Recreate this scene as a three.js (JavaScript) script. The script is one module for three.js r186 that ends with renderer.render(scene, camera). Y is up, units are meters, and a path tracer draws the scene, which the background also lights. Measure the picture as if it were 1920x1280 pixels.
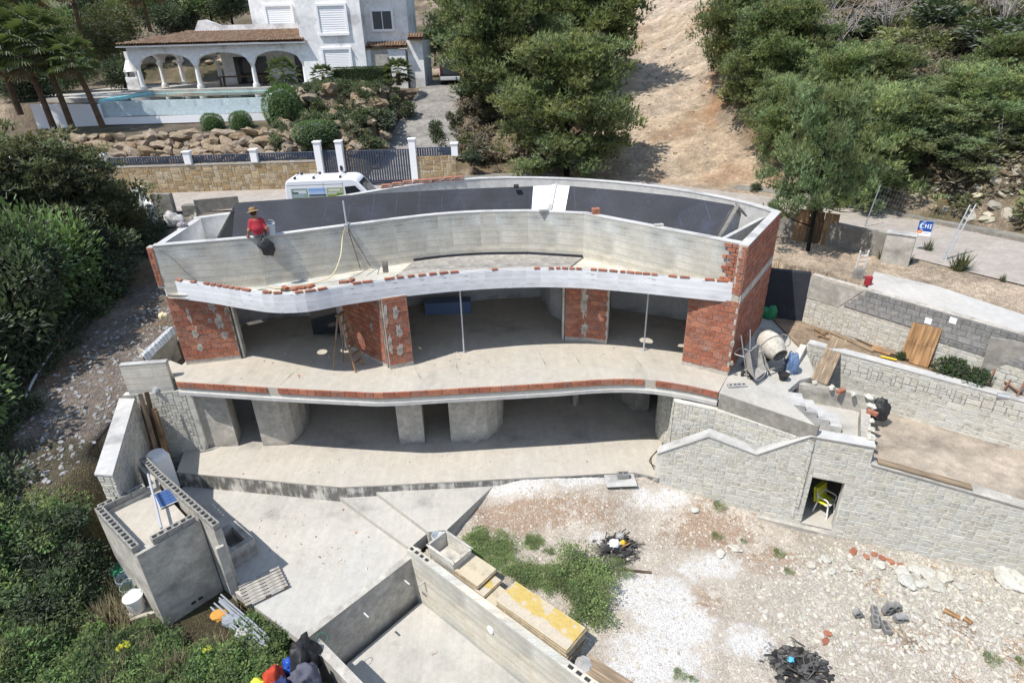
import * as THREE from 'three';
import { mergeGeometries, mergeVertices } from 'three/addons/utils/BufferGeometryUtils.js';
import { RoundedBoxGeometry } from 'three/addons/geometries/RoundedBoxGeometry.js';
import { MarchingCubes } from 'three/addons/objects/MarchingCubes.js';

// ---------- camera, sky, sun, exposure ----------
const scene = new THREE.Scene();
const camera = new THREE.PerspectiveCamera(59.36, 1024 / 682, 0.1, 900);
camera.position.set(0, 13, 0);
camera.rotation.set(-0.46457, 0, -0.02677, 'XYZ');
const renderer = new THREE.WebGLRenderer({ antialias: true });
renderer.toneMapping = THREE.LinearToneMapping;
renderer.toneMappingExposure = 1.22;
renderer.shadowMap.enabled = true;
const sunDir = new THREE.Vector3(-0.5, 1, 0.31).normalize();
// clear sky: pale towards the horizon, blue overhead
{
  const w = 64, h = 64, d = new Float32Array(w * h * 4);
  for (let j = 0; j < h; j++) for (let i = 0; i < w; i++) {
    const el = Math.sin((j + 0.5) / h * Math.PI - Math.PI / 2), t = Math.pow(Math.max(0, el), 0.55), k = (j * w + i) * 4, up = el > 0;
    d[k] = up ? 0.68 + (0.27 - 0.68) * t : 0.34; d[k + 1] = up ? 0.77 + (0.40 - 0.77) * t : 0.31; d[k + 2] = up ? 0.92 + (0.66 - 0.92) * t : 0.27; d[k + 3] = 1;
  }
  const t = new THREE.DataTexture(d, w, h, THREE.RGBAFormat, THREE.FloatType);
  t.mapping = THREE.EquirectangularReflectionMapping; t.magFilter = t.minFilter = THREE.LinearFilter; t.needsUpdate = true;
  scene.background = t; scene.environment = t;
}
const sun = new THREE.DirectionalLight(0xfffaf3, 4.6);
sun.name = 'sun';
sun.position.copy(sunDir).multiplyScalar(120).add(new THREE.Vector3(0, 5, -35));
sun.target.position.set(0, 5, -35);
sun.castShadow = true;
Object.assign(sun.shadow.camera, { left: -70, right: 70, top: 70, bottom: -70, near: 1, far: 300 });
sun.shadow.mapSize.set(4096, 4096);
scene.add(sun, sun.target);

// ---------- random numbers and noise ----------
function rngOf(seed) { let a = seed >>> 0; return () => { a = (a + 0x6D2B79F5) >>> 0; let t = a; t = Math.imul(t ^ (t >>> 15), t | 1); t ^= t + Math.imul(t ^ (t >>> 7), t | 61); return ((t ^ (t >>> 14)) >>> 0) / 4294967296; }; }
const rnd = rngOf(71);
const between = (a, b, r = rnd) => a + (b - a) * r();
const pick = (list, r = rnd) => list[Math.floor(r() * list.length) % list.length];
const clamp = (v, a = 0, b = 1) => Math.min(b, Math.max(a, v));
const mix = (a, b, t) => a + (b - a) * t;
const sm = (a, b, t) => { t = clamp((t - a) / (b - a)); return t * t * (3 - 2 * t); };
function hash2(x, y) { let h = Math.imul(x, 374761393) + Math.imul(y, 668265263) | 0; h = Math.imul(h ^ (h >>> 13), 1274126177); return ((h ^ (h >>> 16)) >>> 0) / 4294967296; }
function vnoise(x, y, per = 0) {
  const xi = Math.floor(x), yi = Math.floor(y), u = x - xi, v = y - yi, s = u * u * (3 - 2 * u), t = v * v * (3 - 2 * v);
  let x0 = xi, x1 = xi + 1, y0 = yi, y1 = yi + 1;
  if (per) { x0 = ((x0 % per) + per) % per; x1 = ((x1 % per) + per) % per; y0 = ((y0 % per) + per) % per; y1 = ((y1 % per) + per) % per; }
  const a = hash2(x0, y0), b = hash2(x1, y0), c = hash2(x0, y1), d = hash2(x1, y1), e = a + (b - a) * s;
  return e + (c + (d - c) * s - e) * t;
}
function fbm(x, y, oct = 4, per = 0) { let s = 0, a = 0.5, n = 0; for (let i = 0; i < oct; i++) { s += a * vnoise(x, y, per); n += a; a *= 0.5; x = x * 2 + 17; y = y * 2 + 31; per *= 2; if (per) { x -= 17; y -= 31; } } return s / n; }

// ---------- textures ----------
function texture(w, h, fn, srgb = true) {
  const d = new Uint8Array(w * h * 4);
  for (let j = 0; j < h; j++) for (let i = 0; i < w; i++) {
    const c = fn(i / w, j / h, i, j), k = (j * w + i) * 4;
    d[k] = clamp(c[0]) * 255; d[k + 1] = clamp(c[1]) * 255; d[k + 2] = clamp(c[2]) * 255; d[k + 3] = 255;
  }
  const t = new THREE.DataTexture(d, w, h, THREE.RGBAFormat);
  t.wrapS = t.wrapT = THREE.RepeatWrapping; t.magFilter = THREE.LinearFilter; t.minFilter = THREE.LinearMipmapLinearFilter; t.generateMipmaps = true;
  if (srgb) t.colorSpace = THREE.SRGBColorSpace;
  t.needsUpdate = true; return t;
}
function tiled(t, metres, metresV = metres) { const c = t.clone(); c.repeat.set(1 / metres, 1 / metresV); c.needsUpdate = true; return c; }
const grey = v => [v, v, v];
// blotchy cement, light stains and pores
const texCement = texture(512, 512, (u, v) => {
  const a = fbm(u * 4, v * 4, 5, 4), b = fbm(u * 16, v * 16, 4, 16), c = vnoise(u * 128, v * 128, 128);
  let k = 0.76 + 0.26 * (a - 0.5) + 0.16 * (b - 0.5) + 0.1 * (c - 0.5); if (c > 0.93) k -= 0.1;
  return [k * 1.02, k, k * 0.965];
});
// cement cast against boards: long horizontal streaks
const texBoard = texture(512, 512, (u, v) => {
  const row = Math.floor(v * 14), f = v * 14 - row;
  let k = 0.78 + 0.05 * (hash2(row, 5) - 0.5) + 0.13 * (fbm(u * 4, v * 40, 4, 4) - 0.5) + 0.26 * (fbm(u * 4, v * 4, 4, 4) - 0.5) + 0.1 * (vnoise(u * 128, v * 128, 128) - 0.5);
  if (f < 0.08) k -= 0.05 * hash2(Math.floor(u * 14), row);
  const o = fbm(u * 3, v * 3, 4, 3);
  return [k * (1.01 + 0.08 * (o - 0.5)), k, k * (0.965 - 0.1 * (o - 0.5))];
});
const texBoardBump = texture(256, 256, (u, v) => { const row = Math.floor(v * 14), f = v * 14 - row; return grey(0.6 + 0.2 * (hash2(row, 5) - 0.5) - (f < 0.1 ? 0.25 : 0) + 0.4 * (fbm(u * 6, v * 30, 3, 6) - 0.5)); }, false);
const texPlaster = texture(512, 512, (u, v) => { const a = fbm(u * 4, v * 4, 5, 4), b = fbm(u * 20, v * 20, 4, 20), c = vnoise(u * 128, v * 128, 128), k = 0.92 + 0.2 * (a - 0.5) + 0.12 * (b - 0.5) + 0.05 * (c - 0.5) - (a < 0.3 ? 0.06 : 0); return [k, k * 0.995, k * 0.985]; });
const texFascia = texture(512, 512, (u, v) => { const a = fbm(u * 4, v * 40, 4, 4), b = fbm(u * 6, v * 6, 4, 6), c = fbm(u * 9, v * 30, 4, 9); let k = 0.92 + 0.14 * (a - 0.5) + 0.16 * (b - 0.5); if (c > 0.74 && b > 0.45) k -= 0.16; return [k * 0.99, k * 0.995, k]; });
const texWorn = texture(256, 256, (u, v) => { const n = fbm(u * 5, v * 5, 4, 5), m = fbm(u * 30, v * 30, 2, 30), k = sm(0.36, 0.47, n + 0.2 * (m - 0.5)); return [mix(0.90, 0.90, k) - 0.1 * m, mix(0.80, 0.86, k) - 0.1 * m, mix(0.50, 0.79, k) - 0.08 * m]; });
const texGrain = texture(512, 512, (u, v) => grey(0.5 + 0.5 * (fbm(u * 32, v * 32, 4, 32) - 0.5) + 0.5 * (vnoise(u * 128, v * 128, 128) - 0.5)), false);
// poured floor screed: cream, pink and grey clouds, trowel marks, drips
const texScreed = texture(1024, 1024, (u, v) => {
  const a = fbm(u * 5, v * 5, 5, 5), b = fbm(u * 3 + 40, v * 3, 3, 0), c = fbm(u * 40, v * 40, 3, 40), d = vnoise(u * 256, v * 256, 256), s = fbm(u * 60, v * 6, 3, 0);
  let k = 0.90 + 0.09 * (a - 0.5) + 0.06 * (c - 0.5) + 0.05 * (d - 0.5) + 0.05 * (s - 0.5);
  if (a < 0.33) k -= (0.33 - a) * 0.3;
  return [k * (1.0 + 0.02 * (b - 0.5)), k * 0.978, k * (0.94 - 0.025 * (b - 0.5))];
});
// vertical run-off stains on a cast edge
const texRunoff = texture(512, 256, (u, v) => {
  const a = fbm(u * 30, v * 2, 4, 0), b = fbm(u * 8, v * 6, 4, 8), c = fbm(u * 90, v * 10, 2, 0);
  const k = 0.47 + 0.62 * sm(0.34, 0.66, a * 0.65 + b * 0.35) * 0.62 + 0.14 * (c - 0.5);
  return [k, k * 0.985, k * 0.96];
});
const texDirt = texture(1024, 1024, (u, v) => {
  const a = fbm(u * 6, v * 6, 5, 6), b = fbm(u * 40, v * 40, 3, 40), c = vnoise(u * 256, v * 256, 256);
  let k = 0.72 + 0.3 * (a - 0.5) + 0.25 * (b - 0.5) + 0.2 * (c - 0.5); if (c > 0.9) k += 0.15;
  return [k * 1.03, k * 0.965, k * 0.89];
});
const texWood = texture(256, 512, (u, v) => { const g = fbm(u * 24 + 2 * fbm(u * 3, v * 2, 2), v * 2.5, 4, 0), k = 0.66 + 0.45 * (g - 0.5) + 0.2 * (fbm(u * 4, v * 4, 3, 4) - 0.5); return [k * 1.05, k * 0.95, k * 0.82]; });
// bitumen roof sheets with chalk lines snapped on them
const texSheet = texture(1024, 1024, (u, v) => {
  const a = fbm(u * 8, v * 8, 5, 8), c = vnoise(u * 256, v * 256, 256); let k = 0.62 + 0.28 * (a - 0.5) + 0.16 * (c - 0.5);
  const gx = Math.abs(((u * 7 + 0.05 * vnoise(v * 6, 3)) % 1) - 0.5) * 2, gy = Math.abs(((v * 9) % 1) - 0.5) * 2; let l = 0;
  if (gx > 0.97) l = 0.3 * sm(0.4, 0.7, fbm(u * 3, v * 14, 3)); if (gy > 0.97) l = Math.max(l, 0.2 * sm(0.45, 0.7, fbm(u * 14, v * 3, 3)));
  { const q = fbm(u * 9 + 50, v * 9, 4); if (q > 0.6) l += 0.5 * (q - 0.6) + 0.05 * c; } if (((v * 6) % 1) < 0.012) k -= 0.14;
  return [k + l * 0.7, k + l * 0.75, k + l * 1.15];
});
const texPaver = texture(512, 512, (u, v) => {
  const r = Math.floor(v * 24), c = Math.floor(u * 12 + (r % 2) * 0.5), fy = v * 24 - r, fx = u * 12 + (r % 2) * 0.5 - c;
  let k = 0.82 + 0.05 * (hash2(c % 12, r) - 0.5) + 0.12 * (fbm(u * 6, v * 6, 4, 6) - 0.5) + 0.06 * (vnoise(u * 128, v * 128, 128) - 0.5); if (fx < 0.06 || fy < 0.09) k -= 0.035;
  return [k * 1.01, k * 0.98, k * 0.955];
});

// ---------- materials ----------
const lin = (r, g, b) => new THREE.Color().setRGB(r, g, b);
function mat(r, g, b, o = {}) { return new THREE.MeshStandardMaterial({ color: lin(r, g, b), roughness: 0.9, ...o }); }
const grain = m => tiled(texGrain, m);
const M = {
  cement: mat(0.70, 0.69, 0.655, { map: tiled(texCement, 2.6), bumpMap: grain(1), bumpScale: 0.004 }),
  cementDark: mat(0.40, 0.395, 0.37, { map: tiled(texCement, 2.1), bumpMap: grain(1), bumpScale: 0.004 }),
  board: mat(0.84, 0.82, 0.765, { map: tiled(texBoard, 2.4), bumpMap: tiled(texBoardBump, 2.4), bumpScale: 0.004 }),
  boardWhite: mat(0.80, 0.80, 0.81, { map: tiled(texFascia, 3.1, 1.9), bumpMap: tiled(texBoardBump, 1.9), bumpScale: 0.004 }),
  screed: mat(0.545, 0.525, 0.485, { map: tiled(texScreed, 7) , bumpMap: grain(1.4), bumpScale: 0.003 }),
  screedPale: mat(0.56, 0.56, 0.545, { map: tiled(texScreed, 5), bumpMap: grain(1.2), bumpScale: 0.004 }),
  screedLower: mat(0.56, 0.545, 0.515, { map: tiled(texScreed, 6), bumpMap: grain(1.4), bumpScale: 0.003 }),
  runoff: mat(0.80, 0.79, 0.76, { map: tiled(texRunoff, 3, 1.3) }),
  white: mat(0.96, 0.96, 0.96, { map: tiled(texPlaster, 5) }),
  whitePaint: mat(0.86, 0.86, 0.86, { roughness: 0.7 }),
  plaster: mat(0.56, 0.555, 0.54, { map: tiled(texPlaster, 3), bumpMap: grain(1), bumpScale: 0.003 }),
  sheet: mat(0.062, 0.068, 0.09, { map: tiled(texSheet, 6), roughness: 0.75 }),
  mortar: mat(0.74, 0.71, 0.66, { map: tiled(texCement, 1.2) }),
  mortarPale: mat(0.66, 0.645, 0.59, { map: tiled(texPlaster, 1.2) }),
  wood: mat(0.62, 0.49, 0.36, { map: tiled(texWood, 0.5, 1.4) }),
  woodGrey: mat(0.56, 0.52, 0.47, { map: tiled(texWood, 0.4, 1.5) }),
  woodDark: mat(0.24, 0.19, 0.15, { map: tiled(texWood, 0.4, 1.5) }),
  plywood: mat(0.86, 0.62, 0.40, { map: tiled(texWood, 1.1, 2.0) }),
  steel: mat(0.42, 0.43, 0.44, { metalness: 0.6, roughness: 0.5 }),
  galv: mat(0.55, 0.57, 0.60, { metalness: 0.5, roughness: 0.5 }),
  rust: mat(0.22, 0.11, 0.07, { roughness: 0.95 }),
  black: mat(0.02, 0.02, 0.022, { roughness: 0.6 }),
  rubber: mat(0.03, 0.03, 0.03, { roughness: 0.8 }),
  soil: mat(0.62, 0.53, 0.43, { map: tiled(texDirt, 3), bumpMap: grain(0.9), bumpScale: 0.03 }),
  gravel: mat(0.94, 0.83, 0.715, { map: tiled(texCement, 3.7), bumpMap: grain(0.6), bumpScale: 0.03 }),
  paver: mat(0.56, 0.53, 0.49, { map: tiled(texPaver, 2.4) }),
  asphalt: mat(0.40, 0.39, 0.38, { map: tiled(texCement, 3) }),
  glass: mat(0.02, 0.025, 0.03, { roughness: 0.08 }),
  navy: mat(0.035, 0.05, 0.085, { roughness: 0.55 }),
  bluePlastic: mat(0.10, 0.16, 0.28, { roughness: 0.5 }),
  whitePlastic: mat(0.82, 0.82, 0.80, { roughness: 0.45 }),
  greenPlastic: mat(0.02, 0.20, 0.10, { roughness: 0.5 }),
};
const brickMats = [mat(0.58, 0.225, 0.14, { map: tiled(texCement, 0.9) }), mat(0.52, 0.195, 0.125, { map: tiled(texCement, 0.8) }), mat(0.64, 0.275, 0.175, { map: tiled(texCement, 0.7) }), mat(0.52, 0.25, 0.185, { map: tiled(texCement, 0.8) })];
const stoneMats = [[0.67, 0.655, 0.59], [0.70, 0.69, 0.62], [0.645, 0.635, 0.575], [0.67, 0.64, 0.55], [0.65, 0.65, 0.60], [0.71, 0.69, 0.61], [0.62, 0.60, 0.52]].map(c => mat(...c, { map: tiled(texPlaster, 0.8), bumpMap: grain(0.5), bumpScale: 0.008 }));
const goldStoneMats = [[0.72, 0.56, 0.33], [0.80, 0.65, 0.42], [0.66, 0.48, 0.26], [0.82, 0.70, 0.50], [0.60, 0.46, 0.28]].map(c => mat(...c, { map: tiled(texCement, 0.8), bumpMap: grain(0.5), bumpScale: 0.012 }));
const boulderMats = [[0.88, 0.80, 0.68], [0.94, 0.88, 0.77], [0.86, 0.72, 0.54], [0.78, 0.73, 0.65], [0.93, 0.83, 0.67]].map(c => mat(...c, { map: tiled(texDirt, 1.4), bumpMap: grain(0.8), bumpScale: 0.05 }));
const blockMats = [[0.44, 0.45, 0.465], [0.48, 0.49, 0.505], [0.41, 0.42, 0.435]].map(c => mat(...c, { map: tiled(texCement, 0.9), bumpMap: grain(0.5), bumpScale: 0.006 }));

// ---------- naming and building helpers ----------
const taken = {};
function numbered(n) { const k = (taken[n] = (taken[n] ?? -1) + 1); return k ? `${n}_${String(k).padStart(3, '0')}` : n; }
function tag(o, label, category, group, kind) { if (label) o.userData.label = label; if (category) o.userData.category = category; if (group) o.userData.group = group; if (kind) o.userData.kind = kind; return o; }
function thing(name, label, category, p = [0, 0, 0], turn = 0, group) { const g = new THREE.Group(); g.name = numbered(name); g.position.set(...p); g.rotation.y = turn; scene.add(g); return tag(g, label, category, group); }
function part(name, geo, m, parent) { const o = new THREE.Mesh(Array.isArray(geo) ? merged(geo) : geo, m); o.name = parent ? name : numbered(name); (parent ?? scene).add(o); return o; }
function structure(name, geo, m) { const o = part(name, geo, m); o.userData.kind = 'structure'; return o; }
function merged(list) { return mergeGeometries(list.map(g => { const c = g.index ? g.toNonIndexed() : g; for (const k of Object.keys(c.attributes)) if (!['position', 'normal', 'uv', 'color'].includes(k)) c.deleteAttribute(k); return c; })); }
// texture coordinates in metres, projected along each face's own direction
function metric(g0, ox = 0, oy = 0) {
  const g = g0.index ? g0.toNonIndexed() : g0, p = g.attributes.position, n = p.count, uv = new Float32Array(n * 2), a = new THREE.Vector3(), b = new THREE.Vector3(), c = new THREE.Vector3();
  for (let i = 0; i < n; i += 3) {
    a.fromBufferAttribute(p, i); b.fromBufferAttribute(p, i + 1); c.fromBufferAttribute(p, i + 2);
    const nn = b.clone().sub(a).cross(c.clone().sub(a)).normalize(), flat = Math.abs(nn.y) > 0.75, l = Math.hypot(nn.x, nn.z) || 1, tx = -nn.z / l, tz = nn.x / l;
    [a, b, c].forEach((q, k) => { uv[(i + k) * 2] = (flat ? q.x : q.x * tx + q.z * tz) + ox; uv[(i + k) * 2 + 1] = (flat ? q.z : q.y) + oy; });
  }
  g.setAttribute('uv', new THREE.BufferAttribute(uv, 2)); return g;
}
function box(w, h, d, x = 0, y = 0, z = 0, ry = 0, rx = 0, rz = 0) { const g = new THREE.BoxGeometry(w, h, d); if (rx || rz) { g.rotateZ(rz); g.rotateX(rx); } if (ry) g.rotateY(ry); g.translate(x, y, z); return metric(g); }
function rbox(w, h, d, r = 0.02, seg = 2) { return metric(new RoundedBoxGeometry(w, h, d, seg, Math.min(r, w / 2.01, h / 2.01, d / 2.01))); }
// flat slab from a plan outline [[x, z], ...]
function slab(outline, y0, y1, holes = []) {
  const s = new THREE.Shape(outline.map(([x, z]) => new THREE.Vector2(x, -z)));
  for (const [hx, hz, hr] of holes) { const h = new THREE.Path(); h.absellipse(hx, -hz, hr, hr, 0, Math.PI * 2, true); s.holes.push(h); }
  const g = new THREE.ExtrudeGeometry(s, { depth: y1 - y0, bevelEnabled: false, curveSegments: 20 });
  g.rotateX(-Math.PI / 2); g.translate(0, y0, 0); return metric(g);
}
// wall following a plan polyline; thickness to the right-hand side of travel when positive
function offsetLine(pts, t) {
  return pts.map((p, i) => {
    const a = pts[Math.max(0, i - 1)], b = pts[Math.min(pts.length - 1, i + 1)];
    const d1 = [p[0] - a[0], p[1] - a[1]], d2 = [b[0] - p[0], b[1] - p[1]], n = d => { const l = Math.hypot(...d); return l ? [-d[1] / l, d[0] / l] : null; };
    const n1 = n(d1) ?? n(d2), n2 = n(d2) ?? n(d1), m = [n1[0] + n2[0], n1[1] + n2[1]], l = Math.hypot(...m), k = t / Math.max(0.4, (m[0] * n1[0] + m[1] * n1[1]) / l);
    return [p[0] + m[0] / l * k, p[1] + m[1] / l * k];
  });
}
function wall(pts, t, y0, y1) { return slab([...pts, ...offsetLine(pts, t).reverse()], y0, y1); }
// straight upright panel in a plane from a to b ([x, z]) with outline in (along, height); holes are lists of points
function upright(a, b, outline, t, holes = []) {
  const s = new THREE.Shape(outline.map(p => new THREE.Vector2(...p)));
  for (const h of holes) s.holes.push(Array.isArray(h) ? new THREE.Path(h.map(p => new THREE.Vector2(...p))) : h);
  const g = new THREE.ExtrudeGeometry(s, { depth: t, bevelEnabled: false, curveSegments: 16 });
  const ang = Math.atan2(-(b[1] - a[1]), b[0] - a[0]); g.translate(0, 0, -t); g.rotateY(ang); g.translate(a[0], 0, a[1]); return metric(g);
}
function tube(pts, r, seg = 6, n) { const c = new THREE.CatmullRomCurve3(pts.map(p => new THREE.Vector3(...p)), false, 'centripetal'); return new THREE.TubeGeometry(c, n ?? Math.max(2, pts.length * 4), r, seg, false); }
function bar(a, b, r, seg = 6) { const A = new THREE.Vector3(...a), B = new THREE.Vector3(...b), g = new THREE.CylinderGeometry(r, r, A.distanceTo(B), seg); g.applyQuaternion(new THREE.Quaternion().setFromUnitVectors(new THREE.Vector3(0, 1, 0), B.clone().sub(A).normalize())); const m = A.add(B).multiplyScalar(0.5); g.translate(m.x, m.y, m.z); return metric(g); }
function board(a, b, w, t, facing) { const A = new THREE.Vector3(...a), B = new THREE.Vector3(...b), g = new THREE.BoxGeometry(w, A.distanceTo(B), t); metricLocal(g); const y = B.clone().sub(A).normalize(), z0 = new THREE.Vector3(...facing), x = y.clone().cross(z0).normalize(), z = x.clone().cross(y).normalize(), m = new THREE.Matrix4().makeBasis(x, y, z); g.applyMatrix4(m); const c = A.add(B).multiplyScalar(0.5); g.translate(c.x, c.y, c.z); return g; }
function plank(a, b, w, t, roll = 0) { if (Array.isArray(roll)) return board(a, b, w, t, roll); const A = new THREE.Vector3(...a), B = new THREE.Vector3(...b), g = new THREE.BoxGeometry(w, A.distanceTo(B), t); metricLocal(g); g.rotateY(roll); g.applyQuaternion(new THREE.Quaternion().setFromUnitVectors(new THREE.Vector3(0, 1, 0), B.clone().sub(A).normalize())); const m = A.add(B).multiplyScalar(0.5); g.translate(m.x, m.y, m.z); return g; }
function metricLocal(g) { const p = g.attributes.position, n = g.attributes.normal, uv = g.attributes.uv; for (let i = 0; i < p.count; i++) { const ax = Math.abs(n.getX(i)), ay = Math.abs(n.getY(i)); uv.setXY(i, ax > 0.7 ? p.getZ(i) : p.getX(i), ay > 0.7 ? p.getZ(i) : p.getY(i)); } return g; }
function lathe(profile, seg = 20) { return new THREE.LatheGeometry(profile.map(p => new THREE.Vector2(...p)), seg); }
function rockGeometry(seed, detail = 1, flat = 0.7, rough = 0.3) {
  const r = rngOf(seed), g = mergeVertices(new THREE.IcosahedronGeometry(1, detail).deleteAttribute('uv').deleteAttribute('normal')), p = g.attributes.position, sx = between(0.8, 1.2, r), sz = between(0.75, 1.1, r);
  for (let i = 0; i < p.count; i++) { const k = 1 + rough * (r() - 0.5) * 1.6; p.setXYZ(i, p.getX(i) * k * sx, p.getY(i) * k * flat, p.getZ(i) * k * sz); }
  const h = g.toNonIndexed(); h.computeVertexNormals(); return metric(h);
}
const rockShapes = Array.from({ length: 10 }, (_, i) => rockGeometry(100 + i, 1, 0.72, 0.34));
const softRocks = Array.from({ length: 8 }, (_, i) => { const g = rockGeometry(300 + i, 2, 0.7, 0.16); const s = mergeVertices(g.deleteAttribute('normal').deleteAttribute('uv'), 1e-4); s.computeVertexNormals(); const u = metric(s); return u; });
// one hewn facing stone in a unit square, standing out along +z
function facingStone(seed) {
  const r = rngOf(seed), ring = [], N = 8, cs = [[-1, -1], [0, -1], [1, -1], [1, 0], [1, 1], [0, 1], [-1, 1], [-1, 0]];
  for (let i = 0; i < N; i++) ring.push([cs[i][0] * 0.5 * (1 - 0.1 * r()), cs[i][1] * 0.5 * (1 - 0.12 * r())]);
  const pos = [], R = (k, z) => ring.map(([x, y]) => [x * k, y * k, z]);
  const rings = [R(1, 0), R(0.985, 0.5), R(0.88, 1 - 0.12 * r())], c = [between(-0.1, 0.1, r), between(-0.1, 0.1, r), 1.05 - 0.1 * r()];
  for (let k = 0; k < 2; k++) for (let i = 0; i < N; i++) { const a = rings[k][i], b = rings[k][(i + 1) % N], d = rings[k + 1][i], e = rings[k + 1][(i + 1) % N]; pos.push(...a, ...b, ...e, ...a, ...e, ...d); }
  for (let i = 0; i < N; i++) pos.push(...rings[2][i], ...rings[2][(i + 1) % N], ...c);
  const g = new THREE.BufferGeometry(); g.setAttribute('position', new THREE.Float32BufferAttribute(pos, 3)); g.computeVertexNormals();
  const uv = []; for (let i = 0; i < pos.length; i += 3) uv.push(pos[i] * 0.4 + seed * 0.13, pos[i + 1] * 0.3 + seed * 0.29); g.setAttribute('uv', new THREE.Float32BufferAttribute(uv, 2));
  return g;
}
const facingStones = Array.from({ length: 14 }, (_, i) => facingStone(i + 1));
// rubble facing laid in a grid of cells: stones of one to four cells fitted together
function layFacing(parent, a, b, inside, yMin, yMax, mats, o = {}) {
  const { cell = 0.1, cellH = cell * 0.92, depth = 0.05, limit = 300, seed = 9, score, joint = 0.011 } = o, r = rngOf(seed), len = Math.hypot(b[0] - a[0], b[1] - a[1]), nx = Math.ceil(len / cell), ny = Math.ceil((yMax - yMin) / cellH);
  const used = new Uint8Array(nx * ny), list = [], ang = Math.atan2(-(b[1] - a[1]), b[0] - a[0]), free = (i, j) => i < nx && j < ny && !used[j * nx + i] && inside((i + 0.5) * cell, yMin + (j + 0.5) * cellH);
  for (let j = 0; j < ny; j++) for (let i = 0; i < nx; i++) {
    if (!free(i, j)) continue;
    let w = pick([1, 2, 2, 3, 3, 4], r), h = pick([1, 1, 2, 2, 2, 3], r); if (w === 1 && h === 1) w = 2;
    let ww = 1; while (ww < w && free(i + ww, j)) ww++;
    let hh = 1; grow: while (hh < h) { for (let k = 0; k < ww; k++) if (!free(i + k, j + hh)) break grow; hh++; }
    for (let y = 0; y < hh; y++) for (let x = 0; x < ww; x++) used[(j + y) * nx + i + x] = 1;
    list.push([(i + ww / 2) * cell, yMin + (j + hh / 2) * cellH, ww * cell - joint, hh * cellH - joint, pick(mats, r), depth * between(0.7, 1.25, r), Math.floor(r() * 14)]);
  }
  if (score) list.sort((p, q) => score(q) - score(p));
  const c = Math.cos(ang), s = Math.sin(ang), rest = new Map();
  list.forEach(([u, y, w, h, m, d, k], i) => {
    const x = a[0] + u * c, z = a[1] - u * s;
    if (i < limit) { const q = part('stone', facingStones[k], m, parent); q.position.set(x, y, z); q.rotation.y = ang; q.scale.set(w, h, d); }
    else { const g = facingStones[k].clone(); g.scale(w, h, d); g.rotateY(ang); g.translate(x, y, z); if (!rest.has(m)) rest.set(m, []); rest.get(m).push(g); }
  });
  for (const [m, gs] of rest) part('far_stones', gs, m, parent).userData.kind = 'stuff';
}
// bricks laid in bond on an upright face
const brickShapes = Array.from({ length: 4 }, (_, i) => { const g = rbox(1, 1, 1, 0.03, 1), p = g.attributes.position, r = rngOf(i + 40); for (let k = 0; k < p.count; k++) { const h = hash2(Math.round(p.getX(k) * 50) + i * 7, Math.round(p.getY(k) * 90 + p.getZ(k) * 33)); p.setZ(k, p.getZ(k) + 0.05 * (h - 0.5)); p.setY(k, p.getY(k) * (1 - 0.03 * h)); } g.computeVertexNormals(); const uv = g.attributes.uv; for (let k = 0; k < uv.count; k++) uv.setXY(k, uv.getX(k) * 0.33 + i * 0.37, uv.getY(k) * 0.19 + i * 0.21); return g; });
function layBricks(parent, a, b, y0, y1, o = {}) {
  const { L = 0.33, Hc = 0.19, joint = 0.019, seed = 3, stuff = false, inside, proud = 0.02 } = o, r = rngOf(seed), len = Math.hypot(b[0] - a[0], b[1] - a[1]), ang = Math.atan2(-(b[1] - a[1]), b[0] - a[0]), c = Math.cos(ang), s = Math.sin(ang), rows = Math.round((y1 - y0) / Hc), h = (y1 - y0) / rows, rest = new Map();
  for (let j = 0; j < rows; j++) for (let u = (j % 2) * -L / 2; u < len - 0.02; u += L) {
    const u0 = Math.max(0, u), u1 = Math.min(len, u + L); if (u1 - u0 < 0.06) continue;
    const um = (u0 + u1) / 2, y = y0 + (j + 0.5) * h; if (inside && !inside(um, y)) continue;
    const m = pick(brickMats, r), g0 = pick(brickShapes, r), x = a[0] + um * c, z = a[1] - um * s, w = u1 - u0 - joint, off = proud * between(0.3, 1, r), nx = s, nz = c;
    const px = x + nx * (off - 0.03), pz = z + nz * (off - 0.03);
    if (!stuff) { const q = part('brick', g0, m, parent); q.position.set(px, y, pz); q.rotation.y = ang; q.scale.set(w, h - joint, 0.08); }
    else { const g = g0.clone(); g.scale(w, h - joint, 0.08); g.rotateY(ang); g.translate(px, y, pz); if (!rest.has(m)) rest.set(m, []); rest.get(m).push(g); }
  }
  for (const [m, gs] of rest) part('bricks', gs, m, parent).userData.kind = 'stuff';
}
// smears of mortar that dried on a brick face
function smears(parent, a, b, spots, seed = 5) {
  const r = rngOf(seed), ang = Math.atan2(-(b[1] - a[1]), b[0] - a[0]), c = Math.cos(ang), s = Math.sin(ang);
  for (const [u, y, w, h] of spots) {
    const n = 18, pts = []; for (let i = 0; i < n; i++) { const t = i / n * Math.PI * 2, k = between(0.45, 1.1, r); pts.push(new THREE.Vector2(Math.cos(t) * w * k / 2, Math.sin(t) * h * k / 2)); }
    const g = new THREE.ExtrudeGeometry(new THREE.Shape(pts), { depth: 0.012, bevelEnabled: true, bevelSize: 0.006, bevelThickness: 0.005, bevelSegments: 1 }); metric(g);
    const q = part('mortar_smear', g, M.mortar, parent); q.position.set(a[0] + u * c + s * 0.013, y, a[1] - u * s + c * 0.013); q.rotation.y = ang;
  }
}

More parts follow.
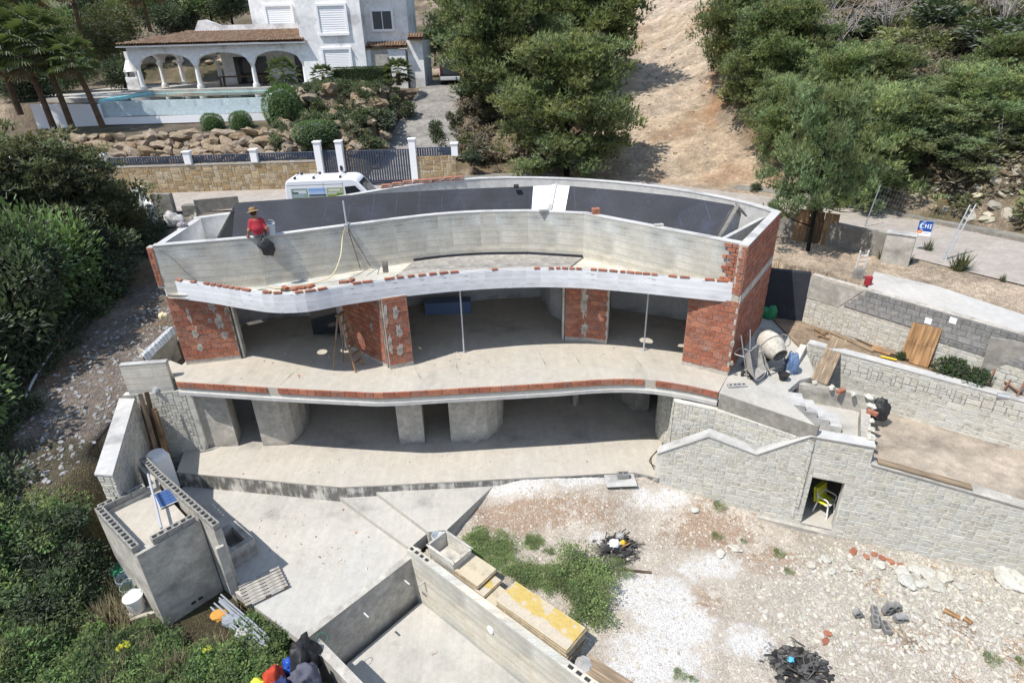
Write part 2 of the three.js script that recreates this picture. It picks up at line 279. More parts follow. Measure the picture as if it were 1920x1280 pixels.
// ---------- ground ----------
const FX = [-200, -60, -14, -3, 5, 10, 14.6, 17.7, 19.6, 21.7, 30, 60, 200], FZ = [-40, -40, -40.5, -42, -41, -38, -33.7, -30.4, -26.9, -24.2, -12, 20, 150];
function interp(x, X, Y) { if (x <= X[0]) return Y[0]; for (let i = 1; i < X.length; i++) if (x <= X[i]) return mix(Y[i - 1], Y[i], (x - X[i - 1]) / (X[i] - X[i - 1])); return Y[Y.length - 1]; }
const zfar = x => interp(x, FX, FZ);
const roadY = x => 4.65 + 0.35 * sm(5, 18, x);
function hill(x, z) { const k = 1 - 0.3 * sm(8, 20, x), d = Math.max(0, zfar(x) - z) * k; return roadY(x) + 0.27 * Math.max(0, d - 2.5 * (1 - sm(14, 20, x))) + 0.9 * sm(14, 20, x) * sm(0.8, 3, d); }
const w3 = [[11.236,-20.918],[14.965,-15.591]];
const sideOf = ([a, b], x, z) => ((b[0] - a[0]) * (z - a[1]) - (b[1] - a[1]) * (x - a[0])) / Math.hypot(b[0] - a[0], b[1] - a[1]);
const trackZ = [38, 44, 50, 58, 66, 80, 100], trackX = [9.5, 10.2, 11, 13.5, 15.2, 19.5, 25], trackW = [7, 5.6, 5.2, 5.6, 5.0, 5.2, 6];
const yardBase = (x, z) => interp(z, [-16.2, -15.6, -14.7, -14, -13, -8, 0, 40], [-0.12, -0.25, -0.52, -0.76, -0.8, -0.98, -2, -8]) + 0.12 * (1 - sm(4, 5.2, x)) * sm(-14.6, -15.6, z) - 0.26 * (1 - sm(-0.9, 0.5, x)) * sm(-14, -15.4, z);
const yardSurface = (x, z) => yardBase(x, z) + 0.11 * (fbm(x * 0.22, z * 0.22, 4) - 0.5) + 0.10 * (fbm(x * 1.6, z * 1.6, 4) - 0.5) + 0.04 * (fbm(x * 7, z * 7, 2) - 0.5) + 0.012;
const surf = (x, z) => x > -3.6 && x < 17 && z > -16.4 ? yardSurface(x, z) : ground(x, z);
function ground(x, z) {
  const zf = zfar(x), rough = 0.5 * (fbm(x * 0.22, z * 0.22, 4) - 0.5);
  if (z < zf) {
    let y = hill(x, z); const d = zf - z;
    if (x < 1) { const v = interp(-z, [41, 42.4, 44.4, 48.6, 49.4, 80, 81, 200], [4.9, 5.6, 7.7, 8.05, 9.6, 9.6, 10.5, 46]); const drive = interp(-z, [41.5, 43, 57, 64, 70, 200], [4.75, 5.1, 9.55, 9.75, 11, 50]); y = mix(v, y, sm(-4.5, -1.5, x)); if (x > -9.6 && x < -2.6) y = Math.min(y, drive - 0.12); }
    if (x > 0) { const e = Math.abs(x - interp(-z, trackZ, trackX)) - interp(-z, trackZ, trackW) + 1.6 * (fbm(x * 0.5, z * 0.5, 2) - 0.5), u = x - interp(-z, trackZ, trackX); y += 1.1 * sm(-0.3, 1.3, e) * sm(3, 9, d) * (1 - sm(2.5, 9, e)) + (e < 0 ? (0.5 * (fbm(x * 0.6, z * 0.35, 3) - 0.5) - 0.1 * Math.exp(-((Math.abs(u) - 1.1) ** 2) * 9)) * sm(1, 5, d) : 0); }
    return y + rough * 2.2 * sm(2, 12, d) * (x > -3 ? 1 : 0.3);
  }
  const zr = zf + 6.4;
  if (z < zr) return roadY(x) - 0.06;
  // side of the house away from the plots
  const left = interp(z, [-36, -33, -26, -18, -14, -11.5, -8, 0, 40], [4.55, 4.3, 3.0, 2.3, 1.75, -0.7, -1.2, -2.2, -8]) + rough * 0.5;
  const yard = yardBase(x, z) + rough * 0.22;
  const right = sideOf(w3, x, z) < -0.25 ? 4.975 + (sideOf(w3, x, z) < -3.2 ? rough * 0.1 : -0.08) : -0.9;
  const mid = z < -27.6 ? 4.5 : z > -15.5 ? yard - 0.1 : -0.9;
  if (x < -13.1) return left;
  if (x < -11.6 && z > -15.5) return mix(left, yard - 0.4, sm(-13.1, -11.6, x));
  if (x < -2 && z > -16.2) { const s = (x + 2.95) * -0.667 + (z + 12.96) * 0.745, t = (x + 2.95) * 0.745 + (z + 12.96) * 0.667; if (s > -0.6 && s < 4.2 && t > -0.7) return -2.9; if (s > -0.9 && t < -0.05) return -1.15; if (s > 3.6) return -1.15 - 0.05 * (t > 0 ? t : 0); if (x < -8) return -1.15; }
  if (x < -8) return mid;
  if (z > -36 && z < -29 && x < 9.4 && x > -13.1) return interp(-z, [29, 31, 36], [4.45, 4.6, 4.6]); if (x < 9.4) { if (x > -5.6 && x < 5 && z > -13.6 && z < -3) { const s = (x + 2.95) * 0.667 * -1 + (z + 12.96) * 0.745, t = (x + 2.95) * 0.745 + (z + 12.96) * 0.667; if (s > -0.35 && s < 4.2 && t > -0.7 && t < 11) return -2.9; if (s > -1.3 && s <= -0.35 && t > -0.3) return yard - 0.02; } return z < -27.6 ? mix(4.5, roadY(x) - 0.06, sm(-28.5, -33, z)) : mid; }
  if (z > -15.6 && (z + 15.65) > (x - 4.75) * 0.401 - 0.1) return yard;
  return right;
}
{
  // one sheet, fine where the photograph looks closest
  const axis = (parts) => { const v = []; for (const [a, b, st] of parts) for (let t = a; t < b - 1e-6; t += st) v.push(t); v.push(parts[parts.length - 1][1]); return v; };
  const xs = axis([[-300, -70, 10], [-70, -30, 1.25], [-30, 30, 0.4], [30, 70, 1.25], [70, 300, 10]]), zs = axis([[-420, -130, 10], [-130, -66, 1.6], [-66, -4, 0.4], [-4, 30, 2], [30, 110, 10]]);
  const pos = [], uv = [], col = [], idx = [];
  for (const z of zs) for (const x of xs) {
    const y = ground(x, z); pos.push(x, y, z); uv.push(x, z);
    const n = fbm(x * 0.11 + 7, z * 0.11, 5), n2 = fbm(x * 0.7, z * 0.7, 4), n3 = fbm(x * 0.35 + 80, z * 0.35, 4);
    let c = [0.34, 0.28, 0.20]; // dry earth
    const t = (q, k) => { c = c.map((v, i) => mix(v, q[i], clamp(k))); };
    t([0.60, 0.55, 0.47], sm(0.5, 0.62, n2)); // pale limestone
    t([0.17, 0.17, 0.075], sm(0.46, 0.6, n) * 0.85); // low scrub
    t([0.30, 0.26, 0.24], sm(0.55, 0.66, n3) * 0.6);
    if (x > 0 && z < zfar(x)) { // bulldozed track going up the hill
      const cx = interp(-z, [38, 44, 50, 58, 66, 80, 100], [9.5, 10.2, 11, 13.5, 15.2, 19.5, 25]), hw = interp(-z, [38, 44, 50, 58, 66, 80, 100], [7, 5.6, 5.2, 5.6, 5.0, 5.2, 6]), e = Math.abs(x - cx) + 1.6 * (n2 - 0.5);
      const k = 1 - sm(hw - 0.8, hw + 0.6, e); t([0.88, 0.77, 0.63], k); t([0.74, 0.55, 0.39], k * sm(0.52, 0.66, n3) * 0.7); t([0.94, 0.87, 0.77], k * sm(0.48, 0.6, n) * 0.8); t([0.97, 0.91, 0.82], k * Math.exp(-((Math.abs(x - cx) - 1.1) ** 2) * 6) * 0.7 * sm(0.3, 0.55, n2)); t([0.62, 0.40, 0.24], sm(hw - 1.4, hw - 0.2, e) * (1 - sm(hw + 0.2, hw + 1.2, e)) * sm(0.42, 0.56, n3) * 0.8);
    }
    if (x > 9 && z > zfar(x)) t([0.88, 0.80, 0.70], 0.9);
    if (x > 15 && z < zfar(x) && z > zfar(x) - 6) t([0.55, 0.50, 0.42], sm(0.4, 0.55, n2));
    if (x < -12 && z > -36) { t([0.30, 0.24, 0.18], 0.7); t([0.34, 0.32, 0.31], sm(0.5, 0.62, n3)); }
    if (z > -16 && x < -7) t([0.10, 0.10, 0.045], 0.8);
    col.push(...c);
  }
  const W = xs.length; for (let j = 0; j + 1 < zs.length; j++) for (let i = 0; i + 1 < W; i++) { const a = j * W + i; idx.push(a, a + W, a + 1, a + 1, a + W, a + W + 1); }
  const g = new THREE.BufferGeometry(); g.setAttribute('position', new THREE.Float32BufferAttribute(pos, 3)); g.setAttribute('uv', new THREE.Float32BufferAttribute(uv, 2)); g.setAttribute('color', new THREE.Float32BufferAttribute(col, 3)); g.setIndex(idx); g.computeVertexNormals();
  structure('ground', g, mat(1.25, 1.25, 1.25, { vertexColors: true, map: tiled(texDirt, 5), bumpMap: grain(2.2), bumpScale: 0.12 }));
}
// road of pale pavers running behind the house and bending towards the right
const roadLine = [[-140, -36.9], [-60, -36.9], [-24, -37.1], [-14, -37.4], [-3, -38.6], [3, -38.2], [8, -36.3], [12, -32.6], [15.2, -28.8], [17.6, -24.7], [20.2, -20.6], [27, -11], [60, 32]];
function ribbon(line, w0, w1, dy, m, name, yOf = roadY) {
  const cv = new THREE.CatmullRomCurve3(line.map(p => new THREE.Vector3(p[0], 0, p[1])), false, 'centripetal'), n = 160, pos = [], uv = [], idx = []; let s = 0, prev;
  for (let i = 0; i <= n; i++) { const p = cv.getPoint(i / n), t = cv.getTangent(i / n), nx = -t.z, nz = t.x; if (prev) s += p.distanceTo(prev); prev = p; for (const w of [w0, w1]) { const x = p.x + nx * w, z = p.z + nz * w; pos.push(x, yOf(p.x) + dy, z); uv.push(w, s); } if (i) { const a = (i - 1) * 2; idx.push(a, a + 1, a + 2, a + 2, a + 1, a + 3); } }
  const g = new THREE.BufferGeometry(); g.setAttribute('position', new THREE.Float32BufferAttribute(pos, 3)); g.setAttribute('uv', new THREE.Float32BufferAttribute(uv, 2)); g.setIndex(idx); g.computeVertexNormals(); if (g.attributes.normal.getY(0) < 0) { g.setIndex(g.index.array.length ? Array.from(g.index.array).reverse() : []); g.computeVertexNormals(); }
  return name ? structure(name, g, m) : g;
}
ribbon(roadLine, -2.75, 2.75, 0.02, M.paver, 'road');
// raised kerb and footway along the far side
for (const [w0, w1] of [[-2.95, -3.95]]) {
  const m = M.cementDark, cv = new THREE.CatmullRomCurve3(roadLine.map(p => new THREE.Vector3(p[0], 0, p[1])), false, 'centripetal'), n = 160, A = [], B = [];
  for (let i = 0; i <= n; i++) { const p = cv.getPoint(i / n), t = cv.getTangent(i / n); A.push([p.x - t.z * w0 * 1, p.z + t.x * w0, roadY(p.x)]); B.push([p.x - t.z * w1, p.z + t.x * w1]); }
  const pos = [], q = (a, b, c, d) => pos.push(...a, ...b, ...c, ...a, ...c, ...d);
  for (let i = 0; i < n; i++) { const y0 = A[i][2], y1 = A[i + 1][2], e = 0.14; if (A[i][0] > 3 && A[i][0] < 13.2) continue;
    q([A[i][0], y0 - 0.2, A[i][1]], [A[i + 1][0], y1 - 0.2, A[i + 1][1]], [A[i + 1][0], y1 + e, A[i + 1][1]], [A[i][0], y0 + e, A[i][1]]);
    q([A[i][0], y0 + e, A[i][1]], [A[i + 1][0], y1 + e, A[i + 1][1]], [B[i + 1][0], y1 + e, B[i + 1][1]], [B[i][0], y0 + e, B[i][1]]);
    q([B[i][0], y0 + e, B[i][1]], [B[i + 1][0], y1 + e, B[i + 1][1]], [B[i + 1][0], y1 - 0.2, B[i + 1][1]], [B[i][0], y0 - 0.2, B[i][1]]); }
  const g = new THREE.BufferGeometry(); g.setAttribute('position', new THREE.Float32BufferAttribute(pos, 3)); g.computeVertexNormals(); structure('pavement', metric(g), m);
}

// ---------- the house under construction ----------
const house = thing('house', 'unfinished two storey house with curved concrete front and black sheeted roof', 'house');
const curve2 = (pts, n = 4) => { const c = new THREE.CatmullRomCurve3(pts.map(p => new THREE.Vector3(p[0], 0, p[1])), false, 'centripetal'); return c.getPoints((pts.length - 1) * n).map(v => [v.x, v.z]); };
const upperEdge = curve2([[-11.381,-17.617], [-10.02,-17.388], [-8.5,-17.135], [-7.018,-16.906], [-5.931,-16.75], [-5.057,-16.639], [-4.508,-16.561], [-3.82,-16.559], [-2.797,-16.622], [-1.767,-16.688], [-0.385,-16.764], [1.358,-16.877], [2.416,-16.976], [3.298,-17.016], [3.958,-16.981], [4.661,-16.84], [5.608,-16.485], [6.454,-16.027]], 2);
const parapet = [[-11.407,-18.588], [-8.321,-19.225], ...curve2([[-4.056,-21.034], [-2.589,-21.542], [-1.046,-21.759], [0.712,-21.689]], 3), [2.694,-21.143], [7.033,-17.07]];
const canopyEdge = curve2([[-11.577,-18.867], [-9.959,-18.304], [-8.506,-17.684], [-7.362,-17.289], [-6.38,-17.307], [-5.34,-17.774], [-3.41,-18.395], [-1.349,-18.791], [0.065,-18.888], [1.479,-18.829], [2.858,-18.564], [4.957,-17.853], [7.069,-17.084]], 3);
const backWall = curve2([[-11.576,-21.864], [-8.309,-23.764], [-5.321,-25.977], [-3.613,-27.057], [-1.262,-27.793], [1.166,-27.594], [3.491,-26.827], [5.596,-25.576], [7.399,-23.961], [8.805,-21.961], [9.3,-20.601]], 2);
const ends = { l0: parapet[0], l1: backWall[0], r0: parapet[parapet.length - 1], r1: backWall[backWall.length - 1] };
// floors
const upperOutline = [...upperEdge, [7.043,-16.991], ends.r0, ends.r1, ...offsetLine(backWall, 0.3).slice().reverse().slice(2), ends.l1, [ends.l0[0] - 0.35, ends.l0[1] - 0.2], [-14.237,-20.354], [-12.078,-18.579]];
part('upper_floor_slab', slab(upperOutline, 2.72, 3.0), M.screed, house);
// edge of the upper floor: cast band, drip strip and a course of bricks
part('slab_edge_band', wall(offsetLine(upperEdge, -0.012), -0.22, 2.62, 2.7195), M.mortarPale, house);
part('drip_strip', wall(offsetLine(upperEdge, 0.05), -0.3, 2.5, 2.6195), M.plaster, house);
{
  const course = part('brick_course', wall(offsetLine(upperEdge, -0.004), -0.1, 2.7202, 2.99), M.mortar, house);
  let acc = 0; const r = rngOf(77);
  for (let i = 1; i < upperEdge.length; i++) {
    const a = upperEdge[i - 1], b = upperEdge[i], l = Math.hypot(b[0] - a[0], b[1] - a[1]), n = Math.max(1, Math.round(l / 0.36)), ang = Math.atan2(-(b[1] - a[1]), b[0] - a[0]);
    for (let k = 0; k < n; k++) { if (r() < 0.012) continue; const t = (k + 0.5) / n, q = part('brick', pick(brickShapes, r), pick(brickMats, r), course); q.position.set(mix(a[0], b[0], t), 2.9, mix(a[1], b[1], t)); q.rotation.y = ang; q.scale.set(l / n - 0.012, 0.2, 0.1); }
  }
}
// pour joints across the upper terrace
for (const [a, b] of [[[-2.108,-19.428], [-1.736,-16.734]], [[0.871,-19.467], [1.363,-16.945]], [[2.043,-19.483], [2.566,-17.055]], [[-7.454,-18.325], [-7.776,-17.081]], [[-3.43,-18.256], [-2.8,-16.655]], [[4.169,-18.856], [4.59,-16.912]]]) { const g = board([a[0], 3.003, a[1]], [b[0], 3.003, b[1]], 0.035, 0.004, [0, 1, 0]); part('pour_joint', g, M.cement, house); }
// basement piers
const pierTop = 2.7;
const pier = (pts, m = M.cement) => part('concrete_pier', slab(pts, 0.003, pierTop), m, house);
pier([[-11.278,-17.99], [-10.112,-18.003], [-10.271,-18.708], [-11.589,-19.293]]);
pier([[-11.398,-17.867], [-11.29,-17.974], [-11.645,-18.771], [-11.891,-18.782]], M.cementDark);  // sliver for the left face of the first pier, shade put into darker cement
pier([[-9.199,-17.962], [-8.291,-17.987], [-8.056,-18.238], [-7.929,-18.67], [-7.902,-19.193], [-8.012,-19.856], [-8.481,-19.879], [-9.396,-19.191]]);
pier([[-4.175,-17.868], [-3.265,-17.892], [-3.385,-18.911], [-4.221,-18.95]]);
pier([[-2.312,-17.882], [-1.358,-17.839], [-0.973,-17.985], [-0.626,-18.369], [-0.429,-18.914], [-0.388,-19.566], [-0.914,-19.892], [-2.362,-19.04]]);
part('concrete_column', new THREE.CylinderGeometry(0.13, 0.13, 2.7, 20).translate([2.466,-20.23][0], 1.353, [2.466,-20.23][1]), M.cement, house);
part('concrete_pier', slab([[4.044,-20.632], [4.675,-19.434], [5.231,-19.519], [5.345,-20.049], [4.763,-21.008]], 0.003, pierTop), M.cementDark, house);
// basement back and side walls
part('basement_wall', wall([[-11.589,-19.293], [-11.6, -23.6], [8.2, -23.6], [5.79,-19.343]], -0.25, 0.003, 2.715), M.cement, house);
// upper storey: piers faced in brick
function brickPier(a, b, depth, y0, y1, o = {}) {
  const nx = -(b[1] - a[1]), nz = b[0] - a[0], l = Math.hypot(nx, nz), d = [-(-nx) / l, nz / l];
  const back = p => [p[0] + nx / l * -depth, p[1] + nz / l * -depth];
  const core = part('brick_pier', slab([a, b, back(b), back(a)], y0 + 0.003, y1), M.mortar, house);
  layBricks(core, a, b, y0 + 0.16, y1, o);
  return core;
}
const yC = 5.63;
const pierL = [[-11.593,-18.786], [-9.782,-19.143]], pierM = [[-4.211,-18.053], [-3.44,-18.334]], pierMb = [[-6.015,-19.741], [-4.32,-18.153]], pier2a = [[1.966,-19.925], [2.743,-19.79]], pier2b = [[2.743,-19.79], [3.435,-19.53]], pierR = [[5.767,-17.861], [7.043,-16.991]];
smears(brickPier(...pierL, 0.32, 3, yC, { seed: 4 }), ...pierL, [[0.55, 4.9, 0.12, 0.8], [0.6, 4.2, 0.2, 0.6], [0.62, 3.6, 0.24, 0.35], [1.35, 5.1, 0.3, 0.45], [1.45, 4.5, 0.36, 0.7], [1.5, 4.0, 0.3, 0.4], [1.15, 4.6, 0.16, 0.2], [1.75, 4.9, 0.12, 0.3]], 6);
smears(brickPier(...pierM, 0.3, 3, yC, { seed: 8, L: 0.3 }), ...pierM, [[0.08, 5.0, 0.16, 1.0], [0.1, 4.0, 0.14, 0.9], [0.42, 5.1, 0.24, 0.6], [0.45, 4.4, 0.2, 0.6], [0.4, 3.7, 0.22, 0.5]], 7);
smears(brickPier(...pierMb, 0.2, 3, yC, { seed: 12 }), ...pierMb, [[1.0, 5.2, 0.14, 0.5], [1.7, 4.4, 0.2, 0.3]], 8);
smears(brickPier(...pier2a, 0.3, 3, yC, { seed: 15, L: 0.28 }), ...pier2a, [[0.68, 4.6, 0.3, 1.5], [0.7, 3.5, 0.3, 0.6]], 9);
brickPier(...pier2b, 0.3, 3, yC, { seed: 18, L: 0.28 });
smears(brickPier(...pierR, 0.3, 3, yC, { seed: 21 }), ...pierR, [[1.55, 4.2, 0.12, 0.3], [1.62, 3.5, 0.14, 0.25], [0.75, 3.8, 0.1, 0.12]], 10);
// jambs of the openings
for (const [p, ry] of [[[-9.747,-19.202], 0.2], [[1.91,-19.973], 0], [[3.48,-19.506], -0.3]]) part('door_jamb', box(0.07, 2.62, 0.34, p[0], 4.315, p[1] - 0.2, ry), M.mortarPale, house);
// right end wall, faced in brick, with a cast beam line
{
  const a = [7.052,-16.99], b = [ends.r1[0] + 0.25, ends.r1[1] - 0.1];
  const w = part('end_wall', wall([a, b], -0.25, 3.003, 7.405), M.mortar, house);
  layBricks(w, a, b, 3.15, 5.55, { seed: 31, stuff: true }); layBricks(w, a, b, 5.85, 7.40, { seed: 32, stuff: true });
  part('end_beam', wall(offsetLine([a, b], 0.02), -0.06, 5.56, 5.84), M.cement, house);
  part('coping', wall(offsetLine([a, b], 0.015), -0.28, 7.4055, 7.44), M.plaster, house);
  // toothed brick corner above the canopy
  const c = [mix(a[0], parapet[parapet.length - 2][0], 0.12), mix(a[1], parapet[parapet.length - 2][1], 0.12)];
  layBricks(w, c, a, 5.85, 7.40, { seed: 33, L: 0.26, Hc: 0.12, proud: 0.04, inside: (u, y) => u > 0.2 * Math.abs(Math.sin(y * 9)) });
}
// canopy with round light wells, upstand and fascia
const canopyBack = parapet.slice().reverse();
const wellAt = [[-8.413,-19.54], [-6.943,-19.456], [-6.074,-19.574], [-5.026,-19.22], [-3.47,-19.423], [3.755,-19.817], [4.986,-19.656], [6.214,-19.111]].map(([x, z], i) => [x - 2.75 * 0.5, z + 2.75 * 0.28, [0.22, 0.22, 0.25, 0.22, 0.22, 0.12, 0.27, 0.22][i]]);
const insideOutline = (pts, x, z, m = 0.3) => { let c = false; for (let i = 0, j = pts.length - 1; i < pts.length; j = i++) { const [xi, zi] = pts[i], [xj, zj] = pts[j]; if ((zi > z) !== (zj > z) && x < (xj - xi) * (z - zi) / (zj - zi) + xi) c = !c; } return c; };
const canopyOutline = [...canopyEdge, ...canopyBack];
const goodWells = wellAt.filter(([x, z, r]) => [[0, 0], [1, 0], [-1, 0], [0, 1], [0, -1]].every(([a, b]) => insideOutline(canopyOutline, x + a * (r + 0.12), z + b * (r + 0.12))));
part('canopy_slab', slab(canopyOutline, yC, 5.76, goodWells), M.board, house);
part('canopy_fascia', wall(offsetLine(canopyEdge, 0.03), -0.16, yC - 0.06, 6.2), M.boardWhite, house);
{
  const capLine = offsetLine(canopyEdge, -0.01), cap = part('canopy_upstand', wall(capLine, -0.1, 6.2005, 6.225), M.plaster, house), r = rngOf(5);
  for (let i = 1; i < capLine.length; i++) { const a = capLine[i - 1], b = capLine[i], l = Math.hypot(b[0] - a[0], b[1] - a[1]), n = Math.max(1, Math.round(l / 0.3)); for (let k = 0; k < n; k++) { if (r() < 0.35) continue; const t = (k + 0.5) / n, q = part('brick', pick(brickShapes, r), pick(brickMats, r), cap); q.position.set(mix(a[0], b[0], t), 6.245, mix(a[1], b[1], t)); q.rotation.y = Math.atan2(-(b[1] - a[1]), b[0] - a[0]) + between(-0.08, 0.08, r); q.scale.set(l / n * between(0.6, 0.9, r), 0.05, 0.1); } }
}
// front parapet, cast against boards, with a pale capping
part('parapet', wall(parapet, -0.24, 5.7, 7.41), M.board, house);
part('coping', wall(offsetLine(parapet, 0.01), -0.26, 7.4105, 7.445), M.plaster, house);
// back and left parapets
part('parapet', wall(backWall, -0.24, 3.003, 7.41), M.plaster, house);
part('coping', wall(offsetLine(backWall, 0.02), -0.3, 7.4105, 7.445), M.plaster, house);
const lBack = [mix(ends.l0[0], ends.l1[0], 0.3), mix(ends.l0[1], ends.l1[1], 0.3)];
part('parapet', wall([lBack, ends.l1], 0.22, 3.003, 5.7), M.plaster, house);
part('parapet', wall([[ends.l0[0], ends.l0[1] - 0.26], ends.l1], 0.22, 5.701, 7.408), M.plaster, house);
part('coping', wall([[ends.l0[0], ends.l0[1] - 0.27], ends.l1], 0.24, 7.4085, 7.44), M.plaster, house);
{ const q = part('brick_end', wall([[ends.l0[0] - 0.2, ends.l0[1] + 0.02], [ends.l0[0] - 0.01, ends.l0[1] + 0.0]], -0.26, 6.0, 7.39), M.mortar, house); layBricks(q, [ends.l0[0] - 0.2, ends.l0[1] + 0.02], [ends.l0[0] - 0.01, ends.l0[1]], 6.1, 7.37, { seed: 50, L: 0.2, proud: 0.02 }); }
// ceiling under the roof, closing the rooms
part('ceiling_slab', slab([...offsetLine(parapet, -0.25), ...offsetLine(backWall, 0.25).slice().reverse()], 5.7, 5.95), M.plaster, house);
// rooms of the upper storey
const room = (pts, t, m = M.plaster) => part('room_wall', wall(pts, t, 3.004, 5.69), m, house);
room([[-6.015,-19.741], [-6.71,-21.387], [-7.932,-22.375]], -0.12);
room([[-11.359,-22.49], [-9.601,-22.802], [-8.165,-22.816]], -0.12);
room([[1.434,-23.992], [1.709,-22.384], [2.075,-21.834]], 0.12);
room([[4.135,-22.823], [6.949,-21.367]], -0.12);
room([[-4.387,-23.511], [-0.53,-24.129], [1.449,-24.234]], -0.12);
part('dark_window', box(1.5, 1.9, 0.05, ...[-6.835,4.1,-20.768], 0.1), M.glass, house);
part('kitchen_counter', box(1.9, 0.5, 0.55, ...[-2.613,3.26,-22.9], 0.06), M.bluePlastic, house);
// pitched roof in bitumen sheet: left wing, right wing, with the bare white valley between
{
  const yR = 7.88, yE = 6.25, rl = [[-10.164,-22.329], [-7.731,-22.813], [-5.184,-23.224], [-1.928,-23.667], [1.002,-23.787]], rm = [1.852,-23.926], rr = [[2.417,-23.661], [4.542,-22.518], [6.246,-21.416], [7.595,-20.056]];
  const ridge = [...rl, rm, ...rr], inner = offsetLine(parapet, -0.34), eave = ridge.map(p => { let best = 1e9, q; for (let i = 1; i < inner.length; i++) { const a = inner[i - 1], b = inner[i], l2 = (b[0] - a[0]) ** 2 + (b[1] - a[1]) ** 2, t = clamp(((p[0] - a[0]) * (b[0] - a[0]) + (p[1] - a[1]) * (b[1] - a[1])) / l2), c = [mix(a[0], b[0], t), mix(a[1], b[1], t)], d = Math.hypot(c[0] - p[0], c[1] - p[1]); if (d < best) { best = d; q = c; } } const k = Math.min(1, 2.9 / best); return [mix(p[0], q[0], k), mix(p[1], q[1], k)]; }), n = 10;
  function plane(i0, i1, t0 = 0, t1 = 0) { const pos = []; const P = (i, k) => { const a = ridge[i], b = eave[i], t = k / n; return [mix(a[0], b[0], t), mix(yR, yE, t), mix(a[1], b[1], t)]; }; for (let i = i0; i < i1; i++) for (let k = 0; k < n; k++) { const a = P(i, k), b = P(i, k + 1), c = P(i + 1, k + 1), d = P(i + 1, k); pos.push(...a, ...b, ...c, ...a, ...c, ...d); } const g = new THREE.BufferGeometry(); g.setAttribute('position', new THREE.Float32BufferAttribute(pos, 3)); g.computeVertexNormals(); return g; }
  const ruv = g => { const p = g.attributes.position, uv = []; for (let i = 0; i < p.count; i++) uv.push(p.getX(i), p.getZ(i) * 1.15); g.setAttribute('uv', new THREE.Float32BufferAttribute(uv, 2)); return g; };
  const rib = part('roof_plane', ruv(plane(0, rl.length - 1)), M.sheet, house); rib.userData.label = 'black roof sheets of the long left wing';
  part('roof_plane', ruv(plane(rl.length + 1, ridge.length - 1)), M.sheet, house).userData.label = 'black roof sheets of the right wing';
  part('roof_valley', metric(plane(rl.length - 1, rl.length + 1)), M.whitePaint, house).userData.label = 'bare white strip between the two black roof planes';
  { const a = ridge[rl.length], b = eave[rl.length]; const e = 0.03; part('ridge_tape', plank([a[0], yR + e, a[1]], [b[0], yE + e, b[1]], 0.2, 0.03), M.plaster, house); }
  // narrow back slope and the gables
  const back = offsetLine(ridge, -0.75), pos = []; for (let i = 0; i + 1 < ridge.length; i++) { const a = [ridge[i][0], yR, ridge[i][1]], b = [ridge[i + 1][0], yR, ridge[i + 1][1]], c = [back[i + 1][0], yR - 0.42, back[i + 1][1]], d = [back[i][0], yR - 0.42, back[i][1]]; pos.push(...a, ...b, ...c, ...a, ...c, ...d); }
  const g = new THREE.BufferGeometry(); g.setAttribute('position', new THREE.Float32BufferAttribute(pos, 3)); g.computeVertexNormals(); part('back_slope', metric(g), M.sheet, house);
  const tri = (i, out, lean) => { const a = ridge[i], b = eave[i], c = back[i], q = [[a[0], yR - 0.03, a[1]], [b[0] + out * lean, yE - 0.03, b[1]], [c[0] + out * lean, yE - 0.03, c[1]], [c[0], yR - 0.45, c[1]]], gg = new THREE.BufferGeometry(); gg.setAttribute('position', new THREE.Float32BufferAttribute([...q[0], ...q[1], ...q[2], ...q[0], ...q[2], ...q[3]], 3)); gg.computeVertexNormals(); return metric(gg); };
  part('gable', tri(0, -1, 1.1), M.whitePaint, house); part('gable', tri(ridge.length - 1, -1, 0.08), M.plaster, house);
  // verge board on the right gable
  const a = ridge[ridge.length - 1], b = eave[ridge.length - 1], c = back[ridge.length - 1];
  part('verge_board', [plank([a[0] + 0.12, yR - 0.03, a[1] + 0.05], [b[0] + 0.12, yE - 0.03, b[1] + 0.05], 0.26, 0.05), plank([a[0] + 0.12, yR - 0.03, a[1] + 0.05], [c[0] + 0.12, yR - 0.45, c[1]], 0.26, 0.05)], M.cementDark, house);
  // small walls boxing in the roof at the right end
  part('roof_upstand', wall([[7.253,-20.454], [9.223,-22.887]], -0.12, 5.955, 6.75), M.plaster, house);
  part('roof_upstand', wall([[6.79,-18.575], [9.136,-21.095]], 0.14, 5.955, 7.2), M.plaster, house);
}
// screed of white gravel filling the canopy between upstand and parapet
{
  const line = curve2([[-4.289,-18.9], [-2.838,-19.418], [-1.033,-19.768], [0.823,-20.014], [2.661,-20.093]], 4), o = [[-4.173,-18.894], [-2.846,-19.197], [-1.044,-19.58], [0.807,-19.705], [1.922,-19.726]], back = offsetLine(parapet.slice(3, parapet.length - 1), 0.02);
  part('gravel_bed', slab([...o, ...back.slice().reverse()], 5.7605, 5.82), mat(0.92, 0.90, 0.86, { map: tiled(texCement, 1.7), bumpMap: grain(0.35), bumpScale: 0.03 }), house);
  part('bitumen_flashing', wall(back, 0.06, 5.821, 5.90), M.sheet, house);
}
// props standing in the openings
for (const [p, l] of [[[-1.742,3,-19.156], 'steel prop left of centre in the upper opening'], [[4.701,3,-18.949], 'steel prop in the right hand upper opening']]) {
  const t = thing('steel_prop', l, 'prop', p, 0, 'thin steel props under the canopy');
  part('tube', new THREE.CylinderGeometry(0.03, 0.03, 2.55, 10).translate(0, 1.29, 0), M.galv, t); part('base_plate', box(0.14, 0.012, 0.14, 0, 0.008, 0), M.galv, t); part('head_plate', box(0.14, 0.012, 0.14, 0, 2.57, 0), M.galv, t);
}

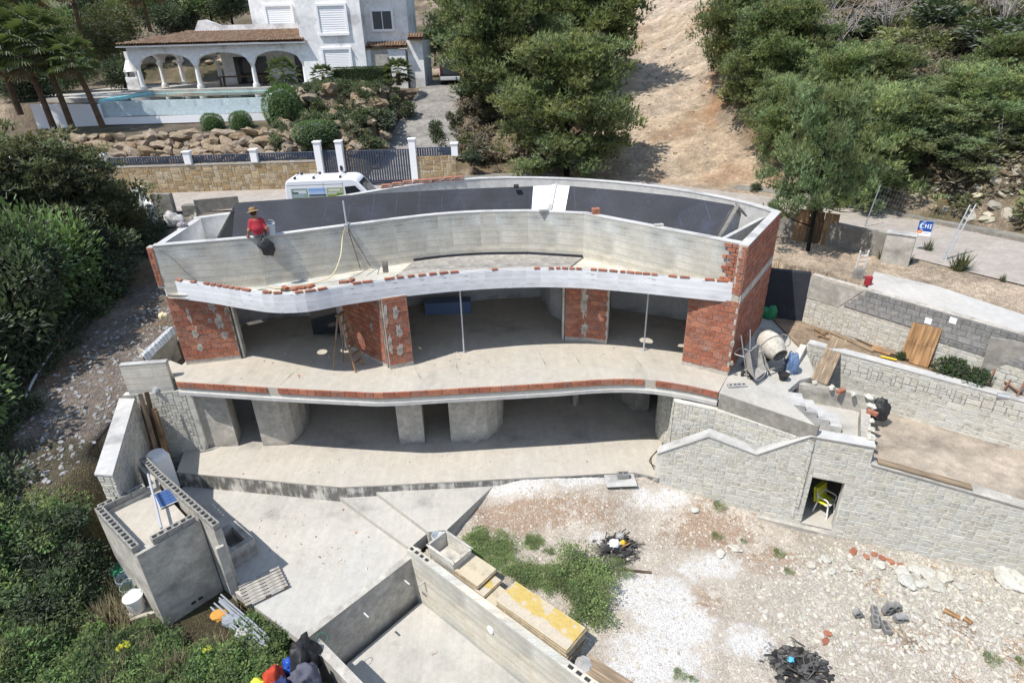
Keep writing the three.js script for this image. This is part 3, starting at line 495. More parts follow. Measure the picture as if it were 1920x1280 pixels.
// ---------- terraces, pool, retaining walls ----------
const lowerEdge = [[-11.7,-16.581], [-5.752,-15.568], [-0.566,-15.759], [3.991,-15.928], [4.72, -15.6]];
structure('lower_terrace', slab([...lowerEdge, [5.6, -18.6], [8.4, -19], [8.4, -24], [-11.8, -24], [-12.0, -18.1], [-12.006,-17.798]], -0.055, 0), M.screedLower);
structure('terrace_edge', wall(offsetLine(lowerEdge, -0.01), -0.2, -1.1, -0.06), M.runoff);
const patioY = -0.62;
const poolC = [-2.95, -12.96], pv = [0.745, 0.667], pu = [-0.667, 0.745];
const pool2 = (s, t) => [poolC[0] + pu[0] * s + pv[0] * t, poolC[1] + pu[1] * s + pv[1] * t];
structure('patio', slab([[-11.61,-16.619], [-5.75, -15.55], pool2(-0.32, -0.22), pool2(3.62, -0.22), pool2(3.62, 0.5), [-7.962,-11.96], [-9.629,-13.384], [-11.771,-15.297]], patioY - 0.25, patioY), M.screedPale);
structure('step_slab', slab([[-6.024,-15.712], [-4.75, -15.7], [-2.736,-13.902], [-3.228,-13.274]], -0.9, -0.46), M.screedPale);
structure('step_slab', slab([[-4.765,-15.721], [-0.56,-16.067], [-2.143,-13.816], [-2.706,-13.747]], -0.9, -0.3), M.screedPale);
// pool shell
{
  const pool = thing('pool_shell', 'unfinished concrete pool shell with bare floor at the bottom of the photo', 'pool');
  part('floor', slab([pool2(0.1, 0), pool2(0.1, 9.5), pool2(3.35, 9.5), pool2(3.35, 0)], -2.6, -2.3), M.screedPale, pool);
  part('far_wall', upright(pool2(-0.2, -0.2), pool2(3.6, -0.2), [[0, -2.6], [3.8, -2.6], [3.8, patioY + 0.003], [0, patioY + 0.003]], -0.2), M.cement, pool);
  part('left_wall', slab([pool2(3.35, 0.002), pool2(3.35, 9.5), pool2(3.6, 9.5), pool2(3.6, 0.002)], -2.6, -0.66), M.cement, pool);
  const rw = part('right_wall', slab([pool2(0.1, -0.35), pool2(-0.12, -0.35), pool2(-0.12, 9.5), pool2(0.1, 9.5)], -2.6, -0.36), M.board, pool);
  // hollow blocks show where the capping is missing
  for (let i = 0; i < 4; i++) for (const k of [0, 1]) { const p = pool2(-0.01, -0.25 + i * 0.22 + k * 0.0); if (k) continue; const q = part('block_core', box(0.12, 0.012, 0.09, p[0], -0.352, p[1], -0.73), M.rubber, rw); }
  for (let i = 0; i < 6; i++) { const p = pool2(-0.01, 5.55 + i * 0.24); part('block_core', box(0.14, 0.012, 0.09, p[0], -0.352, p[1], -0.73), M.rubber, rw); }
  // pipe stubs left in the walls
  const stub = (a, b) => part('pipe_stub', bar(a, b, 0.028, 8), M.galv, pool);
  const f1 = pool2(0.55, 0.0), f2 = pool2(2.0, 0.0), r1 = pool2(0.1, 0.32), r2 = pool2(0.1, 3.3), r3 = pool2(0.1, 5.7);
  stub([f1[0], -1.0, f1[1]], [f1[0] + 0.16, -1.0, f1[1] + 0.15]); stub([f2[0], -1.0, f2[1]], [f2[0] + 0.16, -1.0, f2[1] + 0.15]);
  stub([r1[0], -1.2, r1[1]], [r1[0] - 0.14, -1.2, r1[1] + 0.15]); stub([r3[0], -1.1, r3[1]], [r3[0] - 0.14, -1.1, r3[1] + 0.15]);
  part('light_niche', new THREE.CylinderGeometry(0.12, 0.12, 0.04, 20).rotateX(Math.PI / 2).rotateY(-0.84).translate(...[pool2(0.11, 3.0)[0], -1.05, pool2(0.11, 3.0)[1]]), M.whitePlastic, pool);
  for (const [s, t] of [[1.0, 1.6], [1.35, 3.9]]) { const p = pool2(s, t); part('floor_drain', box(0.16, 0.03, 0.1, p[0], -2.286, p[1], 0.4), M.mortar, pool); }
}
// front stone wall with stepped coping and a cellar door
const w1 = [[4.75,-15.65],[14.2,-11.86]], along = ([a, b], p) => ((p[0] - a[0]) * (b[0] - a[0]) + (p[2] - a[1]) * (b[1] - a[1])) / Math.hypot(b[0] - a[0], b[1] - a[1]);
{
  const t = thing('stone_wall', 'long pale stone retaining wall with zigzag coping and a dark cellar doorway', 'wall');
  const top = [[4.611,0.942,-15.706], [5.98,1.963,-15.157], [7.314,1.634,-14.622], [8.543,2.615,-14.129], [10.066,2.622,-13.518], [10.172,2.039,-13.476], [11.899,1.796,-12.783], [13.526,1.568,-12.13], [15.06,1.352,-11.515]].map(p => [along(w1, p), p[1]]);
  top[5][0] = top[4][0] + 0.012;
  const base = -1.2, L = top[top.length - 1][0], d0 = along(w1, [8.832,-0.595,-14.013]), d1 = along(w1, [9.642,-0.704,-13.688]), dy0 = [8.832,-0.595,-14.013][1], dy1 = [8.863,1.194,-14][1];
  const topAt = u => { for (let i = 1; i < top.length; i++) if (u <= top[i][0]) return mix(top[i - 1][1], top[i][1], (u - top[i - 1][0]) / (top[i][0] - top[i - 1][0])); return top[top.length - 1][1]; };
  const pt = u => [mix(w1[0][0], w1[1][0], u / Math.hypot(w1[1][0] - w1[0][0], w1[1][1] - w1[0][1])), mix(w1[0][1], w1[1][1], u / Math.hypot(w1[1][0] - w1[0][0], w1[1][1] - w1[0][1]))];
  const end = pt(L);
  const ol = [[top[0][0], base], [L, base], ...top.slice().reverse()];
  part('core', upright(w1[0], end, ol, 0.3, [[[d0, dy0], [d1, dy0], [d1, dy1], [d0, dy1]]]), M.mortarPale, t);
  layFacing(t, pt(0), end, (u, y) => u > top[0][0] && y < topAt(u) - 0.05 && !(u > d0 - 0.03 && u < d1 + 0.03 && y > dy0 && y < dy1 + 0.03), -1.0, 2.9, stoneMats, { seed: 21, depth: 0.011, score: q => -Math.hypot(q[0] - 5.5, (q[1] - 0.6) * 1.4) });
  // coping slabs
  for (let i = 1; i < top.length; i++) { if (i === 5) continue; const [u0, y0] = top[i - 1], [u1, y1] = top[i], a = pt(u0), b = pt(u1); part('coping', upright(a, b, [[0, y0 - 0.005], [u1 - u0, y1 - 0.005], [u1 - u0, y1 + 0.03], [0, y0 + 0.03]], 0.42).translate(0, 0, 0.05), i > 5 ? M.cement : M.plaster, t); }
  // cellar behind the doorway
  const ca = pt(d0 - 0.7), cb = pt(d1 + 0.9), n = [0.372, -0.928], q = (p, k) => [p[0] + n[0] * k, p[1] + n[1] * k];
  const cellar = part('cellar', [wall([q(ca, 0.3), q(ca, 2.6)], 0.1, dy0 - 0.2, dy1 + 0.3), wall([q(cb, 0.3), q(cb, 2.6)], -0.1, dy0 - 0.2, dy1 + 0.3), wall([q(ca, 2.6), q(cb, 2.6)], 0.1, dy0 - 0.2, dy1 + 0.3), slab([q(ca, 0.3), q(cb, 0.3), q(cb, 2.6), q(ca, 2.6)], dy1 + 0.25, dy1 + 0.35)], M.cementDark, t);
  part('cellar_floor', slab([pt(d0), pt(d1), q(cb, 2.6), q(ca, 2.6)].map(p => p), dy0 - 0.25, dy0 + 0.005), M.screedPale, t);
  part('threshold', upright(pt(d0 - 1.3), pt(d1 + 0.1), [[0, dy0 - 0.15], [d1 - d0 + 1.4, dy0 - 0.2], [d1 - d0 + 1.4, dy0 - 0.08], [0, dy0 - 0.02]], 0.2).translate(-0.05, 0, 0.16), M.cement, t);
  // white chair with a vest over its back, in the doorway
  const cp = pt(mix(d0, d1, 0.78)), cpos = [cp[0] + n[0] * 0.75, dy0 + 0.008, cp[1] + n[1] * 0.75];
  const ch = thing('plastic_chair', 'white plastic garden chair standing just inside the cellar doorway', 'chair', cpos, 0.6);
  part('seat', rbox(0.42, 0.035, 0.4, 0.015).translate(0, 0.43, 0), M.whitePlastic, ch);
  part('backrest', rbox(0.42, 0.4, 0.03, 0.012).rotateX(-0.2).translate(0, 0.66, -0.23), M.whitePlastic, ch);
  for (const sx of [-1, 1]) for (const sz of [-1, 1]) part('leg', bar([sx * 0.22, 0, sz * 0.23], [sx * 0.19, 0.43, sz * 0.17], 0.026, 8), M.whitePlastic, ch);
  for (const sx of [-1, 1]) part('armrest', tube([[sx * 0.22, 0.43, 0.17], [sx * 0.24, 0.63, 0.15], [sx * 0.24, 0.64, -0.2]], 0.022), M.whitePlastic, ch);
  const vest = thing('safety_vest', 'yellow reflective vest hung over the white chair in the doorway', 'vest', cpos, 0.6);
  part('cloth', [box(0.5, 0.5, 0.02, 0, 0.66, -0.185, 0, -0.2), box(0.5, 0.5, 0.02, 0, 0.62, -0.29, 0, -0.2), box(0.5, 0.02, 0.14, 0, 0.905, -0.285, 0, -0.2), box(0.5, 0.02, 0.3, 0, 0.46, 0.0)], mat(0.72, 0.70, 0.04), vest);
  part('reflective_band', [box(0.505, 0.06, 0.025, 0, 0.7, -0.187, 0, -0.2), box(0.505, 0.025, 0.05, 0, 0.462, 0.1)], mat(0.75, 0.76, 0.74, { roughness: 0.4 }), vest);
}
// curved stone wall carrying the right end of the upper terrace
{
  const t = thing('basement_stone_wall', 'pale stone wall curving under the right end of the upper terrace', 'wall');
  const line = curve2([[5.641,-19.499], [5.271,-18.508], [5.202,-17.772], [5.572,-17.245]], 3); const c = [[6.403,-15.767], [8.58,-14.079]];
  const all = [...line.slice(0, -1), [c[0][0] - 1.2, c[0][1] - 0.62], [c[0][0] - 0.02, c[0][1] - 0.05], c[1]];
  part('core', wall(all, -0.22, -0.4, 2.45), M.mortarPale, t);
  for (let i = 1; i < all.length; i++) { const a = all[i - 1], b = all[i]; layFacing(t, a, b, () => true, 0.0, 2.4, stoneMats, { seed: 60 + i, depth: 0.017, limit: 90 }); }
}
// right end of the upper terrace: slab, concrete beam, steps and landing
structure('side_terrace', slab([[6.457,-15.985], [8.592,-14.105], [8.426,-15.239], [8.635,-16.033], [9.267,-16.63], [9.881,-16.839], [11.058,-21.153], [12.19,-23.243], [11.101,-23.615], [9.376,-20.671], [7.032,-16.956]], 2.75, 2.995), M.screedPale);
structure('terrace_beam', upright([6.453,-15.922], [8.61,-14.078], [[0, 2.47], [2.9, 2.47], [2.9, 2.99], [0, 2.99]], 0.2), M.cementDark);
{
  const t = thing('garden_steps', 'four pale concrete steps going down beside the upper terrace', 'steps');
  const a = [8.426,-15.239], b = [8.624,-15.97], c = [[9.75,-15.65][0], [9.75,-15.65][1]];
  for (let i = 0; i < 4; i++) { const y = 2.98 - i * 0.17, k = 0.36, d = [0.93, 0.37]; const p0 = [a[0] + d[0] * k * i, a[1] + d[1] * k * i], p1 = [b[0] + d[0] * k * i, b[1] + d[1] * k * i], e = [d[0] * k, d[1] * k]; part('step', slab([p0, [p0[0] + e[0] + 0.02, p0[1] + e[1]], [p1[0] + e[0] + 0.02, p1[1] + e[1]], p1], 1.9, y), M.plaster, t); }
}
structure('landing', slab([[8.1, -14.35], [10.351,-14.006], [11.192,-15.717], [10.823,-17.366], [9.658,-17.604]], 1.9, 2.25), M.screedPale);
structure('landing_wall', wall([[9.219,-16.616], [10.121,-16.219], [10.822,-15.897], [11.098,-15.58]], -0.18, 2.0, 2.86), M.cement);
structure('landing_wall', wall([[10.927,-15.32], [10.065,-13.697]], 0.26, 1.2, 2.62), M.cement);
// gravel terrace
const w2 = [[12.285,-16.818],[15.288,-14.412]];
structure('gravel_terrace', (() => { const q = [[10.448,1.78,-13.915], [14.126,1.42,-12.188], [16.6, 1.5, -12.8], [17.5, 1.5, -13.4], [12, 1.72, -17.4], [11.732,1.78,-16.497]], g = slab(q.map(p => [p[0], p[2]]), 1.3, 1.62); return g; })(), M.gravel);
// second stone wall and the bed behind it
{
  const t = thing('stone_wall', 'middle stone retaining wall behind the gravel terrace', 'wall'); const d = Math.hypot(w2[1][0] - w2[0][0], w2[1][1] - w2[0][1]), ux = (w2[1][0] - w2[0][0]) / d, uz = (w2[1][1] - w2[0][1]) / d;
  const a = [w2[0][0] - ux * 2.6, w2[0][1] - uz * 2.6], b = [w2[1][0] + ux * 2.4, w2[1][1] + uz * 2.4], L = Math.hypot(b[0] - a[0], b[1] - a[1]);
  part('core', upright(a, b, [[0, 1.2], [L, 1.2], [L, 3.12], [0, 3.36]], 0.28), M.mortarPale, t);
  layFacing(t, a, b, (u, y) => y < mix(3.34, 3.1, u / L), 1.5, 3.4, stoneMats, { seed: 33, depth: 0.011 });
  part('coping', upright(a, b, [[0, 3.362], [L, 3.122], [L, 3.16], [0, 3.40]], 0.36).translate(0, 0, 0.03), M.plaster, t);
  structure('planting_bed', slab([a, b, [w3[1][0] + 2, w3[1][1] + 2.8], w3[1], w3[0], [w3[0][0] - 1.0, w3[0][1] - 0.4], [10.206,-19.144]], 2.6, 3.06), M.soil);
  part('core', upright([a[0] - 1.1, a[1] + 1.5], a, [[0, 2.4], [1.86, 2.4], [1.86, 3.3], [0, 3.1]], 0.2), M.mortarPale, t);
  layFacing(t, [a[0] - 1.1, a[1] + 1.5], a, (u, y) => y < 3.05, 2.5, 3.1, stoneMats, { seed: 34, depth: 0.011 });
}
// third wall: stone below, grey blocks above, holding up the white slab
{
  const t = thing('block_wall', 'grey concrete block wall on a stone base below the white slab', 'wall'); const d = Math.hypot(w3[1][0] - w3[0][0], w3[1][1] - w3[0][1]), ux = (w3[1][0] - w3[0][0]) / d, uz = (w3[1][1] - w3[0][1]) / d;
  const a = w3[0], b = [w3[1][0] + ux * 2.5, w3[1][1] + uz * 2.5], L = d + 2.5, ang = Math.atan2(-(b[1] - a[1]), b[0] - a[0]);
  part('core', upright(a, b, [[0, 2.7], [L, 2.7], [L, 4.97], [0, 4.97]], 0.25), M.mortar, t);
  const split = u => 4.1 - 0.12 * sm(0, L, u);
  layFacing(t, a, b, (u, y) => y < split(u) - 0.04, 2.9, 4.15, stoneMats, { seed: 44, depth: 0.011 });
  for (let j = 0; j < 5; j++) for (let u = -(j % 2) * 0.2; u < L; u += 0.4) { const u0 = Math.max(0, u), u1 = Math.min(L, u + 0.4), y = 4.87 - j * 0.2; if (u1 - u0 < 0.08 || y - 0.1 < split(u0) - 0.08) continue; const um = (u0 + u1) / 2; if (um < 1.6 - j * 0.28 + 0.5) continue; const q = part('block', brickShapes[(j + Math.round(u * 10)) % 4], pick(blockMats), t); q.position.set(a[0] + ux * um + Math.sin(ang) * 0.0, y, a[1] + uz * um); q.rotation.y = ang; q.scale.set(u1 - u0 - 0.012, 0.188, 0.07); }
  part('render_coat', upright(a, [a[0] + ux * 2.2, a[1] + uz * 2.2], [[0, 4.06], [1.2, 4.06], [1.9, 4.9], [0, 4.9]], 0.02).translate(-uz * 0.025, 0, ux * 0.025), M.cement, t);
  for (const [u, y] of [[4.1, 4.55], [4.75, 4.8]]) part('paper_note', box(0.2, 0.2, 0.008, a[0] + ux * u - uz * 0.045, y, a[1] + uz * u + ux * 0.045, ang), M.whitePaint, t);
  structure('white_slab', slab([[13.67,-21.097], [15.014,-19.468], [16.068,-16.969], [20.2, -13.6], [b[0], b[1] - 0.1], [a[0] + ux * 1.9 + 0.2, a[1] + uz * 1.9 - 0.1]], 4.6, 4.955), mat(0.58, 0.585, 0.59, { map: tiled(texScreed, 5) }));
  // bitumen-coated return at the left end
  part('tanked_return', [wall([[9.816,-21.496], [a[0] - 0.02, a[1]]], -0.25, 2.9, 5.0)], M.sheet, t);
}
// left: stone wing wall, stone return, concrete upstand panel
{
  const t = thing('stone_wing_wall', 'stone wing wall with broad flat top at the left of the house', 'wall'); const p = [[-12.861,-17.409], [-11.253,-13.375]], q = [[-13.346,-17.467], [-11.708,-13.44]];
  part('core', slab([p[0], p[1], q[1], q[0]], -0.9, 2.44), M.mortarPale, t); part('coping', slab([[p[0][0] + 0.03, p[0][1]], [p[1][0] + 0.05, p[1][1] + 0.04], [q[1][0] - 0.04, q[1][1] + 0.04], [q[0][0] - 0.04, q[0][1]]], 2.442, 2.5), M.plaster, t);
  layFacing(t, p[1], p[0], () => true, -0.7, 2.4, stoneMats, { seed: 71, depth: 0.03, limit: 200 }); layFacing(t, q[1], p[1], () => true, 0.2, 2.4, stoneMats, { seed: 72, depth: 0.03 });
  const s = thing('stone_return_wall', 'short pale stone wall left of the basement openings', 'wall'), a = [-13.355,-17.606], b = [-11.403,-17.835];
  part('core', upright(a, b, [[0, -0.7], [2.2, -0.7], [2.2, 2.5], [0, 2.5]], 0.25), M.mortarPale, s); layFacing(s, a, b, u => u < Math.hypot(b[0] - a[0], b[1] - a[1]), -0.5, 2.45, stoneMats, { seed: 73, depth: 0.017 });
  const c = thing('terrace_end_wall', 'board marked concrete panel wall at the left end of the upper terrace', 'wall'), ca = [-13.152,-17.674], cb = [-11.699,-17.845];
  part('panel', upright(ca, cb, [[0, 2.45], [Math.hypot(cb[0] - ca[0], cb[1] - ca[1]), 2.45], [Math.hypot(cb[0] - ca[0], cb[1] - ca[1]), 3.62], [0, 3.62]], 0.2), M.board, c);
  part('coping', upright(ca, cb, [[-0.01, 3.621], [Math.hypot(cb[0] - ca[0], cb[1] - ca[1]) + 0.01, 3.621], [Math.hypot(cb[0] - ca[0], cb[1] - ca[1]) + 0.01, 3.64], [-0.01, 3.64]], 0.22).translate(0, 0, 0.01), M.plaster, c);
  part('spotlight', [new THREE.CylinderGeometry(0.07, 0.09, 0.14, 14).rotateX(1.2).translate(...[mix(ca[0], cb[0], 0.62), 2.62, mix(ca[1], cb[1], 0.62) + 0.09])], M.galv, c);
  // low wall with wrinkled black sheeting on top
  const l = thing('sheeted_low_wall', 'low concrete wall topped with wrinkled grey sheeting beside the left brick pier', 'wall'), la = [-12.898,-20.727], lb = [-12.772,-18.402];
  part('core', wall([la, lb], 0.2, 2.3, 3.55), M.cement, l);
  { const n = 26, pos = [], r = rngOf(9); const row = i => { const t2 = i / n, x = mix(la[0], lb[0], t2), z = mix(la[1], lb[1], t2); return [0, 1, 2, 3].map(k => [x - (k - 1.5) * 0.16 * 0.8, 3.6 + (k === 0 || k === 3 ? -0.16 : 0.03) + between(-0.03, 0.03, r), z - (k - 1.5) * 0.1]); }; let a0 = row(0); for (let i = 1; i <= n; i++) { const b0 = row(i); for (let k = 0; k < 3; k++) pos.push(...a0[k], ...a0[k + 1], ...b0[k + 1], ...a0[k], ...b0[k + 1], ...b0[k]); a0 = b0; } const g = new THREE.BufferGeometry(); g.setAttribute('position', new THREE.Float32BufferAttribute(pos, 3)); g.computeVertexNormals(); part('sheeting', metric(g), mat(0.42, 0.44, 0.46, { roughness: 0.5 }), l); }
}
// ---------- block shed ----------
const hollowBlock = (() => { const s = new THREE.Shape([[-0.195, -0.095], [0.195, -0.095], [0.195, 0.095], [-0.195, 0.095]].map(p => new THREE.Vector2(...p))); for (const x of [-0.095, 0.095]) { s.holes.push(new THREE.Path([[x - 0.065, -0.06], [x - 0.065, 0.06], [x + 0.065, 0.06], [x + 0.065, -0.06]].map(p => new THREE.Vector2(...p)))); } const g = new THREE.ExtrudeGeometry(s, { depth: 0.19, bevelEnabled: false }); g.rotateX(-Math.PI / 2); return metric(g); })();
const shedBlock = mat(0.50, 0.50, 0.485, { map: tiled(texCement, 0.8), bumpMap: grain(0.5), bumpScale: 0.006 });
function blockRow(parent, a, b, y, skip = 0) { const l = Math.hypot(b[0] - a[0], b[1] - a[1]), n = Math.round(l / 0.4), ang = Math.atan2(-(b[1] - a[1]), b[0] - a[0]); for (let i = skip; i < n; i++) { const t = (i + 0.5) / n, q = part('block', hollowBlock, shedBlock, parent); q.position.set(mix(a[0], b[0], t), y, mix(a[1], b[1], t)); q.rotation.y = ang; q.scale.set(l / n / 0.402, 1, 1); } }
{
  const t = thing('block_shed', 'small flat roofed concrete block shed with hollow blocks along its top', 'shed'), y = 1.72;
  const A = [-11.777,-12.979], B = [-9.699,-11.285], C = [-8.637,-12.503], D = [-10.593,-14.282], E = [-7.988,-12.138];
  const inn = k => [A, B, C, D].map(p => { const cx = (A[0] + C[0]) / 2, cz = (A[1] + C[1]) / 2, l = Math.hypot(p[0] - cx, p[1] - cz); return [p[0] + (cx - p[0]) / l * k, p[1] + (cz - p[1]) / l * k]; });
  const o = [A, B, C, D], i = inn(0.28), m = inn(0.14);
  const sides = [[0, 1], [1, 2], [2, 3], [3, 0]];
  for (const [p, q] of sides) if (p !== 2) part('wall', slab([o[p], o[q], i[q], i[p]], -1.6, 1.53), M.cement, t);
  const wl = Math.hypot(E[0] - D[0], E[1] - D[1]), wn = [-(E[1] - D[1]) / wl * 0.1, (E[0] - D[0]) / wl * 0.1]; part('wall', slab([[D[0] + wn[0], D[1] + wn[1]], [E[0] + wn[0], E[1] + wn[1]], [E[0] - wn[0], E[1] - wn[1]], [D[0] - wn[0], D[1] - wn[1]]], -1.3, 1.53), M.cement, t);
  part('roof', slab(i, 1.2, 1.40), M.screed, t);
  for (const [p, q] of sides) if (p !== 2) blockRow(t, m[p], m[q], 1.531, p % 2); blockRow(t, D, E, 1.531);
    const F = [-11.596,-15.17]; part('wall_stub', wall([D, [F[0], F[1]]], -0.2, -0.6, 1.53), M.cement, t); blockRow(t, [D[0] + 0.05, D[1] + 0.05], F, 1.531);
  // sloping buttress wall down from the stub
  part('buttress', wall([E, [-7.908,-12.049]], 0.2, -0.7, 1.05), M.cement, t);
  // vents
  for (const k of [0.5, 0.62]) { const x = mix(B[0], C[0], k), z = mix(B[1], C[1], k); part('vent_hole', box(0.12, 0.07, 0.03, x + 0.01, -0.9, z + 0.01, 0.86), M.rubber, t); }
  const pos = [-10.065,1.41,-13.5], s = thing('solar_panel', 'small blue solar panel lying on the shed roof', 'solar panel', pos, 0.7);
  part('frame', rbox(0.5, 0.03, 0.62, 0.01).rotateX(0.2).translate(0, 0.1, 0), M.galv, s); const cells = part('cell_sheet', box(0.45, 0.008, 0.57, 0, 0, 0, 0, 0.2).translate(0, 0.118, 0), mat(0.03, 0.06, 0.16, { roughness: 0.25 }), s);
  for (let a = 0; a < 3; a++) for (let b = 0; b < 4; b++) part('cell', box(0.135, 0.006, 0.125, -0.145 + a * 0.145, 0, -0.205 + b * 0.137, 0, 0.0).rotateX(0.2).translate(0, 0.124, 0), mat(0.05, 0.10, 0.24, { roughness: 0.2 }), cells);
  part('stand', [bar([-0.2, 0, -0.25], [-0.2, 0.15, -0.25], 0.012), bar([0.2, 0, -0.25], [0.2, 0.15, -0.25], 0.012), bar([-0.2, 0, 0.28], [-0.2, 0.05, 0.28], 0.012), bar([0.2, 0, 0.28], [0.2, 0.05, 0.28], 0.012)], M.galv, s);
  const pole = part('metal_pole', bar([-10.905,1.78,-14.246], [-9.371,1.76,-12.011], 0.035, 10), M.galv); tag(pole, 'long grey metal pole lying across the top of the shed', 'pole');
  // water tank on the patio
  const tk = thing('water_tank', 'white plastic tank standing behind the block shed', 'tank', [[-11.674,-16.482][0] - 0.35, -0.61, [-11.674,-16.482][1] + 0.1], -0.6);
  part('body', rbox(0.62, 1.55, 0.62, 0.12, 4).translate(0, 0.78, 0), M.whitePlastic, tk); part('rim', new THREE.TorusGeometry(0.24, 0.03, 8, 24).rotateX(Math.PI / 2).translate(0, 1.57, 0), M.whitePlastic, tk); part('lid', new THREE.CylinderGeometry(0.22, 0.24, 0.05, 24).translate(0, 1.575, 0), M.whitePlastic, tk);
  // block-built trough beside the shed
  const k = thing('block_trough', 'low rectangular trough of concrete blocks beside the shed', 'trough', [[-8.324,-13.338][0] - 0.2, patioY + 0.004, [-8.324,-13.338][1] - 0.1], -0.72);
  for (const [w, d, x, z] of [[1.2, 0.2, 0, 0.32], [1.2, 0.2, 0, -0.32], [0.2, 0.44, 0.5, 0], [0.2, 0.44, -0.5, 0]]) part('side', rbox(w, 0.62, d, 0.012).translate(x, 0.31, z), M.cement, k);
}
// yard of trampled earth, lime and rubble
{
  const X0 = -4, X1 = 18, Z0 = -16.6, Z1 = -5.6;
  const blob = (x, z, cx, cz, rx, rz) => Math.hypot((x - cx) / rx, (z - cz) / rz);
  const limes = [[[0.224,-15.665], 1.5, 0.5], [[2.305,-15.932], 1.4, 0.45], [[4.804,-15.029], 0.9, 0.5], [[3.897,-11.464], 1.1, 1.2], [[3.382,-9.802], 1.2, 1.2], [[5.537,-12.528], 0.9, 0.55], [[4.381,-10.53], 0.8, 0.9], [[2.467,-13.799], 0.35, 0.25], [[2.763,-9.326], 0.8, 0.6], [[5.781,-10.177], 0.7, 0.5]], reds = [[[0.707,-14.691], 1.8, 0.7], [[6.014,-14.123], 1.5, 0.9], [[4.909,-11.432], 0.6, 0.5], [[7.597,-12.656], 1.0, 0.5], [[9.974,-10.359], 1.2, 0.5]], burns = [[[3.106,-13.232], 0.75, 0.5], [[6.871,-9.417], 0.75, 0.5], [[2.295,-12.553], 0.5, 0.2]], rubbleAt = [[10.665,-11.507], 3.6, 1.5];
  const c = [0, 0, 0], toward = (r, g, b, k, n3, n4) => { if (k <= 0) return; if (k > 1) k = 1; const w = 0.12 * (n3 - 0.5) + 0.08 * (n4 - 0.5); c[0] += (r + w - c[0]) * k; c[1] += (g + w - c[1]) * k; c[2] += (b + w - c[2]) * k; };
  const patch = (x, z, list, e, a, b, r, g, bl, s, n3, n4) => { for (const [p, rx, rz] of list) { const dx = (x - p[0]) / rx, dz = (z - p[1]) / rz; if (dx * dx + dz * dz > 4) continue; toward(r, g, bl, (1 - sm(a, b, Math.sqrt(dx * dx + dz * dz) + e)) * s, n3, n4); } };
  const tex = texture(1792, 896, (u, v) => {
    const x = X0 + u * (X1 - X0), z = Z0 + v * (Z1 - Z0), n = fbm(x * 1.1, z * 1.1, 4), n2 = fbm(x * 6 + 9, z * 6, 4), n3 = vnoise(x * 26, z * 26), n4 = vnoise(x * 60, z * 60), e = 0.95 * (n - 0.5) + 0.7 * (n2 - 0.5) + 0.3 * (n3 - 0.5), k = 0.22 * (n - 0.5) + 0.14 * (n2 - 0.5) + 0.12 * (n3 - 0.5);
    c[0] = 0.80 + k; c[1] = 0.755 + k; c[2] = 0.695 + k;
    patch(x, z, reds, e * 1.4, 0.55, 1.25, 0.72, 0.615, 0.525, 0.85, n3, n4);
    patch(x, z, [rubbleAt], e, 0.7, 1.3, 0.80, 0.77, 0.72, 0.7, n3, n4);
    patch(x, z, limes, e * 1.5, 0.55, 1.2, 0.95, 0.94, 0.925, 0.94, n3, n4);
    patch(x, z, burns, e * 1.9, 0.4, 1.25, 0.20, 0.19, 0.19, 0.93, n3, n4);
    if (n4 > 0.82 && n2 > 0.45) toward(0.93, 0.92, 0.89, 0.8, n3, n4); else if (n4 < 0.12) toward(0.52, 0.47, 0.42, 0.5, n3, n4); else if (n3 > 0.86) toward(0.90, 0.88, 0.84, 0.55, n3, n4);
    return c;
  });
  tex.wrapS = tex.wrapT = THREE.ClampToEdgeWrapping;
  const pos = [], uv = [], idx = [], nx = 200, nz = 110;
  for (let j = 0; j <= nz; j++) for (let i = 0; i <= nx; i++) { const x = X0 + (X1 - X0) * i / nx, z = Z0 + (Z1 - Z0) * j / nz; pos.push(x, yardSurface(x, z), z); uv.push(i / nx, j / nz); }
  const keep = (x, z) => { const s = (x + 2.95) * -0.667 + (z + 12.96) * 0.745, t = (x + 2.95) * 0.745 + (z + 12.96) * 0.667; if (s > -0.22 && t > -0.4) return false; if (t <= -0.2 && x < -1 && s > -0.9) return false; if (z < -15.75 && x < 4.9) return false; return (z + 15.65) > (x - 4.75) * 0.401 - 0.25 || x < 4.75; };
  const W = nx + 1; for (let j = 0; j < nz; j++) for (let i = 0; i < nx; i++) { const a = j * W + i; if (!keep(pos[a * 3] + 0.05, pos[a * 3 + 2] + 0.05)) continue; idx.push(a, a + W, a + 1, a + 1, a + W, a + W + 1); }
  const g = new THREE.BufferGeometry(); g.setAttribute('position', new THREE.Float32BufferAttribute(pos, 3)); g.setAttribute('uv', new THREE.Float32BufferAttribute(uv, 2)); g.setIndex(idx); g.computeVertexNormals();
  structure('yard', g, mat(0.88, 0.87, 0.85, { map: tex, bumpMap: (() => { const q = texGrain.clone(); q.repeat.set(20, 10); q.needsUpdate = true; return q; })(), bumpScale: 0.05 }));
}

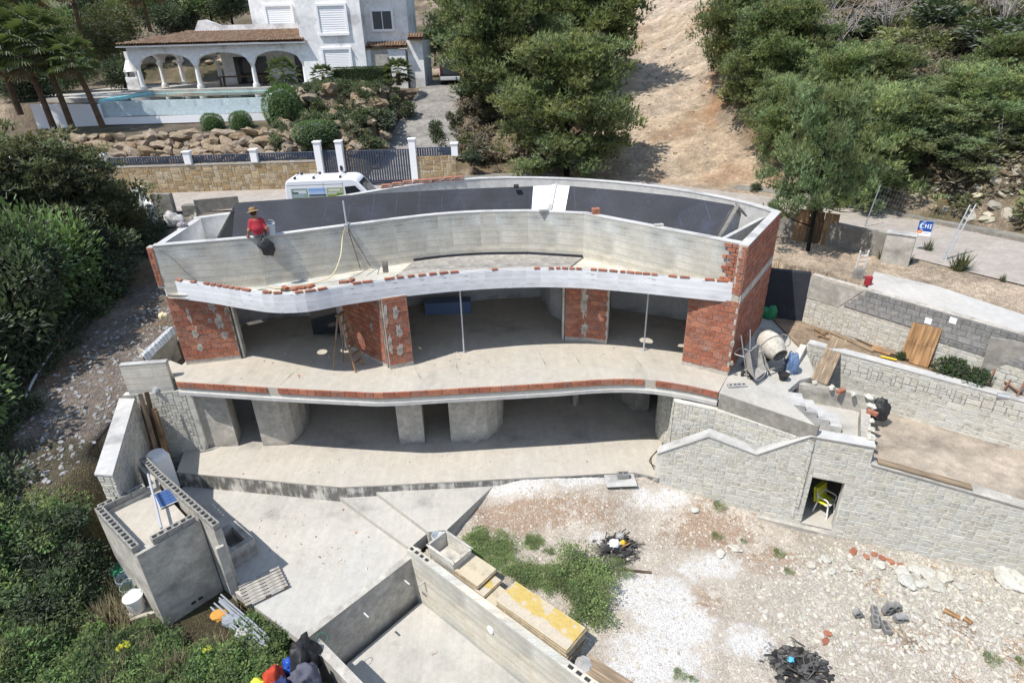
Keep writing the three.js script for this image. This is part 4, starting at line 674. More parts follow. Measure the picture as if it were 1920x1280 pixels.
// ---------- plants ----------
function soup() { return { p: [], c: [], n: [] }; }
function tri3(s, a, b, c, col, n) { s.p.push(...a, ...b, ...c); for (let i = 0; i < 3; i++) s.c.push(...col); if (n) s.n.push(...n, ...n, ...n); }
function soupGeometry(s) { const g = new THREE.BufferGeometry(); g.setAttribute('position', new THREE.Float32BufferAttribute(s.p, 3)); g.setAttribute('color', new THREE.Float32BufferAttribute(s.c, 3)); if (s.n.length) g.setAttribute('normal', new THREE.Float32BufferAttribute(s.n, 3)); else g.computeVertexNormals(); return g; }
const leafMat = new THREE.MeshPhysicalMaterial({ vertexColors: true, roughness: 0.9, side: THREE.DoubleSide, transmission: 0.5, thickness: 0, ior: 1.3 });
const barkMat = mat(0.20, 0.155, 0.12, { map: tiled(texWood, 0.4, 0.8) }), greyBark = mat(0.36, 0.33, 0.31);
const onSphere = r => { const z = 2 * r() - 1, a = r() * Math.PI * 2, k = Math.sqrt(1 - z * z); return [k * Math.cos(a), z, k * Math.sin(a)]; };
const norm3 = v => { const l = Math.hypot(...v) || 1; return v.map(k => k / l); };
const add3 = (a, b, k = 1) => [a[0] + b[0] * k, a[1] + b[1] * k, a[2] + b[2] * k];
function taper(pts, r0, r1, seg = 5) { // tapered limb through points
  const c = new THREE.CatmullRomCurve3(pts.map(p => new THREE.Vector3(...p))), n = pts.length * 2, g = new THREE.TubeGeometry(c, n, 1, seg, false), p = g.attributes.position;
  for (let i = 0; i <= n; i++) { const q = c.getPointAt(i / n), k = mix(r0, r1, i / n); for (let j = 0; j <= seg; j++) { const m = i * (seg + 1) + j; p.setXYZ(m, q.x + (p.getX(m) - q.x) * k, q.y + (p.getY(m) - q.y) * k, q.z + (p.getZ(m) - q.z) * k); } }
  g.computeVertexNormals(); return g;
}
// an Aleppo pine 8 m tall and 4 m in radius: limbs ending in loose tufts of needles
function pineShapes(seed, o = {}) {
  const { R = 4, H = 8, branches = 62, base = 0.22, tufts = 26, hue = [0.105, 0.135, 0.04] } = o, r = rngOf(seed), s = soup(), limbs = [];
  const lean = [between(-0.5, 0.5, r), between(-0.5, 0.5, r)], trunkAt = t => [lean[0] * t * t, H * t, lean[1] * t * t];
  limbs.push(taper([0, 0.3, 0.6, 0.92].map(trunkAt), 0.17, 0.05, 7));
  for (let i = 0; i < branches; i++) {
    const t = mix(base, 0.97, Math.pow((i + r()) / branches, 0.85)), az = i * 2.4 + between(-0.5, 0.5, r), prof = Math.pow(Math.max(0, 1 - Math.pow((t - 0.42) / 0.6, 2)), 0.5), len = R * prof * between(0.6, 1.08, r) + 0.3, rise = between(-0.05, 0.8, r) + (t > 0.7 ? 0.5 : 0);
    const a = trunkAt(t), dir = norm3([Math.cos(az), rise, Math.sin(az)]), b = add3(a, dir, len), mid = add3(add3(a, dir, len * 0.55), [0, -0.12 * len * 0.5, 0]);
    if (i % 3 === 0) limbs.push(taper([a, mid, b], 0.05, 0.012, 4));
    const puffs = 2 + Math.floor(len / 0.95); const tone = between(0.72, 1.3, r), warm = between(-0.25, 0.35, r);
    for (let k = 0; k < puffs; k++) {
      const q = add3(add3(a, dir, len * mix(0.42, 1.02, (k + r() * 0.8) / puffs)), [between(-0.55, 0.55, r), between(-0.4, 0.6, r), between(-0.55, 0.55, r)]), pr = between(0.42, 0.85, r);
      for (let m = 0; m < tufts; m++) {
        const v = onSphere(r); v[1] = v[1] * 0.7 + 0.12; const c = add3(q, v, pr * Math.sqrt(r())), up = norm3(add3([v[0] * 0.6, 0.75, v[2] * 0.6], dir, 0.3)), kk = tone * between(0.7, 1.35, r), col = [hue[0] * kk * (1 + warm * 0.5), hue[1] * kk, hue[2] * kk * (1 - warm * 0.4)];
        for (let e = 0; e < 4; e++) { const d = norm3(add3(up, onSphere(r), 0.75)), L = between(0.2, 0.4, r), side = norm3([d[2], between(-0.5, 0.5, r), -d[0]]), w = 0.05; tri3(s, add3(c, side, w), add3(c, side, -w), add3(c, d, L), col); }
      }
    }
  }
  return { crown: soupGeometry(s), trunk: merged(limbs.map(metric)) };
}
// a leafy crown of radius 1 made of several clumps
function leafShape(seed, n, size, hue, o = {}) {
  const { clumps = 14, flat = 0.85, spread = 0.62, vary = 0.3 } = o, r = rngOf(seed), s = soup(), cs = Array.from({ length: clumps }, () => { const v = onSphere(r), k = spread * Math.cbrt(r()) * 1.1; return [v[0] * k, v[1] * k * flat, v[2] * k, between(0.28, 0.48, r), between(1 - vary, 1 + vary, r), between(-0.2, 0.3, r)]; });
  for (let i = 0; i < n; i++) {
    const c = pick(cs, r), v = onSphere(r), q = add3([c[0], c[1], c[2]], v, c[3] * Math.pow(r(), 0.35)), d = norm3(add3(add3(v, [0, 0.4, 0]), onSphere(r), 0.7)), sd = norm3([d[2] + between(-0.4, 0.4, r), between(-0.6, 0.6, r), -d[0]]), L = size * between(0.7, 1.4, r), w = L * between(0.22, 0.38, r), k = c[4] * between(0.72, 1.3, r), col = [hue[0] * k * (1 + c[5] * 0.6), hue[1] * k, hue[2] * k];
    const m = add3(q, d, L * 0.5), e = add3(q, d, L); tri3(s, q, add3(m, sd, w), e, col); tri3(s, q, e, add3(m, sd, -w), col);
  }
  return soupGeometry(s);
}
const pines = [pineShapes(1, { branches: 104, base: 0.07, hue: [0.185, 0.23, 0.085] }), pineShapes(2, { branches: 112, base: 0.04, hue: [0.20, 0.25, 0.085] }), pineShapes(3, { branches: 76, base: 0.08, hue: [0.25, 0.32, 0.12] }), pineShapes(4, { branches: 66, base: 0.2, hue: [0.24, 0.30, 0.125] }), pineShapes(5, { branches: 84, base: 0.03, hue: [0.135, 0.155, 0.06] })];
const broad = [leafShape(11, 11000, 0.075, [0.15, 0.235, 0.07], { clumps: 26 }), leafShape(12, 10000, 0.07, [0.14, 0.165, 0.05], { clumps: 22 }), leafShape(13, 10000, 0.085, [0.065, 0.10, 0.04], { clumps: 20 })];
const bushes = [leafShape(21, 1500, 0.16, [0.07, 0.10, 0.03], { clumps: 9 }), leafShape(22, 1500, 0.15, [0.10, 0.115, 0.04], { clumps: 8 }), leafShape(23, 1400, 0.17, [0.055, 0.08, 0.03], { clumps: 9 })];
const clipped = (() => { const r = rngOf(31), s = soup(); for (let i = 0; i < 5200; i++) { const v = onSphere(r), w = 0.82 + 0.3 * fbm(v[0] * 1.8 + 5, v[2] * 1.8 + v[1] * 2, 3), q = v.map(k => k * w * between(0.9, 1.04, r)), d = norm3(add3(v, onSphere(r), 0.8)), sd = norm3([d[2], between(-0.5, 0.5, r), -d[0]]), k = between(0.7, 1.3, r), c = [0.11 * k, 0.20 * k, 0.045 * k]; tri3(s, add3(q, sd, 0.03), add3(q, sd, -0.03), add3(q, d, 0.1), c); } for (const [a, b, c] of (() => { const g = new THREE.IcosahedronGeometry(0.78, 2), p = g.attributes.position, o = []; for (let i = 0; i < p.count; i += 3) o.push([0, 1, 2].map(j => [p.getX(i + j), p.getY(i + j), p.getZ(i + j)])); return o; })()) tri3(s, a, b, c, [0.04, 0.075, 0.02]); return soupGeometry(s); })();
function tree(kind, v, name, label, at, o = {}) {
  const [x, y, z, H, R] = at, t = thing(name, label, 'tree', [x, y - 0.15, z], o.turn ?? rnd() * 6.28, o.group);
  const src = pines[v]; const tr = part('trunk', src.trunk, barkMat, t), cr = part('crown', src.crown, leafMat, t); for (const m of [tr, cr]) m.scale.set(R / 4, H / 8.3, R / 4); return t;
}
// broad-leaved tree: trunk with forking limbs and a rounded crown
function leafTree(v, name, label, [x, y, z, H, R], o = {}) {
  const t = thing(name, label, o.category ?? 'tree', [x, y - 0.1, z], rnd() * 6.28, o.group), cy = H - R * (o.flat ?? 0.9) * 0.95, r = rngOf(Math.round(x * 31 + z * 7) + 999), limbs = [taper([[0, 0, 0], [0.08, cy * 0.5, 0.05], [0, cy, 0]], 0.05 * H / 2 + 0.03, 0.05, 6)];
  for (let i = 0; i < 6; i++) { const a = i * 1.05; limbs.push(taper([[0, cy * 0.55, 0], [Math.cos(a) * R * 0.35, cy * 0.9, Math.sin(a) * R * 0.35], [Math.cos(a) * R * 0.7, cy + R * 0.3, Math.sin(a) * R * 0.7]], 0.05, 0.015, 4)); }
  part('trunk', merged(limbs.map(metric)), barkMat, t); const c = part('crown', broad[v], leafMat, t); c.position.y = cy; c.scale.set(R, R * (o.flat ?? 0.9), R); return t;
}
function bush(v, name, label, [x, y, z], w, h, o = {}) { const b = part(name, o.geo ?? bushes[v], leafMat); b.position.set(x, y + h * 0.36, z); b.scale.set(w, h * 0.62, o.d ?? w); b.rotation.y = rnd() * 6.28; return tag(b, label, o.category ?? 'shrub', o.group); }
// pines
const G1 = 'pines on the slope behind the house', G2 = 'pines on the right hand hillside';
tree('pine', 1, 'pine_tree', 'big round pine directly behind the roof, left of the dirt track', [4.03,4.65,-41.726,7.727,4.852], { group: G1 });
tree('pine', 0, 'pine_tree', 'tall dark pine right of the driveway car', [0.273,7.098,-53.159,10.16,5.586], { group: G1 });
tree('pine', 1, 'pine_tree', 'pine reaching furthest over the left edge of the dirt track', [6.816,8.878,-58.001,10.49,5.686], { group: G1 });
tree('pine', 3, 'pine_tree', 'slim pine between the driveway car and the tall dark pine', [-3.929,10.149,-64.741,7.281,3.571], { group: G1 });
tree('pine', 1, 'pine_tree', 'pine at the top edge of the photo left of the track', [3.535,11.31,-68.349,11.009,5.799], { group: G1 });
tree('pine', 3, 'pine_tree', 'pine whose trunk stands by the wooden gate panels', [12.43,4.9,-23.854,5.89,2.178], { group: G2 });
tree('pine', 2, 'pine_tree', 'pine behind the gate panels, touching the roadside', [18.069,5,-30.557,5.116,3.038], { group: G2 });
tree('pine', 1, 'pine_tree', 'bushy pine at the right edge of the dirt track', [17.928,8.085,-43.381,6.08,3.537], { group: G2 });
tree('pine', 0, 'pine_tree', 'pine beside the upper bend of the dirt track', [18.066,9.811,-51.8,7.602,3.303], { group: G2 });
tree('pine', 2, 'pine_tree', 'pine in the middle of the hillside below the dead grey tree', [18.443,7.039,-36.304,4.661,2.585], { group: G2 });
tree('pine', 3, 'pine_tree', 'spreading pine above the rocky roadside bank', [20.807,6.782,-30.013,3.076,2.83], { group: G2 });
tree('pine', 2, 'pine_tree', 'pale green pine in the middle right of the hillside', [22.948,7.492,-30.789,3.543,2.463], { group: G2 });
tree('pine', 1, 'pine_tree', 'pine near the right edge of the photo, highest on the slope', [26.594,9.192,-34.424,3.229,2.261], { group: G2 });
tree('pine', 0, 'pine_tree', 'pine left of the bare limestone patch', [21.573,8.146,-36.246,3.745,2.405], { group: G2 });
tree('pine', 3, 'pine_tree', 'pine low on the slope at the right edge of the photo', [25.058,7.932,-30.015,0.864,1.616], { group: G2 });
tree('pine', 2, 'pine_tree', 'pine left of the roadside pine, overhanging the dirt clearing', [16.761,6.011,-36.319,4.375,2.276], { group: G2 });
tree('pine', 1, 'pine_tree', 'pine at the top edge of the photo right of the track', [21.728,11.416,-53.344,6.056,3.293], { group: G2 });
tree('pine', 3, 'pine_tree', 'pine in the gap between the middle and pale green pines', [20.892,7.201,-32.124,3.215,2.148], { group: G2 });
[[[16.459,6.372,-38.923,4.158,2.086], 'pine overhanging the pale cut beside the track', 3], [[17.972,5.885,-32.959,3.914,2.221], 'pine just behind the roadside pine', 2], [[19.382,6.4,-30.834,3.3,2.077], 'pine left of the spreading pine', 0], [[23.56,8.162,-33.433,3.112,2.217], 'pine above the pale green pine', 3], [[21.406,8.71,-39.446,3.419,2.438], 'pine beside the dead grey tree', 2], [[19.883,9.061,-43.271,4.149,2.676], 'pine above the bushy pine', 0], [[25.252,7.985,-30.009,2.574,1.861], 'pine cut by the right edge of the photo', 2], [[23.801,7.581,-30.007,1.489,1.884], 'low pine between the spreading pine and the right edge', 1]].forEach(([p, l, v]) => tree('pine', v, 'pine_tree', l, p, { group: G2 }));
bush(2, 'round_bush', 'dark round bush above the limestone patch', [30.137,12.598,-47.294], 2.6, 3.0, { category: 'bush' });
bush(0, 'round_bush', 'bright green bush right of the limestone patch', [30.467,11.592,-41.621], 3.0, 2.4, { category: 'bush' });
bush(2, 'round_bush', 'dark bush beside the dead grey tree', [27.091,12.444,-50.899], 2.4, 2.2, { category: 'bush' });
// dead grey shrubs
function deadShape(seed) { const r = rngOf(seed), g = []; for (let i = 0; i < 16; i++) { const a = r() * 6.28, t = between(0.25, 1, r), e = [Math.cos(a) * t * 0.8, 1 - 0.4 * t, Math.sin(a) * t * 0.8]; g.push(taper([[0, 0, 0], [e[0] * 0.35, e[1] * 0.5, e[2] * 0.35], e], 0.018, 0.005, 3)); for (let k = 0; k < 7; k++) { const q = e.map(v => v * between(0.5, 1, r)), d = norm3(add3(onSphere(r), [0, 0.5, 0])); g.push(taper([q, add3(q, d, 0.15), add3(q, d, between(0.2, 0.42, r))], 0.006, 0.003, 3)); } } return merged(g); }
const dead = [deadShape(5), deadShape(6)];
[[[24.284,11.27,-48.813], 4.4, 3, 'leafless grey tree at the top of the hillside'], [[28.152,12.412,-49.171], 4.0, 3, 'leafless grey bush left of the dark round bush'], [[22.486,7.217,-30.011], 2.6, 2.2, 'leafless grey bush above the roadside bank'], [[33.692,12.92,-45.205], 3.6, 2.6, 'leafless grey scrub at the upper right corner'], [[17.969,5.684,-32.572], 2.0, 2, 'leafless grey shrub under the roadside pine']].forEach(([p, h, w, l], i) => { const b = part('dead_shrub', dead[i % 2], greyBark); b.position.set(p[0], p[1] - 0.1, p[2]); b.scale.set(w, h, w); b.rotation.y = i * 1.7; tag(b, l, 'shrub', 'leafless grey shrubs'); });
// scrub over the whole slope
{
  const shapes = [leafShape(41, 260, 0.24, [0.20, 0.22, 0.085], { clumps: 4 }), leafShape(42, 240, 0.24, [0.26, 0.235, 0.15], { clumps: 4 })], r = rngOf(8);
  shapes.forEach((g, k) => {
    const list = []; let guard = 0;
    while (list.length < 3000 && guard++ < 60000) { const x = between(-8, 75, r), z = between(-125, -16, r); if (z > zfar(x) - 1.6) continue; const cx = interp(-z, [38, 44, 50, 58, 66, 80, 100], [9.5, 10.2, 11, 13.5, 15.2, 19.5, 25]), hw = interp(-z, [38, 44, 50, 58, 66, 80, 100], [7, 5.6, 5.2, 5.6, 5.0, 5.2, 6]); if (Math.abs(x - cx) < hw + 0.3) continue; if (x < -3) continue; if (fbm(x * 0.16 + 3, z * 0.16 + k * 9, 3) < 0.46) continue; if (r() > Math.abs(x) * 0.1 + 0.3 && z < -100) continue; list.push([x, z]); }
    const im = new THREE.InstancedMesh(g, leafMat, list.length), m = new THREE.Matrix4(), q = new THREE.Quaternion(), c = new THREE.Color(); im.name = k ? 'dry_scrub' : 'green_scrub';
    list.forEach(([x, z], i) => { const s = between(0.5, 1.5, r), tone = between(0.6, 1.35, r); q.setFromAxisAngle(new THREE.Vector3(0, 1, 0), r() * 6.28); m.compose(new THREE.Vector3(x, ground(x, z) + s * 0.3, z), q, new THREE.Vector3(s, s * between(0.6, 0.9, r), s)); im.setMatrixAt(i, m); im.setColorAt(i, c.setRGB(tone, tone, tone)); });
    tag(im, k ? 'brownish dry scrub covering the hillside' : 'low green scrub covering the hillside', 'scrub', null, 'stuff'); scene.add(im);
  });
}
// roadside plants
[[[22.324,7.171,-30.007], 'green roadside bush in front of the rocky bank', 0.9, 1.1, 0], [[23.762,7.571,-30.012], 'rusty brown roadside bush right of the green one', 0.8, 0.8, 1], [[25.535,8.063,-30.006], 'dark roadside bush at the right edge of the photo', 0.9, 0.9, 2], [[19.949,6.453,-30.015], 'low roadside bush below the spreading pine', 0.7, 0.7, 0], [[18.596,5.177,-30.098], 'dark roadside bush behind the wall post', 0.8, 0.9, 2], [[14.361,4.8,-34.662], 'small bush at the mouth of the dirt track', 0.5, 0.7, 0]].forEach(([p, l, w, h, v]) => bush(v, 'roadside_bush', l, p, w, h, { category: 'bush', group: 'bushes along the road' }));
// grassy tufts
function tuftShape(seed, n = 60, hue = [0.12, 0.135, 0.05]) { const r = rngOf(seed), s = soup(); for (let i = 0; i < n; i++) { const a = r() * 6.28, t = between(0.1, 0.75, r), d = norm3([Math.cos(a) * t, 1, Math.sin(a) * t]), q = [between(-0.18, 0.18, r), 0, between(-0.18, 0.18, r)], k = between(0.7, 1.3, r), sd = [Math.sin(a) * 0.03, 0, -Math.cos(a) * 0.03]; tri3(s, add3(q, sd), add3(q, sd, -1), add3(q, d, between(0.5, 1, r)), hue.map(v => v * k)); } return soupGeometry(s); }
const tuft = tuftShape(3), tuftTall = tuftShape(4, 110);
[[[14.673,4.9,-22.318], 'spiky tuft left of the concrete gate post', 0.7], [[15.382,4.9,-21.821], 'small tuft right of the concrete gate post', 0.55], [[16.748,4.95,-20.915], 'wide grass tuft behind the white slab', 0.9], [[16.962,5,-23.158], 'weed growing at the near edge of the road', 0.6], [[17.402,5,-19.681], 'low tuft between road and white slab at the right', 0.35]].forEach(([p, l, s], i) => { const b = part('grass_tuft', i === 2 ? tuftTall : tuft, leafMat); b.position.set(...p); b.scale.set(s * (i === 2 ? 1.4 : 1), s, s); tag(b, l, 'grass', 'tufts near the road'); });
// trees on the left of the house
const GL = 'trees on the left boundary';
tree('pine', 4, 'juniper_tree', 'olive green feathery tree at the upper left, below the villa fence', [-22.3, 3.2, -28.2, 6.0, 4.4], { group: GL, flat: 1.15 });
tree('pine', 4, 'juniper_tree', 'dark feathery tree at the left edge of the photo below the palms', [-27, 3.6, -29, 6.4, 4.0], { group: GL, flat: 1.15 });
tree('pine', 4, 'juniper_tree', 'feathery tree nearest the back corner of the house', [-20.2, 3.4, -28.8, 5.2, 2.6], { group: GL, flat: 1.15 });
leafTree(0, 'leafy_tree', 'glossy bright green tree in the middle of the left boundary', [-19.4, 2.5, -23.2, 6.2, 3.2], { group: GL, flat: 1.15 });
leafTree(2, 'leafy_tree', 'dark leafy tree in front of the glossy bright one', [-19.6, 1.8, -18.8, 6.2, 3.0], { group: GL, flat: 1.15 });
leafTree(0, 'leafy_tree', 'dark leafy tree at the left edge halfway down the photo', [-18.0, 1.2, -15.2, 5.4, 2.5], { group: GL, flat: 1.15 });
leafTree(1, 'leafy_tree', 'leafy tree at the left edge beside the grey pipe', [-16.3, 0.2, -12.2, 3.4, 2.0], { group: GL, flat: 1.15 });
leafTree(2, 'leafy_tree', 'dark leafy tree shading the gravel strip', [-18.6, 2.4, -21.2, 6.0, 2.1], { group: GL, flat: 1.15 });
leafTree(2, 'leafy_tree', 'dark leafy tree behind the glossy bright one', [-20.6, 2.9, -26, 5.0, 2.8], { group: GL, flat: 1.15 });
leafTree(2, 'leafy_tree', 'dark leafy tree filling the left edge of the photo', [-22.0, 1.8, -19.5, 5.0, 3.2], { group: GL, flat: 1.15 });
leafTree(0, 'leafy_tree', 'leafy tree in the shadow beside the pipe bend', [-19.5, 1.0, -14.8, 4.4, 2.8], { group: GL, flat: 1.15 });
leafTree(2, 'leafy_tree', 'dark leafy tree between the feathery trees and the house', [-19.0, 3.0, -26.0, 4.6, 2.3], { group: GL, flat: 1.15 });
leafTree(0, 'leafy_tree', 'small leafy tree against the back left wall', [-22.2, 4.2, -33.2, 3.0, 1.6], { group: GL, flat: 1.15 });
// weeds filling the lower left corner
{
  const shapes = [leafShape(51, 420, 0.14, [0.135, 0.225, 0.07], { clumps: 6 }), leafShape(52, 380, 0.13, [0.20, 0.29, 0.09], { clumps: 6 }), leafShape(53, 380, 0.15, [0.09, 0.15, 0.065], { clumps: 5 })], names = ['broad_weeds', 'light_weeds', 'dark_weeds'], labels = ['green weeds filling the lower left corner', 'light green weeds scattered in the lower left corner', 'dark leafy weeds below the left trees'], r = rngOf(15);
  const shedIn = (x, z) => x > -12.1 && x < -7.6 && z < -11.0 - (x + 9.7) * (x < -9.7 ? 0.82 : -1.15) * -1 && z < (x < -9.7 ? -11.1 + (x + 9.7) * 0.82 : -11.1 - (x + 9.7) * 1.15);
  shapes.forEach((g, k) => {
    const list = []; let guard = 0;
    while (list.length < 1700 && guard++ < 60000) { const x = between(-24, -3.2, r), z = between(-17.5, -4.5, r); const s = (x + 2.95) * -0.667 + (z + 12.96) * 0.745; if (x > -12.2 && z < -13) continue; if (z < -13.6 && (x > -16.2 || k < 2)) continue; if (shedIn(x, z) && !(x > -9.6 && z > -11.2 - (x + 9.7) * 0.4)) continue; if (x > -8.3 && s < 3.75 + 0.2 * r()) continue; if (x > -9.6 && x < -7.4 && z < -10.6 && z < -10.2 + (x + 7.9) * -0.5) continue; if (Math.hypot((x + 10.9) / 0.9, (z + 11.6) / 0.7) < 1) continue; if (k === 2 && x > -10) continue; if (fbm(x * 0.5 + 9 * k, z * 0.5, 3) < 0.42) continue; list.push([x, z]); }
    const im = new THREE.InstancedMesh(g, leafMat, list.length), m = new THREE.Matrix4(), q = new THREE.Quaternion(), c = new THREE.Color(); im.name = names[k];
    list.forEach(([x, z], i) => { const s = between(0.14, 0.6, r) * (x < -12 ? 1.3 : 1), tone = between(0.55, 1.45, r); q.setFromEuler(new THREE.Euler(between(-0.3, 0.3, r), r() * 6.28, 0)); m.compose(new THREE.Vector3(x, ground(x, z) + s * 0.45, z), q, new THREE.Vector3(s, s * between(0.8, 1.3, r), s)); im.setMatrixAt(i, m); im.setColorAt(i, c.setRGB(tone, tone, tone)); });
    tag(im, labels[k], 'weeds', null, 'stuff'); scene.add(im);
  });
  { const shapes2 = [tuftShape(91, 40, [0.20, 0.24, 0.09]), tuftShape(92, 34, [0.34, 0.29, 0.17])]; shapes2.forEach((g, k) => { const list = []; let guard = 0; while (list.length < (k ? 170 : 650) && guard++ < 20000) { const x = between(-22, -4, r), z = between(-15, -4.5, r), s = (x + 2.95) * -0.667 + (z + 12.96) * 0.745; if (z < -13) continue; if (shedIn(x, z)) continue; if (x > -8.3 && s < 3.8) continue; if (fbm(x * 0.6 + 20 * k, z * 0.6, 2) < 0.5) continue; list.push([x, z]); } const im = new THREE.InstancedMesh(g, leafMat, list.length), m = new THREE.Matrix4(), q = new THREE.Quaternion(), c = new THREE.Color(); im.name = k ? 'dry_grass' : 'tall_grass'; list.forEach(([x, z], i) => { const t = between(0.6, 1.3, r), h = between(0.5, 1.1, r); q.setFromAxisAngle(new THREE.Vector3(0, 1, 0), r() * 6); m.compose(new THREE.Vector3(x, ground(x, z) + 0.1, z), q, new THREE.Vector3(0.8, h, 0.8)); im.setMatrixAt(i, m); im.setColorAt(i, c.setRGB(t, t, t)); }); tag(im, k ? 'dry straw coloured grass among the weeds' : 'tall green grass among the weeds', 'grass', null, 'stuff'); scene.add(im); }); }
  { const pz = [-30, -27, -23.5, -20, -17.5, -15.2, -13], px = [-18.2, -17.8, -17.2, -16.5, -16.1, -15.2, -14.2], list = []; let guard = 0; while (list.length < 900 && guard++ < 30000) { const z = between(-33, -12.5, r), x = between(-29, -14, r); if (x > interp(z, pz, px) - 0.25 - 0.8 * r()) continue; list.push([x, z]); } const im = new THREE.InstancedMesh(shapes[2], leafMat, list.length), m = new THREE.Matrix4(), q = new THREE.Quaternion(), c = new THREE.Color(); im.name = 'undergrowth'; list.forEach(([x, z], i) => { const s = between(0.4, 1.1, r), t = between(0.5, 1.2, r); q.setFromAxisAngle(new THREE.Vector3(0, 1, 0), r() * 6); m.compose(new THREE.Vector3(x, ground(x, z) + s * 0.5, z), q, new THREE.Vector3(s, s * 1.2, s)); im.setMatrixAt(i, m); im.setColorAt(i, c.setRGB(t, t, t)); }); tag(im, 'dark undergrowth beneath the trees on the left', 'undergrowth', null, 'stuff'); scene.add(im); }
  // yellow flowers
  const fl = leafShape(61, 120, 0.3, [0.6, 0.58, 0.05], { clumps: 4 }); [[[-10.074,-10.236], 0.15, 'clump of yellow flowers among the weeds'], [[-7.884,-10.084], 0.1, 'few yellow flowers right of the larger yellow clump']].forEach(([p, s, l]) => { const f = part('yellow_flowers', fl, leafMat); f.position.set(p[0], -0.5, p[1]); f.scale.setScalar(s); tag(f, l, 'flowers'); });
}
// weeds in the yard
{
  const wl = leafShape(71, 1500, 0.085, [0.19, 0.27, 0.095], { clumps: 16, flat: 0.6, spread: 0.8 });
  const spots = [[885, 1010, 0.75, 0.35], [935, 1025, 0.6, 0.3], [900, 1045, 0.5, 0.3], [960, 1060, 0.6, 0.3], [975, 1015, 0.3, 0.2], [1018, 1028, 0.22, 0.2], [1000, 1085, 0.55, 0.35], [1040, 1095, 0.55, 0.45], [1085, 1085, 0.85, 0.9], [1120, 1110, 0.95, 1.0], [1110, 1145, 0.75, 0.8], [1140, 1075, 0.5, 0.4], [1068, 1065, 0.35, 0.3]], at = [[-1.398,-13.818], [-0.571,-13.461], [-1.123,-13.06], [-0.176,-12.77], [0.081,-13.654], [0.766,-13.349], [0.428,-12.262], [1.022,-12.054], [1.72,-12.219], [2.186,-11.741], [1.958,-11.137], [2.582,-12.381], [1.5,-12.613]];
  const m = new THREE.Matrix4(), q = new THREE.Quaternion(), im = new THREE.InstancedMesh(wl, leafMat, at.length * 3), c = new THREE.Color(), r = rngOf(33); im.name = 'yard_weeds';
  at.forEach(([x, z], i) => { for (let k = 0; k < 3; k++) { const w = spots[i][2] * between(0.5, 0.95, r), xx = x + between(-0.45, 0.45, r), zz = z + between(-0.3, 0.3, r), h = spots[i][3] * between(0.5, 0.8, r); q.setFromAxisAngle(new THREE.Vector3(0, 1, 0), r() * 6.28); m.compose(new THREE.Vector3(xx, surf(xx, zz) + h * 0.4, zz), q, new THREE.Vector3(w, h, w)); im.setMatrixAt(i * 3 + k, m); const t = between(0.75, 1.3, r); im.setColorAt(i * 3 + k, c.setRGB(t, t, t)); } });
  tag(im, 'patch of green weeds growing in the yard beside the pool wall', 'weeds', null, 'stuff'); scene.add(im);
  const small = [[6.88,-13.475], [6.127,-13.672], [7.752,-12.956], [4.16,-9.219], [3.865,-9.323], [11.577,-9.492], [7.767,-12.302], [6.499,-14.701], [12.293,-9.401]], im2 = new THREE.InstancedMesh(wl, leafMat, small.length); im2.name = 'scattered_weeds';
  small.forEach(([x, z], i) => { const w = between(0.1, 0.24, r); m.compose(new THREE.Vector3(x, surf(x, z) + w * 0.3, z), q, new THREE.Vector3(w, w, w)); im2.setMatrixAt(i, m); im2.setColorAt(i, c.setRGB(1, 1, 1)); }); tag(im2, 'small weeds scattered over the rubble', 'weeds', null, 'stuff'); scene.add(im2);
}
// fan palms beside the villa pool
function palm(label, [x, y, z], h, s, seed, leanX = 0) {
  const t = thing('fan_palm', label, 'palm', [x, y, z], 0, 'fan palms left of the villa pool'), r = rngOf(seed), top = [leanX, h, between(-0.3, 0.3, r)];
  part('trunk', metric(taper([[0, 0, 0], [leanX * 0.4, h * 0.5, 0], top], 0.22, 0.16, 8)), barkMat, t); const sp = soup();
  for (let i = 0; i < 34; i++) { const az = i * 2.4, el = mix(1.3, -0.75, i / 34), d = [Math.cos(az) * Math.cos(el), Math.sin(el), Math.sin(az) * Math.cos(el)], pl = s * between(0.75, 1.05, r), c = add3(top, d, pl), side = norm3([-d[2], 0, d[0]]), up = norm3([d[1] * -d[0], Math.cos(el), d[1] * -d[2]]), k = between(0.7, 1.35, r) * (i > 27 ? 0.9 : 1), col = i > 29 ? [0.17 * k, 0.13 * k, 0.06 * k] : [0.10 * k, 0.135 * k, 0.035 * k];
    tri3(sp, add3(top, side, 0.03), add3(top, side, -0.03), c, col);
    for (let b = 0; b < 13; b++) { const a = (b / 12 - 0.5) * 2.6, v = norm3([d[0] * Math.cos(a) + side[0] * Math.sin(a), d[1] * Math.cos(a) + side[1] * Math.sin(a) - 0.22, d[2] * Math.cos(a) + side[2] * Math.sin(a)]), L = s * between(0.6, 0.8, r), w = norm3([v[2], 0.3, -v[0]]); const m = add3(c, v, L * 0.55), e = add3(add3(c, v, L), [0, -0.12 * s, 0]); tri3(sp, c, add3(m, w, 0.05 * s), e, col); tri3(sp, c, e, add3(m, w, -0.05 * s), col); } }
  part('fronds', soupGeometry(sp), leafMat, t); return t;
}
palm('leaning fan palm right in front of the villa pool', [-29.167,8.088,-46], 4.6, 1.25, 1, -0.7);
palm('tall fan palm left of the leaning one', [-31.714,7.795,-46.5], 6.0, 1.7, 2, -0.4);
palm('fan palm with a dense crown at the left', [-32.703,7.811,-46], 5.2, 1.6, 3, -0.3);
palm('tall fan palm at the left edge of the photo', [-35.116,9.094,-46.5], 5.6, 1.9, 4, -0.2);
palm('tall fan palm behind the others at the left', [-36.745,10.756,-52], 7.0, 1.9, 5, 0.2);
palm('fan palm behind the villa porch roof', [-36.447,14.729,-70], 4.2, 1.7, 6, 0);
